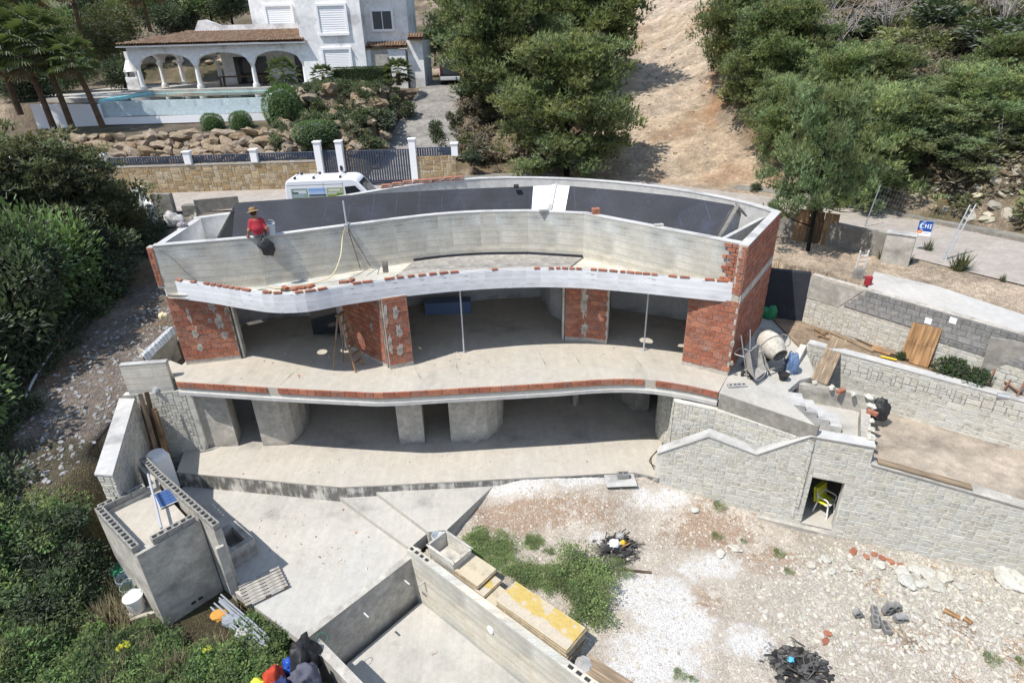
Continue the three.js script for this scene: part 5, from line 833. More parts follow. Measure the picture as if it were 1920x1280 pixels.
palm('fan palm high behind the left trees', [-38.535,12.925,-62], 6.0, 1.8, 7, 0);

// ---------- the neighbouring villa ----------
{
  const v = thing('villa', 'white villa with arched porch and square tower at the upper left', 'house'), Z = -57, fl = 9.95, W = M.white;
  const X = { a: [-31.553,11.174,-57][0], b: [-26.557,11.052,-57][0], c: [-21.689,10.933,-57][0], d: [-17.271,10.825,-57][0], t: [-11.93,12.363,-57][0], r: [-8.122,13.895,-57][0], e: [-7.086,11.417,-57][0] };
  // porch arches
  const spring = 12.0, crown = 12.75, eave = 13.38, sh = new THREE.Shape(); sh.moveTo(X.a - 0.5, eave); sh.lineTo(X.a - 0.5, spring); sh.lineTo(X.a + 0.28, spring);
  for (const [p, q] of [[X.a, X.b], [X.b, X.c], [X.c, X.d]]) { for (let i = 0; i <= 16; i++) { const a = Math.PI * (1 - i / 16); sh.lineTo((p + q) / 2 + Math.cos(a) * ((q - p) / 2 - 0.28), spring + Math.sin(a) * (crown - spring)); } if (q !== X.d) sh.lineTo(q + 0.28, spring); }
  sh.lineTo(X.d + 0.6, spring); sh.lineTo(X.d + 0.6, eave); sh.closePath();
  part('arcade', metric(new THREE.ExtrudeGeometry(sh, { depth: 0.4, bevelEnabled: false }).translate(0, 0, Z - 0.2)), W, v);
  { const s2 = new THREE.Shape(); s2.moveTo(-0.2, eave); s2.lineTo(-0.2, spring); for (const [p, q] of [[0.3, 3.6], [4.2, 7.4]]) for (let i = 0; i <= 14; i++) { const a = Math.PI * (1 - i / 14); s2.lineTo((p + q) / 2 + Math.cos(a) * (q - p) / 2, spring + Math.sin(a) * 0.7); } s2.lineTo(7.8, spring); s2.lineTo(7.8, eave); s2.closePath(); const g = new THREE.ExtrudeGeometry(s2, { depth: 0.4, bevelEnabled: false }); g.rotateY(Math.PI / 2); g.translate(X.a - 0.34, 0, Z - 0.42); part('side_arcade', metric(g), W, v); }
  const colGeo = lathe([[0.30, 0], [0.30, 0.25], [0.22, 0.32], [0.2, 0.4], [0.17, 1.7], [0.2, 1.75], [0.18, 1.8], [0.29, 1.98], [0.29, 2.05], [0, 2.05]], 18);
  for (const [x, z] of [[X.a, Z], [X.b, Z], [X.c, Z], [X.d, Z], [X.a - 0.1, Z - 3.9], [X.a - 0.1, Z - 7.6], [X.a + 3.6, Z - 7.6]]) { const c = part('column', colGeo, W, v); c.position.set(x, fl, z); }
  part('porch_floor', box(X.d - X.a + 3, 0.3, 9.2, (X.a + X.d) / 2, fl - 0.14, Z - 3.6), M.screedPale, v);
  part('porch_ceiling', box(X.d - X.a + 0.8, 0.12, 8.4, (X.a + X.d) / 2, eave - 0.06, Z - 4.1), W, v);
  part('porch_back_wall', box(X.d - X.b + 1.4, 3.5, 0.3, (X.b + X.d) / 2 + 0.9, fl + 1.75, Z - 5), W, v);
  for (const [x, w] of [[X.b + 2.9, 3.2], [X.c + 3.4, 2.6]]) { const win = part('sliding_window', box(w, 2.3, 0.08, x, fl + 1.2, Z - 4.83), M.glass, v); part('frame', [box(0.07, 2.35, 0.05, x, fl + 1.2, Z - 4.77), box(0.07, 2.35, 0.05, x - w / 2, fl + 1.2, Z - 4.77), box(0.07, 2.35, 0.05, x + w / 2, fl + 1.2, Z - 4.77)], M.whitePaint, win); }
  // barrel tiles laid in columns down a slope
  const clay = [mat(0.42, 0.27, 0.17, { map: tiled(texCement, 0.9) }), mat(0.50, 0.36, 0.25, { map: tiled(texCement, 0.9) }), mat(0.34, 0.22, 0.15, { map: tiled(texCement, 0.9) })], one = metric(new THREE.CylinderGeometry(0.1, 0.125, 0.46, 6, 1, true, -Math.PI / 2, Math.PI).rotateX(-Math.PI / 2));
  function tiles(parent, x0, x1, y0, z0, y1, z1, lx = 0) { const r = rngOf(Math.round(x0 * 10)), rise = Math.atan2(y1 - y0, z0 - z1), len = Math.hypot(y1 - y0, z1 - z0), sets = [[], [], []]; for (let x = x0; x < x1; x += 0.235) for (let s = 0; s < len; s += 0.38) { if (lx && x - x0 < s * lx) continue; const g = one.clone(); g.rotateX(rise); g.translate(x + between(-0.01, 0.01, r), y0 + Math.sin(rise) * (s + 0.2) + 0.06, z0 - Math.cos(rise) * (s + 0.2)); sets[Math.floor(r() * 3)].push(g); } sets.forEach((s, i) => { if (s.length) part('roof_tiles', s, clay[i], parent).userData.kind = 'stuff'; }); }
  const rf = part('porch_roof', (() => { const g = new THREE.BufferGeometry(), q = [[X.a - 1.0, eave + 0.03, Z + 0.75], [X.d + 0.6, eave + 0.03, Z + 0.75], [X.d + 0.6, eave + 0.95, Z - 3.2], [X.a + 3.6, eave + 0.95, Z - 3.2], [X.a - 1.0, eave + 0.03, Z - 8.2]]; g.setAttribute('position', new THREE.Float32BufferAttribute([...q[0], ...q[1], ...q[2], ...q[0], ...q[2], ...q[3], ...q[0], ...q[3], ...q[4]], 3)); g.computeVertexNormals(); return metric(g); })(), clay[0], v);
  tiles(rf, X.a - 0.9, X.d + 0.5, eave + 0.06, Z + 0.75, eave + 0.98, Z - 3.2, 1.1);
  part('eave_board', box(X.d - X.a + 1.6, 0.1, 0.12, (X.a + X.d) / 2 - 0.2, eave - 0.03, Z + 0.66), M.whitePaint, v);
  part('upper_parapet', (() => { const s = new THREE.Shape([[X.a + 3.8, eave + 0.5], [X.a + 4.7, eave + 1.9], [X.a + 5.4, eave + 1.95], [X.a + 6.6, eave + 1.5], [X.d + 0.4, eave + 1.5], [X.d + 0.4, eave + 0.4]].map(p => new THREE.Vector2(...p))); return metric(new THREE.ExtrudeGeometry(s, { depth: 0.3, bevelEnabled: false }).translate(0, 0, Z - 3.3)); })(), W, v);
  // tower, set back block, right block
  part('tower', box(X.t - X.d - 0.0, 9.6, 6, (X.d + X.t) / 2 + 0.1, fl + 3.6, Z - 2.72), W, v);
  part('upper_block', box(5.6, 5.2, 5, X.d - 2.4, eave + 3.0, Z - 6.4), W, v);
  part('right_block', box(X.r - X.t, 9.6, 5.5, (X.t + X.r) / 2 - 0.1, fl + 3.6, Z - 4.1), W, v);
  part('garage_block', box(X.e - X.r + 0.3, 4.3, 6, (X.r + X.e) / 2 - 0.1, fl + 1.2, Z - 3.6), W, v);
  part('garage_block', box(X.r - X.t - 0.4, 3.4, 1.6, (X.t + X.r) / 2 - 0.2, fl + 1.0, Z - 1.0), W, v);
  const cap = (x0, x1, y, z) => { const r2 = part('canopy_roof', box(x1 - x0, 0.08, 1.0, (x0 + x1) / 2, y + 0.12, z, 0, 0.3), clay[0], v); tiles(r2, x0 + 0.05, x1 - 0.05, y + 0.03, z + 0.5, y + 0.34, z - 0.5); };
  cap(X.t - 0.1, X.r - 0.2, fl + 2.8, Z - 0.5); cap(X.r - 0.1, X.e + 0.25, fl + 3.4, Z - 0.6);
  part('roof_cornice', box(X.r - X.d + 0.6, 0.25, 6.6, (X.d + X.r) / 2, fl + 8.5, Z - 3), clay[1], v);
  // shuttered windows
  const win = (x, y, w, h, z, dark) => { const q = part('window', dark ? box(w, h, 0.06, x, y, z + 0.02) : merged(Array.from({ length: 12 }, (_, i) => box(w, h / 12 - 0.012, 0.05, x, y - h / 2 + (i + 0.5) * h / 12, z + 0.03, 0, -0.12))), dark ? M.glass : M.whitePaint, v); part('frame', [box(w + 0.36, 0.18, 0.16, x, y + h / 2 + 0.09, z + 0.06), box(w + 0.36, 0.18, 0.2, x, y - h / 2 - 0.09, z + 0.08), box(0.18, h, 0.16, x - w / 2 - 0.09, y, z + 0.06), box(0.18, h, 0.16, x + w / 2 + 0.09, y, z + 0.06)], M.whitePaint, q); if (dark) part('mullion', box(0.06, h, 0.05, x, y, z + 0.06), M.whitePaint, q); };
  const at = (p, z) => [p[0], p[1]];
  win(...[-14.215,14.952,-57].slice(0, 2), 2.2, 2.0, Z + 0.29); win(...[-14.274,11.966,-57].slice(0, 2), 2.2, 1.5, Z + 0.29); win(...[-19.924,15.239,-60.9].slice(0, 2), 2.2, 2.0, Z - 3.89); win(...[-10.376,14.861,-58.4].slice(0, 2), 1.6, 1.35, Z - 1.34, true);
  { const p = [-10.754,11.834,-57.2]; const n = new THREE.Shape(); n.moveTo(-0.75, -0.9); n.lineTo(0.75, -0.9); n.lineTo(0.75, 0.4); n.absarc(0, 0.4, 0.75, 0, Math.PI); n.closePath(); part('arched_niche', metric(new THREE.ExtrudeGeometry(n, { depth: 0.04, bevelEnabled: false }).translate(p[0], p[1], Z - 0.19)), M.cement, v); }
  part('wall_lamp', box(0.08, 0.5, 0.1, [-12.692,12.134,-57][0], [-12.692,12.134,-57][1], Z + 0.25, 0, 0, 0.5), M.steel, v);
  // long table on the porch and a grill hut at its left end
  const tb = thing('porch_table', 'long brown wooden table on the villa porch', 'table', [X.b + 2.9, fl + 0.015, Z - 2.2]); part('tabletop', rbox(4.2, 0.09, 1.0, 0.02).translate(0, 0.78, 0), M.woodDark, tb); for (const sx of [-1.9, 1.9]) for (const sz of [-0.4, 0.4]) part('leg', box(0.12, 0.74, 0.12, sx, 0.37, sz), M.woodDark, tb);
  const gh = thing('grill_hut', 'small white chimney grill left of the villa porch', 'grill', [X.a - 1.5, fl, Z - 1.6]); part('base', rbox(1.1, 1.0, 0.9, 0.03).translate(0, 0.5, 0), M.white, gh); part('hood', metric(new THREE.CylinderGeometry(0.3, 0.72, 0.9, 4).rotateY(Math.PI / 4).translate(0, 1.9, 0)), M.white, gh); part('pillar', [box(0.15, 0.5, 0.15, -0.42, 1.24, 0.3), box(0.15, 0.5, 0.15, 0.42, 1.24, 0.3), box(1.0, 0.5, 0.12, 0, 1.24, -0.35)], M.white, gh); part('chimney', box(0.4, 0.9, 0.4, 0, 2.6, 0), M.white, gh);
  // pool deck, pool and its overflow wall
  const xl = [-30.82,9.864,-49][0], xr = [-17.559,9.721,-49][0];
  structure('pool_deck', (() => { const s = slab([[xl - 2.5, -50.2], [xl - 0.2, -50.0], [xl - 0.2, -56.1], [xr - 0.1, -56.1], [xr - 0.1, -51], [xr + 4, -50.4], [-10.0, -57], [-10, -66], [xl - 8, -66], [xl - 8, -52]], 9.4, 9.86); return s; })(), M.screedPale);
  const p = thing('villa_pool', 'turquoise overflow swimming pool in front of the villa porch', 'pool');
  part('basin', [box(xr - xl - 0.6, 1.4, 0.2, (xl + xr) / 2, 9.0, -56.0), box(xr - xl - 0.6, 0.15, 7.1, (xl + xr) / 2, 8.75, -52.5), box(0.25, 1.25, 7.1, xl + 0.2, 9.2, -52.5), box(0.5, 1.5, 7.1, xr - 0.25, 9.12, -52.5)], mat(0.38, 0.84, 0.90), p);
  part('water', box(xr - xl - 0.9, 0.85, 6.8, (xl + xr) / 2 - 0.02, 9.26, -52.5), new THREE.MeshPhysicalMaterial({ color: lin(0.85, 0.97, 0.98), roughness: 0.04, transmission: 1, ior: 1.1, thickness: 1, attenuationColor: lin(0.35, 0.85, 0.9), attenuationDistance: 1.8 }), p);
  part('overflow_wall', box(xr - xl, 1.3, 0.22, (xl + xr) / 2, 9.0, -48.98), mat(0.64, 0.76, 0.80, { map: tiled(texPlaster, 2) }), p);
  part('gutter', [box(xr - xl + 0.3, 0.5, 0.12, (xl + xr) / 2, 8.33, -48.3), box(xr - xl, 0.1, 0.7, (xl + xr) / 2, 8.15, -48.6)], M.whitePaint, p);
  part('end_pier', box(0.9, 1.4, 2.9, xr + 0.2, 9.2, -49.7), M.whitePaint, p);
  part('base_wall', box(xr - xl + 0.2, 1.0, 0.3, (xl + xr) / 2, 7.75, -48.62), mat(0.32, 0.27, 0.23, { map: tiled(texDirt, 2) }), p);
  const lw = part('garden_wall', upright([xl - 4.2, -47.6], [xl + 0.3, -48.4], [[0, 7.0], [4.6, 7.0], [4.6, 9.5], [0, 9.7]], 0.25), M.whitePaint); tag(lw, 'plain white wall left of the villa pool behind the palms', 'wall');
  const gp = part('glass_screen', box(0.02, 1.0, 2.4, xr + 0.5, 10.4, -49.6), new THREE.MeshPhysicalMaterial({ color: lin(0.9, 0.97, 0.95), roughness: 0.05, transmission: 1, thickness: 0 })); tag(gp, 'glass screen at the right end of the villa pool', 'glass screen');
}
// dry rock wall below the pool, boulder by boulder
{
  const t = thing('rock_wall', 'terraced dry wall of tan boulders below the villa pool', 'rock wall'), r = rngOf(61);
  for (let row = 0; row < 4; row++) for (let x = -33 + row * 0.37; x < -15.2; ) { const w = between(0.26, 0.7, r), h = between(0.26, 0.5, r), q = part('boulder', pick(rockShapes, r), pick(boulderMats, r), t); q.position.set(x + w, 6.2 + row * 0.47 + between(-0.16, 0.16, r), -42.7 - row * 0.5 + between(-0.2, 0.2, r)); q.scale.set(w * 1.2, h * 1.25, between(0.35, 0.55, r)); q.rotation.set(between(-0.5, 0.5, r), between(-0.8, 0.8, r), between(-0.35, 0.35, r)); x += w * 1.75; }
  const t2 = thing('rockery', 'planted rockery of boulders between villa tower and driveway', 'rockery');
  const spots = []; for (let i = 0; i < 95; i++) { const x = between(-16.5, -8.9, r), z = between(-54.5, -42.8, r); spots.push([x, z]); }
  for (const [x, z] of spots) { const w = between(0.3, 0.75, r), y = Math.max(ground(x, z), interp(-z, [42.5, 55.8], [5.5, 9.75])) - 0.05, q = part('boulder', pick(rockShapes, r), pick(boulderMats, r), t2); q.position.set(x, y + 0.3, z); q.scale.set(w, w * between(0.6, 0.9, r), w * 0.8); q.rotation.set(r() - 0.5, r() * 6, r() - 0.5); }
  structure('rockery_soil', (() => { const g = new THREE.BufferGeometry(), q = [[-15.8, 5.6, -42.4], [-8.9, 5.4, -42.6], [-9.0, 9.7, -55.8], [-17.2, 9.9, -55.8]]; g.setAttribute('position', new THREE.Float32BufferAttribute([...q[0], ...q[1], ...q[2], ...q[0], ...q[2], ...q[3]], 3)); g.computeVertexNormals(); return metric(g); })(), mat(0.34, 0.26, 0.19, { map: tiled(texDirt, 3) }));
}
structure('driveway', (() => { const g = new THREE.BufferGeometry(), q = [[-10.4, 4.85, -41.0], [-5.9, 4.85, -41.0], [-3.6, 5.6, -44.5], [-3.9, 9.6, -57], [-3.6, 9.8, -64], [-8.2, 9.8, -64], [-7.4, 9.6, -57], [-9.3, 6.0, -45.4]], f = [[0, 1, 2], [0, 2, 7], [7, 2, 3], [7, 3, 6], [6, 3, 4], [6, 4, 5]], pos = []; for (const [a, b, c] of f) pos.push(...q[a], ...q[b], ...q[c]); g.setAttribute('position', new THREE.Float32BufferAttribute(pos, 3)); g.computeVertexNormals(); return metric(g); })(), M.asphalt);
// street wall of golden stone, white posts, navy fence panels and gates
{
  const fa = [[-29.551,4.882,-39.486][0], [-29.551,4.882,-39.486][2]], fb = [-12.463,4.656,-40.023], fd = [-3.349,4.912,-40.309], fc = [-6.056,4.932,-40.224], line = [fa, [fb[0], fb[2]]], y0 = 4.6, yt = 6.35;
  const t = thing('street_stone_wall', 'golden stone wall along the road below the villa, left of the gates', 'wall'); const L = Math.hypot(line[1][0] - fa[0], line[1][1] - fa[1]);
  part('core', upright(line[0], line[1], [[0, y0 - 0.2], [L, y0 - 0.2], [L, yt], [0, yt]], 0.3), M.mortarPale, t); part('coping', upright(line[0], line[1], [[0, yt + 0.001], [L, yt + 0.001], [L, yt + 0.07], [0, yt + 0.07]], 0.4).translate(0, 0, 0.05), M.plaster, t);
  layFacing(t, line[0], line[1], () => true, y0, yt, goldStoneMats, { seed: 90, cell: 0.17, depth: 0.03, limit: 300, score: q => -q[0] < -7 ? q[2] * q[3] : -1 });
  const t2 = thing('street_stone_wall', 'short golden stone wall right of the driveway gate', 'wall'), a2 = [fc[0], fc[2]], b2 = [fd[0], fd[2]], L2 = Math.hypot(b2[0] - a2[0], b2[1] - a2[1]);
  part('core', upright(a2, b2, [[0, y0 - 0.2], [L2, y0 - 0.2], [L2, yt], [0, yt]], 0.3), M.mortarPale, t2); layFacing(t2, a2, b2, u => u < L2, y0, yt, goldStoneMats, { seed: 91, cell: 0.17, depth: 0.03 });
  const post = (p, h0, h1, l, turn = 0) => { const q = thing('gate_post', l, 'post', [p[0], h0, p[2] - 0.08], turn, 'white posts of the street fence'); part('shaft', rbox(0.42, h1 - h0, 0.42, 0.02).translate(0, (h1 - h0) / 2, 0), M.whitePaint, q); part('cap', rbox(0.52, 0.1, 0.52, 0.03).translate(0, h1 - h0 + 0.05, 0), M.whitePaint, q); };
  const P = [[-31.512,6.637,-39.425], [-25.741,6.453,-39.606], [-20.467,6.285,-39.772], [-16.256,6.285,-39.904], [-12.165,5.407,-40.033], [-10.785,5.362,-40.076], [-6.1,5.21,-40.223], [-3.39,6.419,-40.308]];
  const lab = ['white fence post at the far left above the dark trees', 'second white fence post from the left', 'white fence post below the left clipped ball shrub', 'white fence post nearest the van roof, left of the gates', 'tall white post left of the narrow gate', 'tall white post between narrow and wide gates', 'tall white post right of the wide gate', 'white post at the right end of the street fence'];
  P.forEach((p, i) => post(p, i > 3 && i < 7 ? 4.7 : yt + 0.071, i > 3 && i < 7 ? 7.5 : 7.15, lab[i]));
  const fence = (p, q, b0, b1, l, each, name, cat) => { const g = thing(name, l, cat), n = Math.round(Math.hypot(q[0] - p[0], q[2] - p[2]) / 0.16), ang = Math.atan2(-(q[2] - p[2]), q[0] - p[0]), sl = []; for (let i = 0; i < n; i++) { const s = (i + 0.5) / n, gg = box(0.11, b1 - b0 - 0.1, 0.04, 0, 0, 0, ang).translate(mix(p[0], q[0], s), (b0 + b1) / 2, mix(p[2], q[2], s) - 0.1); if (each) part('slat', gg, M.navy, g); else sl.push(gg); } if (!each) part('slats', sl, M.navy, g).userData.kind = 'stuff'; for (const y of [b0 + 0.05, b1 - 0.05]) part('rail', bar([p[0], y, p[2] - 0.14], [q[0], y, q[2] - 0.14], 0.035, 6), M.navy, g); part('backing_sheet', bar([p[0], (b0 + b1) / 2, p[2] - 0.17], [q[0], (b0 + b1) / 2, q[2] - 0.17], 0.01).scale(1, 1, 1), M.navy, g); };
  const sh = (p, d) => [p[0] + d, p[1], p[2]];
  const fl = ['navy slatted fence panel at the far left of the street wall', 'navy slatted fence panel above the middle of the street wall', 'navy slatted fence panel left of the van roof', 'navy slatted fence panel just left of the narrow gate'];
  for (let i = 0; i < 4; i++) fence(sh(P[i], 0.24), sh(P[i + 1], -0.24), yt + 0.1, 6.98, fl[i], false, 'fence_panel', 'fence');
  fence(sh(P[6], 0.24), sh(P[7], -0.24), yt + 0.05, 7.0, 'navy slatted fence panel right of the wide gate', true, 'fence_panel', 'fence');
  fence(sh(P[4], 0.24), sh(P[5], -0.24), 4.78, 7.0, 'narrow navy slatted gate between two tall white posts', true, 'garden_gate', 'gate');
  fence(sh(P[5], 0.24), sh(P[6], -0.24), 4.78, 6.95, 'wide navy slatted driveway gate', true, 'driveway_gate', 'gate');
  // intercom on the post, meter box in the wall
  const ic = part('intercom', rbox(0.16, 0.3, 0.04, 0.01).translate(P[5][0], 5.9, P[5][2] + 0.15), M.black); tag(ic, 'small black intercom on the tall post between the gates', 'intercom');
  const mb = part('meter_box', rbox(0.5, 0.6, 0.08, 0.01).translate([-25.863,5.445,-39.602][0], 5.2, [-25.863,5.445,-39.602][2] + 0.06), M.cementDark); tag(mb, 'small meter box set in the golden street wall', 'box');
}
// garden shrubs of the villa
const ball = (label, p, w, h) => bush(0, 'ball_shrub', label, p, w, h, { geo: clipped, category: 'shrub', group: 'clipped shrubs below the pool' });
ball('left one of the two clipped ball shrubs below the pool', [-21.241,7.518,-46], 0.85, 1.45); ball('right one of the two clipped ball shrubs below the pool', [-19.163,7.613,-46], 0.85, 1.45);
ball('big dark clipped shrub at the right end of the villa pool', [-16.447,7.732,-47.5], 1.45, 3.0); ball('yellow green hedge block below the rockery', [-13.328,6.936,-44], 1.6, 1.6);
[[[-23.824,7.206,-45], 'low dark shrub at the left of the ball shrubs'], [[-22.194,7.165,-45], 'low shrub left of the left ball shrub'], [[-19.766,7.102,-45], 'low grey green shrub between the ball shrubs'], [[-18.132,7.224,-45.4], 'low shrub right of the ball shrubs'], [[-14.246,8.31,-49], 'grey green shrub beside the rockery'], [[-9.1,7.394,-47.5], 'round green shrub on the rockery near the driveway'], [[-4.972,6.796,-45], 'green shrub at the right side of the driveway'], [[-4.01,7.276,-49], 'upper green shrub at the right side of the driveway'], [[-11.933,7.333,-45.6], 'dark shrub in the middle of the rockery'], [[-7.802,8.142,-51], 'dark shrub at the top of the rockery'], [[-13.695,6.554,-42.6], 'small shrub just behind the narrow gate'], [[-2.529,5.749,-42.5], 'low bush right of the street fence']].forEach(([p, l], i) => bush(i % 3, 'garden_shrub', l, [p[0], p[1] - 0.2, p[2]], [0.85, 0.8, 0.8, 0.7, 1.3, 1.6, 0.9, 1.0, 1.0, 1.0, 0.6, 0.9][i], [1.0, 0.9, 0.9, 0.9, 1.4, 1.8, 1.8, 1.7, 1.2, 1.2, 0.8, 1.0][i], { group: 'garden shrubs of the villa' }));
{ const g = leafShape(95, 420, 0.2, [0.12, 0.155, 0.055], { clumps: 7 }), r = rngOf(44), n = 170, im = new THREE.InstancedMesh(g, leafMat, n), m = new THREE.Matrix4(), q = new THREE.Quaternion(), c = new THREE.Color(); im.name = 'rockery_plants'; for (let i = 0; i < n; i++) { const x = between(-16.2, -9, r), z = between(-54, -43, r), s = between(0.35, 0.9, r), k = between(0.5, 1.2, r); q.setFromAxisAngle(new THREE.Vector3(0, 1, 0), r() * 6); m.compose(new THREE.Vector3(x, Math.max(ground(x, z), interp(-z, [42.5, 55.8], [5.5, 9.75])) + s * 0.5, z), q, new THREE.Vector3(s, s * 0.8, s)); im.setMatrixAt(i, m); im.setColorAt(i, c.setRGB(k, k, k)); } tag(im, 'low plants growing between the rockery boulders', 'plants', null, 'stuff'); scene.add(im); }
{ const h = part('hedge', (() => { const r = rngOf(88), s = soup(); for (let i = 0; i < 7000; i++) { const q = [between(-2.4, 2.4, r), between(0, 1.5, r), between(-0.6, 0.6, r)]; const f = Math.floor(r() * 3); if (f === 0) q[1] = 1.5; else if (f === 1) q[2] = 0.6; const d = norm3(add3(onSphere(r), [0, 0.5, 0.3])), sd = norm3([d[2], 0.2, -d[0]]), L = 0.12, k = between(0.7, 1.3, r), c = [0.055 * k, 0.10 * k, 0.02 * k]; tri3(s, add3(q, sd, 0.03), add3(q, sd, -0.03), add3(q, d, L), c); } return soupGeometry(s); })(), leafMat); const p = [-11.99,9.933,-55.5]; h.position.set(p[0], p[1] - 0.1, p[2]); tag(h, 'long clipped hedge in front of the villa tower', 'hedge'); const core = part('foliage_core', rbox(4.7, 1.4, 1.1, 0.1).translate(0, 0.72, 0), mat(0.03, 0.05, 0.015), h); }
palm('small palm at the right end of the clipped hedge', [-8.882,9.917,-54.5], 1.0, 0.9, 12); palm('small palm left of the villa tower', [-17.877,10.03,-53], 1.1, 0.95, 13); palm('small palm below the lower tower window', [-15.105,10.07,-54.5], 0.7, 0.75, 14);
// tree mass behind the villa
[[[-43.58,11.468,-68], 6, 3.6, 1, 'yellowish leafy tree behind the palms'], [[-41.537,13.093,-72], 6, 3.6, 1, 'olive leafy tree behind the porch roof'], [[-37.686,14.857,-78], 5, 3.2, 2, 'leafy tree above the porch roof'], [[-34.135,15.355,-80], 6, 3.4, 0, 'dark leafy tree left of the upper villa block'], [[-31.026,15.783,-78], 5, 2.6, 2, 'leafy tree touching the upper villa block'], [[-45.985,12.209,-62], 6, 3.8, 2, 'dark leafy tree at the upper left corner'], [[-51.143,14.621,-76], 5, 3.4, 0, 'leafy tree at the top left edge'], [[-7.153,11.576,-68], 4.5, 2.2, 2, 'dark leafy tree between villa and driveway car'], [[-34.895,10.674,-60], 3.4, 2.2, 2, 'shaded leafy tree left of the porch columns'], [[-44.177,16.251,-84], 6, 3.8, 0, 'leafy tree at the top edge above the porch roof'], [[-49.221,15.181,-82], 6, 3.8, 2, 'dark leafy tree at the top edge left of the porch'], [[-57.362,15.35,-80], 6, 4, 1, 'leafy tree at the top left corner'], [[-38.866,10.878,-58], 3.8, 2.6, 0, 'leafy tree between the palms and the porch'], [[-38.068,10.397,-52], 3.4, 2.4, 2, 'dark leafy tree under the leftmost palms'], [[-38.157,12.422,-64], 5, 3, 1, 'yellow green leafy tree left of the porch roof']].forEach(([p, h, R, v, l]) => leafTree(v, 'garden_tree', l, [p[0], p[1] - 0.6, p[2], h, R], { group: 'trees behind the villa' }));
// pale stone bank at the top edge
{ const t = thing('rock_bank', 'pale stone bank at the top of the photo behind the villa garden', 'rock wall'), r = rngOf(66); for (let i = 0; i < 120; i++) { const left = i < 70, x = left ? between(-60, -34, r) : between(-12, -3, r), row = Math.floor(r() * 5), z = left ? -84 - row * 1.2 : -74 - row * 1.2, y = ground(x, z) + 0.2, w = between(0.6, 1.5, r), q = part('boulder', pick(softRocks, r), pick(boulderMats, r), t); q.position.set(x, y, z); q.scale.set(w, w * 0.6, w * 0.8); q.rotation.y = r() * 6; } }

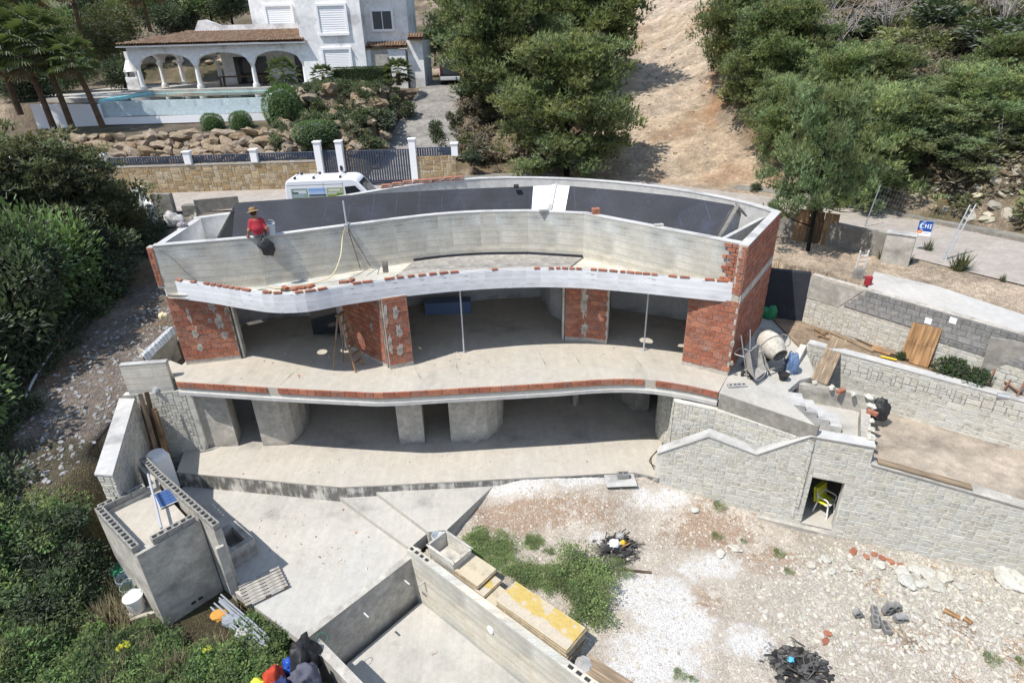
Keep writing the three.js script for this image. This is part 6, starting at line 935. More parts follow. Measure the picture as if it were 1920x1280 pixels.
// ---------- vehicles and the man on the roof ----------
{
  const t = thing('delivery_van', 'white panel van with landscape pictures on its side, parked on the road', 'van', [-9.278,4.58,-32.946], 0.03);
  const wp = mat(0.82, 0.84, 0.87, { roughness: 0.3 }), L = 2.75;
  const s = new THREE.Shape(); s.moveTo(-L, 0.42); s.lineTo(-L, 1.2); s.quadraticCurveTo(-L, 2.2, -L + 0.18, 2.32); s.lineTo(1.0, 2.34); s.quadraticCurveTo(1.25, 2.32, 1.4, 2.16); s.lineTo(2.15, 1.28); s.quadraticCurveTo(2.6, 1.16, 2.72, 0.95); s.lineTo(L, 0.5); s.quadraticCurveTo(L, 0.36, 2.6, 0.34);
  s.lineTo(2.25, 0.34); s.absarc(1.85, 0.36, 0.4, 0, Math.PI, false); s.lineTo(-1.2, 0.34); s.absarc(-1.6, 0.36, 0.4, 0, Math.PI, false); s.closePath();
  part('body', metric(new THREE.ExtrudeGeometry(s, { depth: 1.8, bevelEnabled: true, bevelSize: 0.08, bevelThickness: 0.09, bevelSegments: 4, curveSegments: 14 }).translate(0, 0, -0.9)), wp, t); t.scale.setScalar(0.9);
  // pictures on the side: roof terrace, lake shore, meadow
  const c = document.createElement('canvas'); c.width = 512; c.height = 160; const x = c.getContext('2d'), rc = (f, a, b, w, h) => { x.fillStyle = f; x.fillRect(a, b, w, h); };
  rc('#e9ecee', 0, 0, 512, 160); rc('#8fa39a', 6, 6, 160, 148); rc('#d5dbe0', 30, 24, 120, 34); rc('#5d6a66', 14, 40, 60, 20); rc('#9fb0b8', 20, 66, 100, 28); rc('#7d8f3c', 6, 100, 160, 54); rc('#4f6a28', 30, 108, 50, 40); rc('#b7b48a', 110, 96, 50, 50);
  rc('#8fb0e0', 172, 6, 168, 66); rc('#b4c8ea', 172, 40, 168, 34); rc('#3c4a5a', 172, 70, 168, 16); rc('#9aa39a', 172, 86, 168, 68); rc('#c4c6bd', 200, 100, 90, 22); rc('#6c6f66', 250, 118, 90, 30);
  rc('#aab38a', 346, 6, 160, 148); rc('#dfe3e0', 366, 22, 110, 16); rc('#c9cfca', 356, 54, 140, 14); rc('#8c9a3e', 346, 78, 160, 40); rc('#a5a85a', 346, 116, 160, 38); rc('#6f8a34', 440, 60, 60, 50);
  const ct = new THREE.CanvasTexture(c); ct.colorSpace = THREE.SRGBColorSpace;
  const ad = new THREE.PlaneGeometry(3.1, 0.92); part('side_picture', ad.translate(-0.95, 1.5, 0.995), mat(0.95, 0.95, 0.95, { map: ct, roughness: 0.4 }), t);
  const win = (pts, z, n) => { const q = new THREE.Shape(pts.map(p => new THREE.Vector2(...p))); return part(n, metric(new THREE.ExtrudeGeometry(q, { depth: 0.02, bevelEnabled: false }).translate(0, 0, z)), M.glass, t); };
  for (const z of [0.985, -1.005]) win([[0.72, 1.3], [0.68, 1.95], [1.3, 2.0], [1.88, 1.34], [1.6, 1.26]], z, 'side_window');
  part('windscreen', board([1.5, 2.14, 0], [2.2, 1.32, 0], 1.66, 0.04, [1, 0.9, 0]), M.glass, t);
  const wg = () => metric(new THREE.CylinderGeometry(0.34, 0.34, 0.24, 24).rotateX(Math.PI / 2));
  for (const sx of [-1.6, 1.85]) for (const sz of [-0.86, 0.86]) { const w = part('wheel', wg().translate(sx, 0.34, sz), M.rubber, t); part('rim', new THREE.CylinderGeometry(0.2, 0.2, 0.26, 18).rotateX(Math.PI / 2).translate(sx, 0.34, sz), M.steel, w); }
  for (const xx of [-2.2, -1.1, 0.45]) { const b = part('roof_bar', bar([xx, 2.54, -0.75], [xx, 2.54, 0.75], 0.025), M.steel, t); for (const z of [-0.72, 0.72]) part('bracket', box(0.14, 0.2, 0.1, xx, 2.44, z), M.black, b); }
  for (const z of [0.9, -0.9]) { part('tail_light', box(0.06, 0.6, 0.14, -L - 0.06, 1.0, z), mat(0.35, 0.02, 0.02, { roughness: 0.3 }), t); part('headlight', box(0.3, 0.22, 0.2, 2.6, 0.92, z), mat(0.8, 0.82, 0.85, { roughness: 0.15 }), t); part('mirror', rbox(0.14, 0.3, 0.2, 0.04).translate(1.65, 1.42, z * 1.22), M.black, t); }
  for (const xx of [0.35, 0.85]) part('door_handle', box(0.14, 0.04, 0.03, xx, 1.14, 1.0), M.black, t);
  part('door_seam', [box(0.012, 1.7, 0.01, 0.58, 1.4, 0.992), box(0.012, 1.7, 0.01, -0.55, 1.4, 0.992), box(0.012, 1.5, 0.01, 2.0, 0.95, 0.992).scale(1, 0.6, 1), box(3.3, 0.012, 0.01, -1.05, 2.12, 0.992)], M.rubber, t);
  part('side_strip', box(3.2, 0.14, 0.02, -0.9, 0.72, 0.995), M.black, t);
}
{
  const t = thing('parked_car', 'dark vehicle with a reflection painted pale on its roof, parked at the top of the driveway', 'car', [[-4.964,10.044,-58][0], 9.66, -60.4], 0.05), dk = mat(0.03, 0.032, 0.04, { roughness: 0.25 });
  const s = new THREE.Shape(); s.moveTo(-2.3, 0.35); s.lineTo(-2.35, 0.95); s.quadraticCurveTo(-2.3, 1.1, -1.6, 1.15); s.lineTo(-1.1, 1.8); s.lineTo(1.75, 1.86); s.quadraticCurveTo(2.05, 1.84, 2.15, 1.5); s.lineTo(2.3, 0.9); s.lineTo(2.28, 0.38); s.closePath();
  part('body', metric(new THREE.ExtrudeGeometry(s, { depth: 1.6, bevelEnabled: true, bevelSize: 0.07, bevelThickness: 0.1, bevelSegments: 3 }).translate(0, 0, -0.8).rotateY(-Math.PI / 2)), dk, t);
  part('roof_reflection', rbox(1.5, 0.06, 2.6, 0.03).translate(0, 1.93, 0.35), mat(0.7, 0.72, 0.75, { roughness: 0.25 }), t); part('rear_window', box(1.35, 0.55, 0.03, 0, 1.5, 2.2, 0, -0.18), M.glass, t); part('bumper', rbox(1.75, 0.3, 0.18, 0.05).translate(0, 0.52, 2.36), mat(0.55, 0.56, 0.58, { roughness: 0.4 }), t);  // pale panel on the roof: reflected light put into its colour
  for (const x of [-0.8, 0.8]) { part('tail_light', box(0.14, 0.5, 0.06, x, 1.15, 2.33), mat(0.3, 0.02, 0.02, { roughness: 0.3 }), t); for (const z of [-1.4, 1.45]) { const w = part('wheel', metric(new THREE.CylinderGeometry(0.35, 0.35, 0.22, 20).rotateZ(Math.PI / 2).translate(x, 0.35, z)), M.rubber, t); part('rim', new THREE.CylinderGeometry(0.2, 0.2, 0.24, 16).rotateZ(Math.PI / 2).translate(x, 0.35, z), M.steel, w); } }
}
// a surface around tapered bones, meshed on a grid
function skin(bones, blend, lo, hi, res) {
  const mc = new MarchingCubes(res, M.cement, false, false, 400000); mc.isolation = 0; const f = mc.field, size = res;
  const dist = (px, py, pz) => { let acc = 0; for (const [a, b, ra, rb, sx = 1] of bones) { const dx = b[0] - a[0], dy = b[1] - a[1], dz = b[2] - a[2], l2 = dx * dx + dy * dy + dz * dz || 1e-9, t = clamp(((px - a[0]) * dx + (py - a[1]) * dy + (pz - a[2]) * dz) / l2), ex = (px - a[0] - dx * t) / sx, ey = py - a[1] - dy * t, ez = pz - a[2] - dz * t; acc += Math.exp(-(Math.sqrt(ex * ex + ey * ey + ez * ez) - (ra + (rb - ra) * t)) / blend); } return -blend * Math.log(acc + 1e-30); };
  const c = lo.map((v, i) => (v + hi[i]) / 2), h = Math.max(...lo.map((v, i) => (hi[i] - v) / 2));
  for (let z = 0; z < size; z++) for (let y = 0; y < size; y++) for (let x = 0; x < size; x++) f[z * size * size + y * size + x] = -dist(c[0] + (x / (size / 2) - 1) * h, c[1] + (y / (size / 2) - 1) * h, c[2] + (z / (size / 2) - 1) * h);
  mc.update(); const n = mc.count, g = new THREE.BufferGeometry(), p = new Float32Array(n * 3); for (let i = 0; i < n; i++) for (let k = 0; k < 3; k++) p[i * 3 + k] = mc.positionArray[i * 3 + k] * h + c[k];
  g.setAttribute('position', new THREE.BufferAttribute(p, 3)); const m = mergeVertices(g, 1e-4); m.computeVertexNormals(); return m;
}
{
  // seated on the parapet with his back to the yard, head turned to the left, hands resting on the wall
  const at = [-8.211,-19.133], t = thing('person', 'person in red shirt and straw hat sitting on the front parapet', 'person', [at[0], 7.445, at[1] - 0.1], 0.36);
  const body = [[[0, 0.13, 0.02], [0, 0.3, 0.03], 0.135, 0.14, 1.2], [[0, 0.3, 0.03], [0, 0.5, -0.02], 0.14, 0.13, 1.35], [[-0.13, 0.53, -0.03], [0.13, 0.53, -0.03], 0.085, 0.085], [[0, 0.55, -0.04], [-0.01, 0.66, -0.06], 0.058, 0.055],
    [[-0.09, 0.1, 0], [-0.15, 0.09, -0.42], 0.1, 0.068], [[-0.15, 0.09, -0.42], [-0.16, -0.36, -0.44], 0.064, 0.042], [[-0.16, -0.38, -0.43], [-0.17, -0.4, -0.6], 0.045, 0.035], [[0.09, 0.1, 0], [0.16, 0.09, -0.42], 0.1, 0.068], [[0.16, 0.09, -0.42], [0.17, -0.36, -0.43], 0.064, 0.042], [[0.17, -0.38, -0.43], [0.18, -0.4, -0.6], 0.045, 0.035],
    [[-0.18, 0.52, -0.03], [-0.27, 0.27, 0.05], 0.062, 0.046], [[-0.27, 0.27, 0.05], [-0.33, 0.07, -0.02], 0.043, 0.031], [[0.18, 0.52, -0.03], [0.27, 0.28, 0.08], 0.062, 0.046], [[0.27, 0.28, 0.08], [0.31, 0.07, 0.02], 0.043, 0.031]];
  const head = [[[-0.03, 0.76, -0.1], [-0.035, 0.82, -0.1], 0.088, 0.092], [[-0.05, 0.72, -0.14], [-0.06, 0.71, -0.17], 0.055, 0.04], [[-0.1, 0.765, -0.18], [-0.115, 0.745, -0.2], 0.016, 0.02], [[0.06, 0.77, -0.08], [0.062, 0.79, -0.08], 0.02, 0.022], [[-0.12, 0.77, -0.06], [-0.122, 0.79, -0.06], 0.018, 0.02], [[0, 0.64, -0.06], [-0.02, 0.72, -0.09], 0.052, 0.058]];
  const hand = (x, z, s) => { const o = [[[x, 0.075, z], [x + s * 0.02, 0.035, z - 0.05], 0.03, 0.032]]; for (let i = 0; i < 4; i++) { const q = x + s * 0.02 + (i - 1.5) * 0.021, l = [0.055, 0.066, 0.062, 0.046][i]; o.push([[q, 0.03, z - 0.07], [q + 0.002, 0.022, z - 0.075 - l * 0.55], 0.0105, 0.01]); o.push([[q + 0.002, 0.022, z - 0.075 - l * 0.55], [q + 0.004, 0.008, z - 0.08 - l], 0.01, 0.008]); } o.push([[x - s * 0.015, 0.05, z - 0.02], [x - s * 0.055, 0.02, z - 0.055], 0.013, 0.01]); return o; };
  const gb = skin(body, 0.022, [-0.5, -0.5, -0.75], [0.5, 0.75, 0.3], 84), gh = skin(head, 0.012, [-0.2, 0.6, -0.25], [0.15, 0.98, 0.1], 52), g1 = skin(hand(-0.34, -0.04, -1), 0.006, [-0.42, -0.02, -0.2], [-0.26, 0.14, 0.02], 46), g2 = skin(hand(0.32, 0.0, 1), 0.006, [0.24, -0.02, -0.16], [0.4, 0.14, 0.06], 46);
  const paint = (g, fn) => { const p = g.attributes.position, c = []; for (let i = 0; i < p.count; i++) c.push(...fn(p.getX(i), p.getY(i), p.getZ(i))); g.setAttribute('color', new THREE.Float32BufferAttribute(c, 3)); return g.index ? g.toNonIndexed() : g; };
  const skinC = [0.30, 0.15, 0.09], shirt = [0.34, 0.022, 0.035], jeans = [0.16, 0.17, 0.20], shoe = [0.05, 0.04, 0.035];
  const cb = paint(gb, (x, y, z) => (y < -0.34 ? shoe : y < 0.17 && Math.abs(x) < 0.24 && !(y > 0.12 && z > 0.1) ? jeans : Math.abs(x) > 0.235 && y < 0.36 ? skinC : y > 0.595 && Math.abs(x) < 0.075 ? skinC : shirt)), ch = paint(gh, (x, y, z) => (Math.hypot(x + 0.085, y - 0.80, z + 0.185) < 0.014 || Math.hypot(x + 0.02, y - 0.80, z + 0.19) < 0.014 ? [0.02, 0.015, 0.01] : y > 0.78 && z > -0.13 || z > -0.04 && y > 0.72 ? [0.03, 0.022, 0.018] : Math.hypot((x + 0.065) * 0.6, y - 0.715, z + 0.2) < 0.013 ? [0.25, 0.09, 0.07] : skinC)), c1 = paint(g1, () => skinC), c2 = paint(g2, () => skinC);
  part('body', mergeGeometries([cb, ch, c1, c2]), new THREE.MeshStandardMaterial({ vertexColors: true, roughness: 0.85 }), t);
  const hat = part('straw_hat', [lathe([[0, 0.15], [0.06, 0.148], [0.098, 0.12], [0.108, 0.06], [0.112, 0.03], [0.16, 0.012], [0.215, 0.0], [0.222, 0.006], [0.16, 0.024], [0.115, 0.045]], 28)], mat(0.62, 0.47, 0.29, { map: tiled(texWood, 0.1), side: THREE.DoubleSide }), t); hat.position.set(-0.035, 0.825, -0.1); hat.rotation.set(-0.22, 0, 0.14);
  part('hat_band', metric(new THREE.CylinderGeometry(0.114, 0.117, 0.03, 28, 1, true)), M.woodDark, hat).position.y = 0.045;
  const b = thing('shadow_lump', 'black lump added over the parapet for the dark shadow below the seated person', 'bag', [at[0] + 0.2, 7.13, at[1] + 0.1], 0.36); const pg = mergeVertices(new THREE.IcosahedronGeometry(1, 4).deleteAttribute('uv').deleteAttribute('normal')), pp = pg.attributes.position; for (let i = 0; i < pp.count; i++) { const x = pp.getX(i), y = pp.getY(i), z = pp.getZ(i), k = 1 + 0.5 * (fbm(x * 3 + 5, y * 3 + z, 3) - 0.5); pp.setXYZ(i, x * k * 0.24 + 0.1 * (1 - y) * 0.5, y * k * 0.3 + 0.02, z * k * 0.13); } pg.computeVertexNormals(); part('lump_body', metric(pg), M.black, b); part('lump_tie', tube([[-0.1, 0.2, 0.02], [-0.06, 0.36, -0.04], [0.0, 0.33, -0.25]], 0.03), M.black, b);  // added black lump, stands in for the shadow of the sitter on the wall
}

// ---------- building site objects ----------
const on = (p, y) => [p[0], y ?? surf(p[0], p[1]) + 0.01, p[1]];
// crumpled bag or tarpaulin: a rounded lump with folds
function lump(seed, w, h, d, folds = 0.22, detail = 4) { const g = mergeVertices(new THREE.IcosahedronGeometry(1, detail).deleteAttribute('uv').deleteAttribute('normal')), p = g.attributes.position; for (let i = 0; i < p.count; i++) { const x = p.getX(i), y = p.getY(i), z = p.getZ(i), n = fbm(x * 3 + seed * 9, z * 3 + y * 2 + seed, 3) - 0.5, q = Math.abs(fbm(x * 5 + y * 4 + seed, z * 5 - y * 3, 3) - 0.5) * 2, k = 1 + folds * (2.2 * n - q * 0.9); p.setXYZ(i, x * k * w / 2, Math.max(-0.42, y * k) * h / 1.42 + h * 0.296, z * k * d / 2); } g.computeVertexNormals(); return metric(g); }
// step ladder in the upper opening
{
  const t = thing('step_ladder', 'old wooden step ladder standing open on the upper terrace', 'ladder', [-5.681,3.003,-18.299], 0.15), h = 2.0;
  for (const sx of [-1, 1]) { part('front_rail', plank([sx * 0.27, 0, 0.42], [sx * 0.16, h, 0.02], 0.07, 0.035), M.wood, t); part('back_rail', plank([sx * 0.3, 0, -0.45], [sx * 0.17, h, -0.02], 0.06, 0.03), M.woodGrey, t); }
  for (let i = 1; i < 7; i++) { const k = i / 7; part('tread', rbox(2 * mix(0.27, 0.16, k), 0.03, 0.1, 0.005).translate(0, h * k, mix(0.42, 0.02, k)), M.wood, t); } part('top_board', rbox(0.42, 0.04, 0.18, 0.008).translate(0, h + 0.02, 0), M.wood, t);
  t.rotation.y = 1.25;
}
// cement mixer
{
  const t = thing('cement_mixer', 'cement crusted concrete mixer beside the right end wall', 'cement mixer', [8.52,3,-17.448], 0.5), crust = mat(0.80, 0.77, 0.71, { map: tiled(texCement, 0.6), bumpMap: grain(0.4), bumpScale: 0.02 });
  const drum = part('drum', lathe([[0.2, -0.5], [0.36, -0.48], [0.46, -0.2], [0.47, 0.08], [0.40, 0.32], [0.29, 0.56], [0.30, 0.58], [0.27, 0.56], [0.38, 0.3], [0.44, 0.08], [0.43, -0.18], [0.33, -0.42], [0, -0.44]], 32), mat(0.80, 0.77, 0.71, { map: tiled(texCement, 0.6), side: THREE.DoubleSide }), t); drum.position.set(0, 1.0, 0); drum.rotation.set(1.9, 0, 0.2);
  part('gear_ring', new THREE.TorusGeometry(0.48, 0.025, 8, 36).rotateX(Math.PI / 2), crust, drum); part('mouth_ring', new THREE.TorusGeometry(0.295, 0.02, 8, 30).rotateX(Math.PI / 2).translate(0, 0.575, 0), crust, drum);
  part('frame', [bar([-0.55, 0.05, -0.45], [-0.55, 1.0, 0], 0.035), bar([0.55, 0.05, -0.45], [0.55, 1.0, 0], 0.035), bar([-0.55, 0.3, 0.5], [-0.55, 1.0, 0], 0.035), bar([0.55, 0.03, 0.5], [0.55, 1.0, 0], 0.035), bar([-0.55, 0.2, -0.4], [0.55, 0.2, -0.4], 0.03), bar([-0.55, 0.25, 0.42], [0.55, 0.2, 0.42], 0.03), bar([-0.6, 1.0, 0], [-0.45, 1.0, 0], 0.05), bar([0.45, 1.0, 0], [0.7, 1.0, 0], 0.05)], crust, t);
  for (const x of [-0.55, 0.55]) part('wheel', new THREE.TorusGeometry(0.17, 0.04, 8, 24).rotateY(Math.PI / 2).translate(x, 0.2, -0.45), M.rubber, t);
  part('tilt_wheel', new THREE.TorusGeometry(0.24, 0.018, 8, 28).rotateY(Math.PI / 2).translate(0.78, 1.0, 0), crust, t); part('motor_box', rbox(0.3, 0.42, 0.4, 0.04).translate(-0.72, 0.85, 0), crust, t);
  t.scale.setScalar(0.86); const b = part('concrete_slab_piece', box(0.5, 0.8, 0.06, 0, 0, 0, 0.5, 0.6), M.cementDark); b.position.set(...[8.068,3.36,-17.635]); tag(b, 'grey cement board leaning behind the wheelbarrow', 'board');
}
// wheelbarrow tipped up on its nose
{
  const t = thing('wheelbarrow', 'grey wheelbarrow tipped on its nose in front of the mixer', 'wheelbarrow', [7.62,3,-16.89], 0.75), tray = mat(0.55, 0.54, 0.52, { roughness: 0.6, side: THREE.DoubleSide, map: tiled(texCement, 0.7) });
  const inner = new THREE.Group(); const pos = [], q = (a, b, c, d) => pos.push(...a, ...b, ...c, ...a, ...c, ...d), B = [[-0.18, 0, -0.28], [0.18, 0, -0.28], [0.2, 0, 0.25], [-0.2, 0, 0.25]], T = [[-0.33, 0.26, -0.42], [0.33, 0.26, -0.42], [0.36, 0.32, 0.5], [-0.36, 0.32, 0.5]]; q(...B); for (let i = 0; i < 4; i++) { const j = (i + 1) % 4; q(B[i], B[j], T[j], T[i]); }
  const g = new THREE.BufferGeometry(); g.setAttribute('position', new THREE.Float32BufferAttribute(pos, 3)); g.computeVertexNormals(); const tr = part('tray', metric(g), tray, t); const wheel = metric(new THREE.TorusGeometry(0.16, 0.05, 10, 24).rotateY(Math.PI / 2).translate(0, -0.16, 0.55));
  const others = [part('wheel', wheel, M.rubber, t), part('handle', bar([-0.1, -0.1, 0.5], [-0.3, 0.05, -0.95], 0.02), M.steel, t), part('handle', bar([0.1, -0.1, 0.5], [0.3, 0.05, -0.95], 0.02), M.steel, t), part('leg', tube([[-0.22, 0, -0.2], [-0.26, -0.3, -0.32], [0.26, -0.3, -0.32], [0.22, 0, -0.2]], 0.016), M.steel, t), part('rim', tube([...T, T[0]].map(p => p), 0.016, 6, 40), M.steel, t)];
  for (const m of [tr, ...others]) { m.position.set(0, 0.62, 0); m.rotation.x = 1.25; }
}
{ const s = part('blue_sack', lump(3, 0.45, 0.75, 0.5, 0.3), M.bluePlastic); s.position.set(...[9.183,3,-17.159]); tag(s, 'crumpled blue and black sacks right of the mixer', 'sack'); const f = thing('black_funnel', 'small black tub in front of the blue sacks', 'tub', [8.727,3,-16.659]); part('bowl', new THREE.LatheGeometry([[0.1, 0], [0.17, 0.22], [0.18, 0.22], [0.16, 0.2]].map(p => new THREE.Vector2(...p)), 18), new THREE.MeshStandardMaterial({ color: lin(0.03, 0.03, 0.03), side: THREE.DoubleSide }), f); part('rim', new THREE.TorusGeometry(0.175, 0.012, 6, 20).rotateX(Math.PI / 2).translate(0, 0.22, 0), M.black, f); }
{ const h = thing('hollow_brick', 'pale hollow brick with four dark cores lying on the side terrace', 'brick', [7.136,2.995,-16.348], 0.05); part('shell', rbox(0.6, 0.07, 0.2, 0.01).translate(0, 0.035, 0), M.plaster, h); for (let i = 0; i < 4; i++) part('core', box(0.08, 0.006, 0.07, -0.21 + i * 0.14, 0.073, 0.0), M.rubber, h); }
// big green sacks at the back of the side passage
[[1445, 575, 1.2, 0.75, 'large green sack nearest the end wall'], [1490, 577, 1.0, 0.8, 'large green sack against the tanked wall']].forEach(([a, b, w, h, l], i) => { const p = [[10.343,-21.606], [11.145,-21.451]][i], s = part('green_sack', lump(i + 20, w, h, 0.8, 0.26), mat(0.02, 0.22, 0.085, { roughness: 0.45 })); s.position.set(p[0], 3.0, p[1]); tag(s, l, 'sack', 'green sacks'); });
// ---- planting bed clutter
const bedY = 3.065;
{ const b = part('black_bucket', lathe([[0, 0.24], [0.1, 0.235], [0.2, 0.2], [0.25, 0.1], [0.26, 0]], 22), M.black); b.position.set(...[11.848,3.065,-20.521]); tag(b, 'upturned black bucket on the planting bed', 'bucket'); }
const sheetOf = (name, label, a, b, w, t, m, roll, cat = 'board', group) => tag(part(name, plank(a, b, w, t, roll), m), label, cat, group);
sheetOf('scaffold_plank', 'wide grey brown board leaning over the middle stone wall', [11.381,3.5,-18.524], [9.859,2.95,-16.548], 0.5, 0.04, M.woodGrey, [-0.5, 0.4, 0.8]);
sheetOf('plywood_sheet', 'tall orange plywood sheet leaning against the grey block wall', (p => [p[0] - 0.1, p[1], p[2] + 0.08])([13.691,4.444,-17.411]), [13.442,3.09,-17.234], 0.55, 0.03, M.plywood, [-0.6, 0.4, 0.7], 'board', 'plywood on the bed');
sheetOf('plywood_sheet', 'second plywood sheet overlapping the tall leaning one', (p => [p[0] - 0.1, p[1], p[2] + 0.08])([13.514,4.408,-17.664]), [13.334,3.09,-17.612], 0.5, 0.03, M.plywood, [-0.6, 0.4, 0.7], 'board', 'plywood on the bed');
sheetOf('plywood_offcut', 'small orange plywood piece lying in the middle of the bed', [12.593,3.12,-18.503], [13.015,3.12,-18.037], 0.35, 0.02, M.plywood, [0, 1, 0.1]);
sheetOf('plywood_offcut', 'orange plywood piece beside the black bucket', [12.526,3.16,-20.418], [12.676,3.12,-19.838], 0.3, 0.02, M.plywood, [0, 1, 0.2]);
[[[[11.851,3.1,-19.839], [12.558,3.1,-18.26]], 'long grey board on the left of the bed', 0.2], [[[12.107,3.12,-19.965], [12.956,3.12,-18.319]], 'second long grey board on the bed', 0.16], [[[12.93,3.14,-18.282], [13.551,3.14,-17.433]], 'grey board ending at the plywood sheets', 0.22], [[[12.916,3.13,-18.922], [13.824,3.13,-18.534]], 'short pale board behind the plywood piece', 0.18], [[[13.771,3.2,-17.162], [14.965,3.2,-16.736]], 'board right of the plywood sheets', 0.18]].forEach(([[a, b], l, w]) => sheetOf('board', l, a, b, w, 0.04, M.woodGrey, [0, 1, 0.1], 'board', 'grey boards on the bed'));
sheetOf('yellow_level', 'yellow spirit level lying on the bed', [12.52,3.13,-17.813], [12.895,3.13,-17.525], 0.07, 0.05, mat(0.75, 0.5, 0.03), 0, 'tool');
sheetOf('steel_bar', 'dark angled bar in front of the plywood sheet', [13.416,3.15,-17.422], [13.713,3.5,-17.542], 0.05, 0.04, M.steel, 0, 'bar');
sheetOf('cement_sheet', 'large pale cement sheet leaning at the right edge of the photo', (p => [p[0] - 0.1, p[1], p[2] + 0.08])([15.044,4.793,-15.477]), [15.261,3.09,-15.639], 1.6, 0.03, M.cement, [-0.6, 0.4, 0.7], 'board');
{ const wood = [[1530, 618, 1545, 628], [1535, 630, 1552, 622], [1540, 632, 1556, 634]]; const A = [[11.339,3.12,-20.105], [11.146,3.12,-19.438], [11.237,3.16,-19.483]], B = [[11.434,3.12,-19.553], [11.67,3.14,-19.767], [11.478,3.12,-19.243]]; A.forEach((a, i) => sheetOf('timber_offcut', ['timber offcut at the left end of the bed, uppermost', 'timber offcut at the left end of the bed, in the middle', 'timber offcut at the left end of the bed, lowest'][i], a, B[i], 0.07, 0.05, M.wood, 0.3, 'timber', 'timber offcuts')); }
{ const t = leafShape(81, 1400, 0.14, [0.07, 0.12, 0.03], { clumps: 9 }); [[[14.105,-16.438], 0.65, 0.5, 'leafy plants in the right half of the bed'], [[14.459,-15.856], 0.6, 0.45, 'dark leafy plants below the rusty frame'], [[13.173,-17.679], 0.22, 0.22, 'bright green plant beside the plywood sheets'], [[12.733,-20.014], 0.2, 0.15, 'small plant behind the long boards'], [[15.096,-17.723], 0.15, 0.4, 'tall thin weed behind the leafy plants']].forEach(([p, w, h, l]) => { const b = part('bed_plant', t, leafMat); b.position.set(p[0], 3.06 + h * 0.6, p[1]); b.scale.set(w, h, w); tag(b, l, 'plant', 'plants in the bed'); }); }
{ // rusty trestle
  const t = thing('rusty_trestle', 'rusty steel trestle frame at the right end of the bed', 'trestle'), A = [14.537,3.1,-16.18], s = [[[14.226,3.1,-15.998], [14.785,3.75,-16.378]], [[14.458,3.1,-15.6], [14.799,3.7,-15.849]], [[14.702,3.62,-16.272], [15.409,3.62,-15.401]], [[14.828,3.5,-16.206], [15.344,3.5,-15.263]], [[14.883,3.1,-15.422], [15.137,3.7,-15.502]], [[14.85,3.1,-14.91], [15.16,3.7,-15.119]], [[14.954,3.4,-15.548], [15.279,3.15,-15.017]]]; for (const [a, b] of s) part('tube', bar(a, b, 0.028, 8), M.rust, t);
  const c = part('grey_pipe', bar([14.448,3.2,-15.099], [14.714,3.2,-14.965], 0.09, 16), M.steel); tag(c, 'short thick grey pipe piece under the rusty frame', 'pipe');
}
// ---- debris along the landing wall
{
  const spots = [[9.743,-16.572], [10.121,-16.219], [10.307,-16.015], [10.606,-15.827], [11.045,-15.505], [10.87,-15.128], [10.625,-14.712], [10.376,-14.286], [10.137,-13.878], [10.988,-15.634]], r = rngOf(12), lab = ['white stone at the foot of the leaning board', 'pale stone lying on the landing wall beside a brick', 'red brick lying on the landing wall', 'stone right of the red brick on the landing wall', 'pale stone on the corner of the landing wall', 'brick near the corner of the landing wall', 'white stone in the middle of the narrow wall', 'grey stone below the white one on the narrow wall', 'white stone at the near end of the narrow wall', 'white pebble beside the black plastic'];
  spots.forEach((p, i) => { const brick = i === 2 || i === 5, q = part(brick ? 'loose_brick' : 'loose_stone', brick ? brickShapes[0] : rockShapes[i], brick ? brickMats[2] : stoneMats[5]); q.position.set(p[0], (i > 3 && i < 9 ? 2.62 : 2.865) + 0.06, p[1]); if (brick) q.scale.set(0.3, 0.11, 0.14); else q.scale.setScalar(between(0.09, 0.15, r)); q.rotation.y = r() * 3; tag(q, lab[i], brick ? 'brick' : 'stone', 'debris on the landing wall'); });
  const b = part('black_plastic', lump(44, 0.55, 0.35, 0.45, 0.35), M.black); b.position.set(...[11.7,2.3,-15.984]); b.position.y = 1.9; b.scale.set(1, 2, 1); tag(b, 'crumpled black plastic hanging beside the gravel terrace', 'plastic');
  sheetOf('long_plank', 'long grey plank lying along the top of the front stone wall', (p => [p[0], p[1] + 0.07, p[2] - 0.14])([10.296,2.036,-13.426]), (p => [p[0], p[1] + 0.07, p[2] - 0.14])([12.461,1.746,-12.558]), 0.22, 0.05, M.woodGrey, [0, 1, 0], 'plank');
}
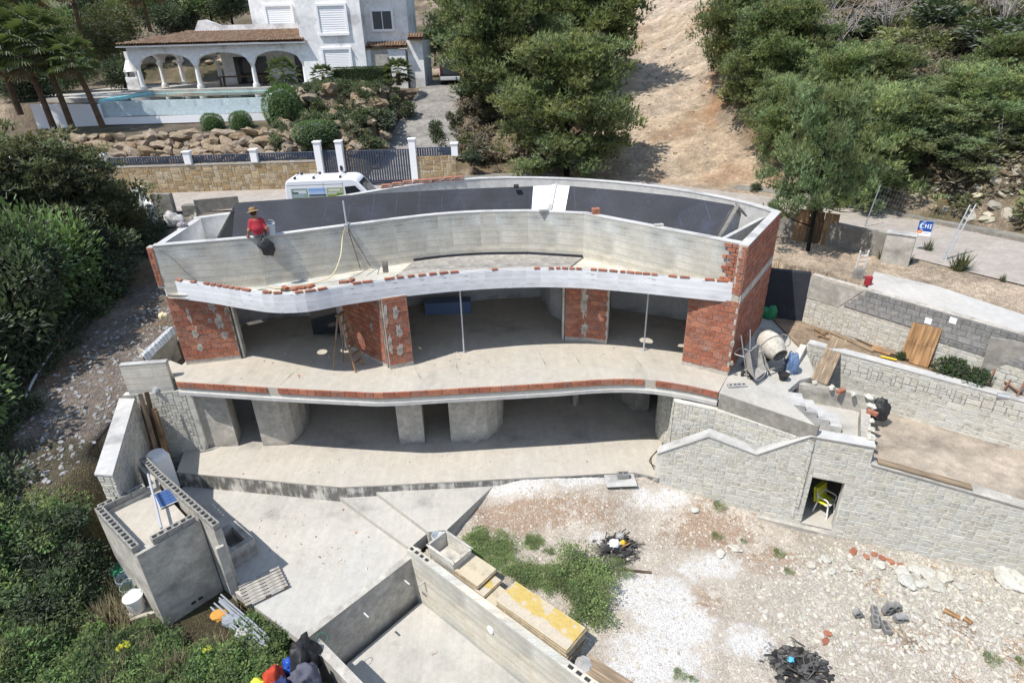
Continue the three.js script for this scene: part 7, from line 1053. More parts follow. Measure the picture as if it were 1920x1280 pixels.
// ---- plateau by the road: gate panels, wall, post, sign, ladder
{
  const a = [11.895,-26.215], b = [14.876,-22.319]; const w = thing('roadside_wall', 'low patchy concrete wall along the road on the right', 'wall'), L = Math.hypot(b[0] - a[0], b[1] - a[1]); part('panel', upright(a, b, [[0, 4.7], [L, 4.7], [L, 5.95], [0, 6.0]], 0.2), M.cementDark, w);
  const g = thing('wooden_hoarding', 'three brown wooden panels standing in front of the roadside wall', 'hoarding'), pa = [12.344,-25.3], pb = [13.618,-24.132]; for (let i = 0; i < 3; i++) { const u = (i + 0.5) / 3, d = Math.hypot(pb[0] - pa[0], pb[1] - pa[1]) / 3; part('panel', box(d - 0.03, 1.45, 0.05, mix(pa[0], pb[0], u), 5.6, mix(pa[1], pb[1], u) + 0.03, Math.atan2(-(pb[1] - pa[1]), pb[0] - pa[0]), 0.0), [M.wood, M.woodDark, M.wood][i], g); }
  const p = thing('concrete_post', 'thick square concrete gate post beside the road', 'post', [14.871,4.87,-21.886], -0.65); part('shaft', rbox(0.95, 1.25, 0.4, 0.015).translate(0, 0.62, 0), M.cement, p); part('cap', rbox(1.0, 0.06, 0.46, 0.015).translate(0, 1.28, 0), M.plaster, p);
  // estate sign on wire mesh between rods
  const rodA = [16.338,5,-26.735], rodB = [16.898,4.97,-21.996], f = thing('mesh_fence', 'thin wire mesh fence on leaning rods beside the road', 'fence'); part('rod', bar(rodA, [rodA[0] + 0.25, 6.9, rodA[2]], 0.025), M.steel, f); part('rod', bar(rodB, [rodB[0] + 0.75, 7.1, rodB[2] - 0.3], 0.025), M.galv, f); part('rod', bar([rodB[0] - 0.12, 4.97, rodB[2]], [rodB[0] + 0.45, 7.1, rodB[2] - 0.2], 0.025), M.galv, f); part('base', [box(0.5, 0.05, 0.12, rodB[0], 4.98, rodB[2], 0.4)], M.galv, f);
  { const n = 26, m = 9, gs = [], A = [rodA[0], 5.1, rodA[2]], B = [rodB[0], 5.05, rodB[2]]; for (let i = 0; i <= n; i++) { const t = i / n, x = mix(A[0], B[0], t), z = mix(A[2], B[2], t), k = 0.15; gs.push(bar([x, 5.1, z], [x + 0.3, 6.85, z - 0.05], 0.0018, 3)); } for (let j = 0; j <= m; j++) { const y = 5.1 + j * 1.75 / m; gs.push(bar([A[0] + 0.3 * j / m, y, A[2]], [B[0] + 0.3 * j / m, y, B[2]], 0.0018, 3)); } part('mesh', gs, M.galv, f).userData.kind = 'stuff'; }
  const c = document.createElement('canvas'); c.width = 320; c.height = 400; const x = c.getContext('2d'); x.fillStyle = '#f2f2ee'; x.fillRect(0, 0, 320, 400); x.fillStyle = '#1d4a94'; x.fillRect(0, 0, 320, 280); x.strokeStyle = '#cfe0f4'; x.lineWidth = 16; x.beginPath(); x.arc(150, 140, 112, Math.PI * 0.55, Math.PI * 1.5); x.stroke(); x.fillStyle = '#dfe9f6'; x.font = 'bold 150px sans-serif'; x.fillText('CHI', 40, 190); x.fillStyle = '#e8894e'; x.beginPath(); x.ellipse(60, 300, 66, 46, 0, 0, 7); x.fill(); x.fillStyle = '#f6c9a8'; x.fillRect(30, 288, 58, 22); x.fillStyle = '#8aa6cc'; x.font = '30px sans-serif'; x.fillRect(150, 310, 130, 10); x.fillRect(150, 334, 110, 8);
  const ct = new THREE.CanvasTexture(c); ct.colorSpace = THREE.SRGBColorSpace; const s = thing('estate_sign', 'blue and white sign with big letters hung on the mesh fence', 'sign', [16.859,5,-23.167].map((v, i) => i === 1 ? 6.0 : v), -0.55); const sp = [16.56,5.95,-23.121]; s.position.set(...sp); s.scale.setScalar(0.68); part('board', box(0.72, 0.9, 0.02), M.whitePaint, s); part('print', new THREE.PlaneGeometry(0.71, 0.89).translate(0, 0, 0.012), mat(1, 1, 1, { map: ct, roughness: 0.5 }), s);
  const l = thing('white_ladder', 'white aluminium ladder leaning by the white slab', 'ladder'), la = [12.816,4.9,-20.671], lb = [12.707,6,-20.446]; for (const d of [-0.15, 0.15]) part('rail', bar([la[0] + d, la[1], la[2]], [lb[0] + d, lb[1], lb[2]], 0.025, 6), M.whitePlastic, l); for (let i = 1; i < 6; i++) { const t = i / 6; part('rung', bar([mix(la[0], lb[0], t) - 0.15, mix(la[1], lb[1], t), mix(la[2], lb[2], t)], [mix(la[0], lb[0], t) + 0.15, mix(la[1], lb[1], t), mix(la[2], lb[2], t)], 0.016, 6), M.whitePlastic, l); } part('foot_board', rbox(0.4, 0.4, 0.06, 0.01).translate(la[0] - 0.05, la[1] + 0.2, la[2] + 0.1), M.cement, l);
  const rd = part('red_can', metric(new THREE.CylinderGeometry(0.12, 0.12, 0.3, 14)), mat(0.3, 0.02, 0.03)); rd.position.set(...[12.719,5.1,-19.822]); tag(rd, 'small dark red can at the corner of the white slab', 'can');
}
// ---- along the pool wall: tub, bucket, bag, formwork panels
{
  const dir = -0.73, py = (s, t, y) => { const p = pool2(s, t); return [p[0], y, p[1]]; };
  const tub = thing('mortar_tub', 'large white plastic trough standing beside the pool wall', 'tub', [-1.973,-0.58,-12.874], dir + 0.0), w = 1.05, d = 0.7, h = 0.5, wm = mat(0.84, 0.83, 0.79, { roughness: 0.5, map: tiled(texCement, 1.5) });
  part('bottom', rbox(w - 0.1, 0.03, d - 0.1, 0.01).translate(0, 0.05, 0), wm, tub); for (const [sx, sz, ww, dd, rx, rz] of [[0, d / 2, w, 0.03, -0.1, 0], [0, -d / 2, w, 0.03, 0.1, 0], [w / 2, 0, 0.03, d, 0, 0.1], [-w / 2, 0, 0.03, d, 0, -0.1]]) part('side', box(ww, h, dd, sx * 0.97, h / 2 + 0.03, sz * 0.97, 0, -rx, -rz), wm, tub); part('rim', [box(w + 0.1, 0.03, 0.07, 0, h + 0.03, d / 2 + 0.01), box(w + 0.1, 0.03, 0.07, 0, h + 0.03, -d / 2 - 0.01), box(0.07, 0.03, d, w / 2 + 0.015, h + 0.03, 0), box(0.07, 0.03, d, -w / 2 - 0.015, h + 0.03, 0)], wm, tub);
  const bucketGeo = lathe([[0, 0.012], [0.125, 0.012], [0.13, 0], [0.155, 0.3], [0.165, 0.3], [0.165, 0.325], [0.15, 0.325], [0.122, 0.02]], 24);
  const bucket = (label, p, m, s = 1, lid) => { const b = thing('bucket', label, 'bucket', p, 0, 'plastic buckets'); const o = part('pail', bucketGeo, m, b); o.scale.setScalar(s); const hd = part('handle', new THREE.TorusGeometry(0.16, 0.006, 5, 20, Math.PI).rotateX(-0.9).translate(0, 0.3, 0), M.steel, b); hd.scale.setScalar(s); if (lid) { const q = part('lid', metric(new THREE.CylinderGeometry(0.17, 0.17, 0.025, 24).translate(0, 0.335, 0)), lid, b); q.scale.setScalar(s); } return b; };
  const dbl = c => new THREE.MeshStandardMaterial({ color: lin(...c), roughness: 0.5, side: THREE.DoubleSide });
  bucket('white bucket behind the large trough', [-2.391,-0.55,-13.485], dbl([0.7, 0.74, 0.76]), 1.1);
  bucket('white lidded pail nearest the camera beside the shed', [-10.709,-1,-11.793], dbl([0.8, 0.8, 0.77]), 1.5, M.whitePlastic); bucket('grey green pail behind the white lidded one', [-11.107,-1,-12.239], dbl([0.25, 0.32, 0.28]), 1.35); bucket('blue grey pail with a white rim beside the shed', [-11.393,-1,-12.53], dbl([0.25, 0.34, 0.4]), 1.35); bucket('green topped pail furthest back beside the shed', [-11.72,-1,-12.831], dbl([0.2, 0.4, 0.42]), 1.4, M.greenPlastic);
  structure('pail_slab', slab([[-12.026,-12.652], [-10.72,-11.435], [-10.184,-11.676], [-11.889,-13.243]], -1.3, -1.02), M.screed);
  bucket('steel grey bucket standing on the parapet beside the seated person', [-7.909,7.445,-19.467], dbl([0.4, 0.46, 0.52]), 1.15);
  const bag = part('turquoise_bag', lump(8, 0.5, 0.32, 0.4, 0.4), mat(0.25, 0.52, 0.48, { roughness: 0.5 })); bag.position.set(...[-1.386,-0.7,-12.606]); tag(bag, 'crumpled turquoise bag between trough and formwork panels', 'bag');
  // stacks of yellow formwork panels
  const yel = [mat(0.68, 0.66, 0.60, { map: tiled(texWorn, 1.3) }), mat(0.62, 0.56, 0.44, { map: tiled(texScreed, 0.8) }), mat(0.74, 0.62, 0.44, { map: tiled(texWorn, 0.8) })], edge = mat(0.62, 0.60, 0.50, { map: tiled(texWood, 0.6) });
  const stack = (label, s, t, len, w, n, seed, sink = 0) => { const r = rngOf(seed), p = pool2(s, t), k = thing('formwork_stack', label, 'panels', [p[0], -0.74 - sink, p[1]], dir, 'stacks of formwork panels'); for (let i = 0; i < n; i++) { const q = part('panel', rbox(len + between(-0.03, 0.03, r), 0.027, w + between(-0.03, 0.03, r), 0.004, 1), i === n - 1 ? yel[seed % 3] : i % 2 ? edge : yel[1], k); q.position.set(between(-0.03, 0.03, r), 0.03 + i * 0.031, between(-0.03, 0.03, r)); q.rotation.y = between(-0.02, 0.02, r); } return k; };
  stack('short stack of worn yellow formwork panels next to the turquoise bag', -0.62, 1.75, 0.95, 0.75, 13, 1); stack('low narrow stack of orange panels in the middle', -0.55, 2.35, 0.34, 0.72, 9, 3); stack('loose low stack of pale panels beside the long stack', -0.5, 2.72, 0.55, 0.6, 6, 4); stack('long high stack of yellow formwork panels on the pool wall', -0.58, 4.15, 2.3, 0.8, 17, 6);
  sheetOf('old_board', 'weathered board lying beyond the long panel stack', py(-0.5, 5.6, -0.68), py(-0.75, 8.4, -0.8), 0.5, 0.05, M.woodGrey, [0, 1, 0]);
  { const b = part('white_sack', lump(19, 0.45, 0.2, 0.5, 0.3), M.plaster); b.scale.y = 0.55; b.position.set(...py(-0.45, 5.62, -0.72)); tag(b, 'white cement sack at the end of the long panel stack', 'sack'); }
}
// ---- yard
{
  const m = thing('manhole_board', 'pale board covering a hole beside the lower terrace', 'board', on([3.467,-15.727]), 0.02); part('sheet', rbox(1.0, 0.03, 0.85, 0.006).translate(0, 0.06, 0), M.plaster, m); part('bearer', rbox(1.0, 0.05, 0.08, 0.01).translate(0, 0.02, 0.36), M.woodDark, m);
  const b = part('concrete_block', hollowBlock, blockMats[1]); b.position.set(...on([3.57,-15.738])); b.position.y += 0.08; b.scale.setScalar(0.95); tag(b, 'single grey concrete block lying on the pale board', 'block');
  const r = rngOf(92), lab = ['topmost', 'leftmost', 'second from the left', 'largest', 'rightmost', 'front', 'rear'], at = [[8.983,-10.749], [9.442,-10.866], [9.753,-10.79], [9.3,-10.609], [10.013,-10.587], [9.468,-10.413], [10.018,-10.881]];
  at.forEach((p, i) => { const q = part('concrete_block', hollowBlock, blockMats[i % 3]); q.position.set(...on(p)); q.position.y += i === 2 ? 0.16 : 0.02; q.rotation.set(i % 2 ? 0 : -1.5, r() * 2, 0); if (!(i % 2)) q.position.y += 0.08; q.scale.setScalar(0.85); tag(q, `grey concrete block in the pile on the rubble, ${['at its far left', 'second from its left', 'leaning on top of the others', 'in its middle', 'at its far right', 'nearest the camera', 'furthest from the camera'][i]}`, 'block', 'pile of concrete blocks in the yard'); });
  // burnt heaps
  const heap = (label, c, seed, n, rad, extra) => { const t = thing('burnt_heap', label, 'heap', on(c), 0), q = rngOf(seed), ch = [mat(0.018, 0.018, 0.018), mat(0.035, 0.033, 0.032), mat(0.10, 0.095, 0.09)]; for (let i = 0; i < n; i++) { const a = q() * 6.28, d = Math.sqrt(q()) * rad, o = part('charred_lump', pick(rockShapes, q), pick(ch, q), t), s = between(0.03, 0.085, q); o.position.set(Math.cos(a) * d, s * 0.5 + 0.16 * (1 - d / rad), Math.sin(a) * d * 0.8); o.scale.set(s * 1.5, s, s); o.rotation.set(q() * 3, q() * 3, 0); } for (let i = 0; i < n / 3; i++) { const a = q() * 6.28, e = q() * 6.28, d = q() * rad; part('charred_stick', bar([Math.cos(a) * d, 0.08, Math.sin(a) * d], [Math.cos(a) * d + Math.cos(e) * 0.4, between(0.05, 0.35, q), Math.sin(a) * d + Math.sin(e) * 0.3], 0.015, 5), pick(ch, q), t); } extra?.(t); return t; };
  heap('burnt rubbish heap with white and yellow scraps in the middle of the yard', [3.056,-13.39], 3, 70, 0.5, t => { part('white_scrap', lump(5, 0.4, 0.3, 0.3, 0.4, 2).translate(-0.12, 0.08, 0.05), M.whitePaint, t); part('white_scrap', lump(6, 0.3, 0.25, 0.22, 0.4, 2).translate(0.1, 0.1, -0.25), M.plaster, t); part('yellow_scrap', lump(7, 0.22, 0.2, 0.16, 0.4, 2).translate(0.12, 0.14, 0.02), mat(0.65, 0.42, 0.03), t); part('brown_scrap', box(0.3, 0.2, 0.03, 0.18, 0.2, 0.12, 0.5, 0.5), M.wood, t); });
  heap('black burnt heap at the bottom edge of the photo', [6.852,-9.417], 7, 150, 0.72, t => part('blue_scrap', lump(9, 0.2, 0.08, 0.14, 0.4, 2).translate(-0.25, 0.22, -0.1), mat(0.1, 0.42, 0.6), t));
  sheetOf('charred_plank', 'thin dark plank lying right of the burnt rubbish heap', on([2.983,-12.497]).map((v, i) => i === 1 ? v + 0.05 : v), on([3.838,-12.39]).map((v, i) => i === 1 ? v + 0.03 : v), 0.06, 0.04, M.woodDark, [0, 1, 0]);
  // big stones heaped against the wall foot
  const big = [[10.931,-12.202], [11.327,-12.227], [11.634,-12.064], [12,-11.976], [10.879,-11.864], [11.233,-11.76], [11.592,-11.694], [13.72,-11.863], [10.462,-12.452], [9.008,-12.701], [8.487,-12.519], [5.685,-14.61], [6.035,-13.016], [12.22,-11.636], [9.002,-12.306], [10.417,-10.037], [9.503,-12.387], [6.545,-13.208]];
  const bl = ['pale boulder at the left of the row at the wall foot', 'pale boulder second in the row at the wall foot', 'largest pale boulder at the wall foot', 'pale boulder at the right of the row at the wall foot', 'pale boulder in front of the row, left', 'pale boulder in front of the row, middle', 'pale boulder in front of the row, right', 'broad tan boulder at the right edge below the stone wall', 'pale boulder beside the red scraps', 'flat yellowish stone below the cellar doorway', 'stone left of the flat yellowish one', 'pale stone near the left end of the stone wall', 'grey white stone alone in the red earth', 'stone right of the boulder row', 'stone below the flat yellowish one', 'round tan stone in front of the block pile', 'stone left of the red scraps', 'small stone above the lone grey white one'];
  big.forEach((p, i) => { const q = part('boulder', rockShapes[i % 10], stoneMats[i % 7]); const s = i === 7 ? 0.4 : i < 7 ? between(0.14, 0.24, r) : between(0.09, 0.16, r); q.position.set(...on(p)); q.position.y += s * 0.25; q.scale.set(s * 1.15, s * 0.75, s); q.rotation.y = r() * 6; tag(q, bl[i], 'stone', 'boulders in the yard'); });
  const reds = [[10.529,-12.852], [10.693,-12.724], [10.854,-12.597], [11.066,-12.431], [9.963,-12.975], [10.243,-12.76], [7.951,-10.341], [7.787,-10.116]]; reds.forEach((p, i) => { const q = part('brick_shard', rockShapes[i], brickMats[i % 3]); q.position.set(...on(p)); q.position.y += 0.02; q.scale.set(0.12, 0.06, 0.09); q.rotation.y = i; tag(q, ['red brick shard in the middle of the wall foot stones', 'red brick shard right of the middle one at the wall foot', 'red brick shard left of the boulder row', 'red brick shard touching the boulder row', 'leftmost red brick shard at the wall foot', 'second red brick shard from the left at the wall foot', 'upper red brick shard left of the block pile', 'lower red brick shard left of the block pile'][i], 'brick', i < 6 ? 'brick shards at the wall foot' : 'brick shards by the block pile'); });
  [[[11.323,-10.923], [11.576,-10.668], 'larger brown board scrap on the rubble'], [[11.686,-10.665], [11.768,-10.501], 'smaller brown board scrap on the rubble']].forEach(([a, b, l]) => sheetOf('board_scrap', l, on(a).map((v, i) => v + (i === 1 ? 0.05 : 0)), on(b).map((v, i) => v + (i === 1 ? 0.05 : 0)), 0.16, 0.03, M.plywood, [0, 1, 0]));
  // rubble and pebbles
  const scatter = (name, label, n, geo, m, fn, s0, s1) => { const im = new THREE.InstancedMesh(geo, m, n), M4 = new THREE.Matrix4(), Q = new THREE.Quaternion(), C = new THREE.Color(), q = rngOf(n); im.name = name; for (let i = 0; i < n; i++) { const [x, z] = fn(q), s = mix(s0, s1, Math.pow(q(), 2.5)); Q.setFromEuler(new THREE.Euler(q() * 0.6, q() * 6, q() * 0.6)); M4.compose(new THREE.Vector3(x, surf(x, z) + s * 0.15, z), Q, new THREE.Vector3(s * 1.25, s * 0.7, s)); im.setMatrixAt(i, M4); const k = between(0.7, 1.15, q); im.setColorAt(i, C.setRGB(k, k * between(0.95, 1, q), k * between(0.86, 0.98, q))); } tag(im, label, 'rubble', null, 'stuff'); scene.add(im); };
  const okYard = (x, z) => { const s = (x + 2.95) * -0.667 + (z + 12.96) * 0.745; return s < -0.3 && z > -15.6 && ((z + 15.65) > (x - 4.75) * 0.401 + 0.12 || x < 4.6); };
  const heapAt = q => { for (;;) { const x = between(6.5, 16, q), z = between(-14.2, -7.5, q), d = Math.hypot((x - 11.3) / 4.2, (z + 10.8) / 2.3); if (okYard(x, z) && q() > d * 0.75) return [x, z]; } }, anyAt = q => { for (;;) { const x = between(-2.5, 16, q), z = between(-15.5, -6.5, q); if (okYard(x, z)) return [x, z]; } };
  scatter('rubble', 'pale broken stones strewn over the right of the yard', 6500, rockGeometry(777, 0, 0.5, 0.4), mat(0.46, 0.445, 0.40), heapAt, 0.012, 0.085); scatter('pebbles', 'small stones strewn over the whole yard', 5200, rockGeometry(778, 0, 0.5, 0.4), mat(0.48, 0.445, 0.395), anyAt, 0.01, 0.05);
  scatter('slope_stones', 'stones on the strip left of the house, darkened for tree shade', 1500, rockShapes[7], mat(0.26, 0.26, 0.27), q => { for (;;) { const x = between(-17.5, -13.3, q), z = between(-26, -13, q); if (Math.abs(x + 14.9 + (z + 19) * 0.08) < 1.5 + q()) return [x, z]; } }, 0.015, 0.08);  // stone colour darkened to carry the tree shade on this strip
  { const im = new THREE.InstancedMesh(rockGeometry(779, 0, 0.5, 0.4), mat(0.42, 0.38, 0.33), 420), M4 = new THREE.Matrix4(), Q = new THREE.Quaternion(), C = new THREE.Color(), q = rngOf(5150); im.name = 'site_debris'; for (let i = 0; i < 420; i++) { const z3 = i % 3, x = z3 === 2 ? between(-8.5, -4, q) : between(-9.5, 5.8, q), z = z3 === 0 ? between(-19.5, -17.6, q) : z3 === 1 ? between(-17.6, -16.2, q) : between(-15.2, -12.6, q), s = mix(0.008, 0.045, Math.pow(q(), 3)); Q.setFromEuler(new THREE.Euler(q(), q() * 6, q())); M4.compose(new THREE.Vector3(x, (z3 === 0 ? 3.004 : z3 === 1 ? 0.004 : patioY + 0.004) + s * 0.3, z), Q, new THREE.Vector3(s * 1.3, s * 0.7, s)); im.setMatrixAt(i, M4); const k = between(0.6, 1.3, q), red = q() < 0.05; im.setColorAt(i, red ? C.setRGB(k, k * 0.45, k * 0.3) : C.setRGB(k, k, k)); } tag(im, 'chips and crumbs of rubble lying on the concrete floors', 'debris', null, 'stuff'); scene.add(im); }
  const tr = q => { for (;;) { const z = between(-100, -40, q), x = interp(-z, [38, 44, 50, 58, 66, 80, 100], [9.5, 10.2, 11, 13.5, 15.2, 19.5, 25]) + between(-6, 6, q); if (z < zfar(x) - 1) return [x, z]; } }; scatter('track_stones', 'stones lying on the dirt track', 700, rockShapes[3], mat(0.40, 0.33, 0.25), tr, 0.03, 0.2);
  scatter('bank_rocks', 'pale limestone rocks breaking through the roadside bank', 700, rockShapes[1], mat(0.42, 0.39, 0.33), q => { const x = between(17, 34, q); return [x, zfar(x) - between(1.4, 7, q)]; }, 0.06, 0.32);
}
// ---- left side: pallet, pipes, planks, hose
{
  const paleWood = mat(0.66, 0.65, 0.62, { map: tiled(texCement, 0.5) }), t = thing('pallet', 'grey wooden pallet lying on the patio beside the shed', 'pallet', [-7.187,-0.612,-12.055], 0.62); for (let i = 0; i < 7; i++) part('slat', rbox(1.15, 0.022, 0.085, 0.004, 1).translate(0, 0.12, -0.39 + i * 0.13), paleWood, t); for (const x of [-0.52, 0, 0.52]) part('bearer', rbox(0.1, 0.1, 0.86, 0.006, 1).translate(x, 0.055, 0), M.woodGrey, t);
  const pp = thing('pipe_bundle', 'bundle of grey steel props lying along the patio edge', 'pipes'); const r = rngOf(4), A = [-8.267,-11.857], B = [-6.469,-10.546]; for (let i = 0; i < 9; i++) { const o = -i * 0.038, y = -0.62 - 0.02 * i + between(-0.03, 0.05, r); part('pipe', bar([A[0] + o * 0.8 + between(-0.1, 0.1, r), y, A[1] - o], [B[0] + o * 0.8 + between(-0.15, 0.15, r), y - 0.03, B[1] - o], 0.024, 8), mat(0.26, 0.28, 0.31, { roughness: 0.6 }), pp); }
  [['orange_sheet', 'piece of orange sheeting among debris at the shed foot', [-8.163,-11.355], [0.6, 0.16, 0.35], mat(0.5, 0.25, 0.05)], ['white_sack', 'torn white sack beside the steel props', [-7.237,-10.768], [0.5, 0.25, 0.4], M.plaster], ['grey_bag', 'grey bag between the shed and the steel props', [-7.754,-11.174], [0.6, 0.25, 0.4], mat(0.25, 0.27, 0.3)]].forEach(([n, l, p, s, m], i) => { const q = part(n, lump(60 + i, ...s, 0.4), m); q.position.set(p[0], -0.85, p[1]); tag(q, l, 'debris'); });
  // coloured tarpaulins at the bottom edge
  [['black_tarpaulin', 'black tarpaulin draped on the pool corner', [-5.407,-9.901], [0.7, 0.6, 0.9], M.black], ['blue_tarpaulin', 'bright blue tarpaulin left of the black one', [-5.633,-9.65], [0.5, 0.45, 0.5], mat(0.02, 0.08, 0.42, { roughness: 0.4 })], ['grey_tarpaulin', 'dark grey cover at the bottom edge of the photo', [-5.229,-9.308], [0.75, 0.5, 0.6], mat(0.1, 0.1, 0.13)], ['red_tarpaulin', 'red cloth at the bottom edge of the photo', [-5.963,-9.356], [0.6, 0.5, 0.6], mat(0.45, 0.05, 0.02)], ['navy_tarpaulin', 'navy cloth in front of the red one', [-5.675,-9.107], [0.6, 0.4, 0.5], mat(0.02, 0.03, 0.1)], ['yellow_cloth', 'lime yellow cloth at the bottom edge of the photo', [-6.282,-9.177], [0.55, 0.35, 0.45], mat(0.62, 0.75, 0.06)]].forEach(([n, l, p, s, m], i) => { const q = part(n, lump(70 + i, ...s, 0.45), m); q.position.set(p[0], -0.95, p[1]); q.scale.y = 1.5; tag(q, l, 'cloth', 'coloured cloths at the pool corner'); });
  const ring = part('hose_ring', new THREE.TorusGeometry(0.14, 0.008, 6, 30), M.greenPlastic); ring.position.set(...[-5.095,-0.6,-10.399]); ring.rotation.set(-0.9, 0.4, 0); tag(ring, 'thin loop of hose at the corner of the pool', 'hose');
  // planks leaning in the corner by the stone return wall
  [[[-12.323,2.9,-17.04], [-12.477,0.05,-17.047], 0.13, 'grey plank leaning furthest left in the corner'], [[-12.342,2.75,-17.387], [-12.475,0.05,-17.227], 0.14, 'brown plank leaning second from the left in the corner'], [[-12.405,2.4,-17.11], [-12.522,0.05,-16.99], 0.2, 'dark formwork board leaning in front in the corner'], [[-12.177,2.2,-17.244], [-12.32,0.05,-17.221], 0.16, 'narrow plank leaning third from the left in the corner'], [[-12.071,2.15,-17.152], [-12.255,0.05,-17.278], 0.12, 'rightmost narrow batten leaning in the corner']].forEach(([a, b, w, l], i) => sheetOf('leaning_plank', l, a, b, w, 0.035, [M.woodGrey, M.woodDark, M.woodDark, M.wood, M.wood][i], [0.5, 0.3, 0.9], 'plank', 'planks leaning in the corner'));
  // long grey pipe down the left slope
  const pts = [[-19.953,-32.326], [-19.788,-30.062], [-18.984,-26.642], [-18.351,-23.702], [-17.722,-21.075], [-17.092,-18.878], [-16.433,-16.778], [-16.62,-15.702], [-17.21,-14.611]].map(p => [p[0], ground(p[0], p[1]) + 0.3, p[1]]), pipe = part('grey_pipe', tube(pts, 0.045, 8, 80), mat(0.36, 0.37, 0.40, { roughness: 0.5 })); tag(pipe, 'long grey pipe running down the slope at the left edge', 'pipe');
  const wb = part('wooden_block', rbox(0.6, 0.12, 0.3, 0.01), M.woodDark); wb.position.set(pts[4][0] + 0.05, pts[4][1] + 0.1, pts[4][2]); wb.rotation.y = 0.5; tag(wb, 'wooden block lying across the long grey pipe', 'block');
  const yb = part('yellow_bag', lump(90, 0.45, 0.3, 0.4, 0.4), mat(0.66, 0.56, 0.34)); yb.scale.set(0.8, 0.7, 0.8); yb.position.set(...[-13.714,3.6,-21.688]); tag(yb, 'yellow and white bag at the top of the sheeted low wall', 'bag');
  const cb = part('black_cable', tube([[4.991,0.02,-17.027], [4.701,0.02,-16.648], [4.502,0.35,-15.942], [4.719,0.1,-16.024]], 0.018, 6, 24), M.rubber); tag(cb, 'loop of black cable at the left end of the front stone wall', 'cable');
}
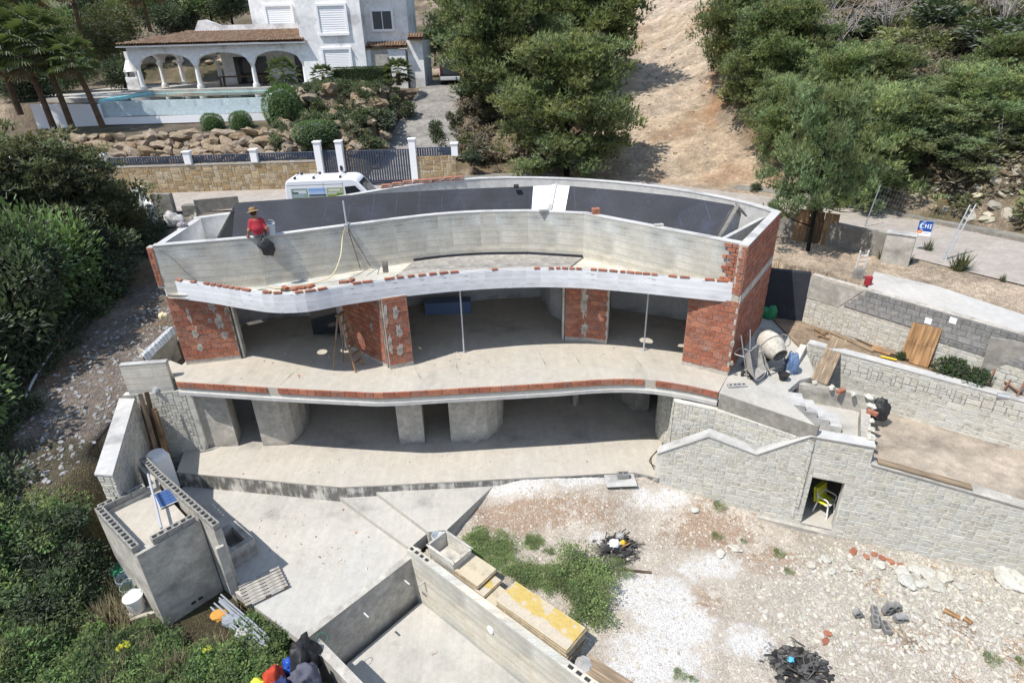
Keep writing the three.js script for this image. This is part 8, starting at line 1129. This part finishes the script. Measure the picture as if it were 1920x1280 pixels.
// ---- roof clutter
{
  const ry = 6.0, p0 = (a) => a;
  [['white_sheet', 'white plastic sheet heaped on the left roof terrace', [-11.965,-22.425], [1.5, 0.6, 0.8], mat(0.75, 0.77, 0.8)], ['dark_bundle', 'dark grey bundle right of the white plastic sheet', [-11.442,-22.931], [0.9, 0.5, 0.6], mat(0.12, 0.13, 0.15)], ['black_roll', 'black roll of membrane lying left of the seated person', [-10.959,-23.029], [0.9, 0.4, 0.4], M.black], ['grey_sack', 'grey sack in the far corner of the left roof terrace', [-12.866,-24.401], [0.6, 0.5, 0.5], M.cementDark]].forEach(([n, l, p, s, m], i) => { const q = part(n, lump(30 + i, ...s, 0.35), m); q.position.set(p[0], 6.0, p[1]); q.scale.y = i === 0 ? 1.7 : 2; tag(q, l, 'bundle', 'clutter on the left roof terrace'); });
  { const t = thing('roof_post', 'grey steel post clamped to the parapet left of centre', 'post', [-5.606,7.42,-20.36]); part('tube', new THREE.CylinderGeometry(0.03, 0.03, 0.95, 8).translate(0, 0.4, 0), M.galv, t); part('clamp', box(0.12, 0.25, 0.36, 0, -0.05, -0.05), M.steel, t); part('strut', [bar([0.02, 0, 0.05], [0.4, -1.35, 0.55], 0.018), bar([0.02, 0, 0.05], [0.75, -1.3, 0.5], 0.014)], M.woodDark, t); }
  const hp = [[-5.567,7.48,-20.077], [-5.763,7.1,-20.432], [-5.82,6.5,-19.905], [-6.094,6,-19.586], [-6.507,5.84,-19.317], [-7.167,5.8,-19.068], [-7.822,5.8,-18.87], [-8.169,5.8,-19.092]].map(p => [p[0], p[1], p[2] + 0.05]); hp.forEach((p, i) => { if (i > 0 && i < 4) p[2] += 0.15; });
  tag(part('hose', tube(hp, 0.022, 6, 60), mat(0.62, 0.55, 0.36)), 'pale hose running down the parapet to the canopy', 'hose');
  tag(part('hose', tube([[-10.822,7.46,-17.97], [-10.739,7,-18.555], [-10.54,6.2,-18.972], [-9.488,5.95,-18.658], [-8.603,5.9,-18.624]].map((p, i) => [p[0], p[1], p[2] + (i ? 0.12 : 0)]), 0.014, 6, 40), M.steel), 'thin cable trailing over the left end of the parapet', 'cable');
  const box1 = [[[1.28,7.445,-21.418], [0.34, 0.08, 0.2], M.plaster, 'white tile pack on the parapet at the valley'], [[3.102,7.445,-20.931], [0.26, 0.2, 0.2], brickMats[2], 'terracotta block standing on the right parapet'], [[4.943,7.445,-19.184], [0.3, 0.06, 0.16], M.mortarPale, 'flat tile lying on the right parapet']]; box1.forEach(([p, s, m, l]) => { const q = part('tile_pack', rbox(...s, 0.01), m); q.position.set(p[0], p[1] + s[1] / 2, p[2] - 0.12); q.rotation.y = 0.15; tag(q, l, 'tile'); });
  // tile packs along the back parapet
  const at = [[-5.308,7.445,-26.174], [-4.898,7.445,-26.496], [-4.48,7.445,-26.825], [-4.03,7.445,-26.99], [-3.61,7.445,-27.049], [-3.2,7.445,-27.223], [-2.736,7.445,-27.393], [-2.263,7.445,-27.506]], nm = ['first', 'second', 'third', 'fourth', 'fifth', 'sixth', 'seventh', 'eighth']; at.forEach((p, i) => { const t = thing('tile_stack', `${nm[i]} pale tile stack from the left on the back parapet`, 'tiles', [p[0], 7.445, p[2] - 0.12], 0.25, 'tile stacks on the back parapet'); for (let k = 0; k < 3; k++) part('tile', rbox(0.42 - 0.03 * (k % 2), 0.045, 0.26, 0.008, 1).translate(0.02 * k, 0.025 + k * 0.05, 0).rotateY(0.05 * (k - 1)), k % 2 ? M.plaster : brickMats[2], t); });
  const cl = part('clamp_tool', rbox(0.2, 0.14, 0.2, 0.03), M.rubber); cl.position.set(...[0.327,7.96,-23.497]); tag(cl, 'small dark tool lying on the roof ridge', 'tool');
  const bx = part('junction_box', rbox(0.18, 0.4, 0.12, 0.01), M.cementDark); bx.position.set(...[-4.277,6.2,-19.533]); tag(bx, 'small cement upstand with pipe at the left end of the canopy gravel', 'box');
  // broken bricks left on the canopy
  const br = [[-7.011,-18.587], [-6.729,-18.711], [-7.251,-18.509], [-5.705,-19.029], [-5.466,-19.162], [-7.553,-18.627]]; br.forEach((p, i) => { const q = part('broken_brick', brickShapes[i % 4], brickMats[i % 4]); q.position.set(p[0], 5.81, p[1] - 0.2); q.scale.set(0.28, 0.08, 0.14); q.rotation.y = i * 1.1; tag(q, `broken red brick on the canopy, ${['in the middle of the left group', 'right end of the left group', 'second from the left', 'left one of the pair by the hose', 'right one of the pair by the hose', 'leftmost of all'][i]}`, 'brick', 'broken bricks on the canopy'); });
}
// ---- back left corner by the road
{
  const gy = (p) => ground(p[0], p[1]); const put = (n, l, c, p, s, m, turn = 0) => { const q = part(n, rbox(...s, 0.02), m); q.position.set(p[0], gy(p) + s[1] / 2 - 0.1, p[1]); q.rotation.y = turn; return tag(q, l, c); };
  put('white_pillar', 'white gate pillar partly hidden by the left trees', 'pillar', [-21.482,-35.232], [0.5, 1.5, 0.5], M.whitePaint); put('garden_wall', 'white low wall between the left trees and the meter pillar', 'wall', [-19.836,-33.113], [1.5, 1.4, 0.25], M.whitePaint, -0.9); put('meter_pillar', 'grey meter pillar beside the road at the left', 'pillar', [-19.608,-34.196], [1.1, 1.3, 0.35], M.cementDark); put('block_pile', 'pile of grey blocks behind the left end of the house', 'blocks', [-18.269,-34.413], [0.8, 0.6, 0.5], M.cementDark, 0.1);
  const w = part('plot_wall', wall([[-17.913,-34.23], [-15.695,-34.97]], -0.2, 4.2, 5.35), M.cementDark); tag(w, 'low block wall beside the road behind the left roof', 'wall');
  const s = part('white_sacks', lump(95, 1.2, 0.8, 0.8, 0.4), M.plaster); { const p = [-18.677,-32.999]; s.position.set(p[0], gy(p), p[1]); } tag(s, 'heap of white sacks behind the left end of the house', 'sacks');
  const bd = part('bundle', lump(96, 0.35, 0.18, 0.3, 0.3), mat(0.28, 0.25, 0.26)); bd.position.set([-11.477,-20.773][0], 7.445, [-11.477,-20.773][1]); tag(bd, 'small bundle lying on the left parapet', 'bundle');
}

scene.traverse(o => { if (o.isMesh) { o.castShadow = true; o.receiveShadow = true; } });
renderer.render(scene, camera);
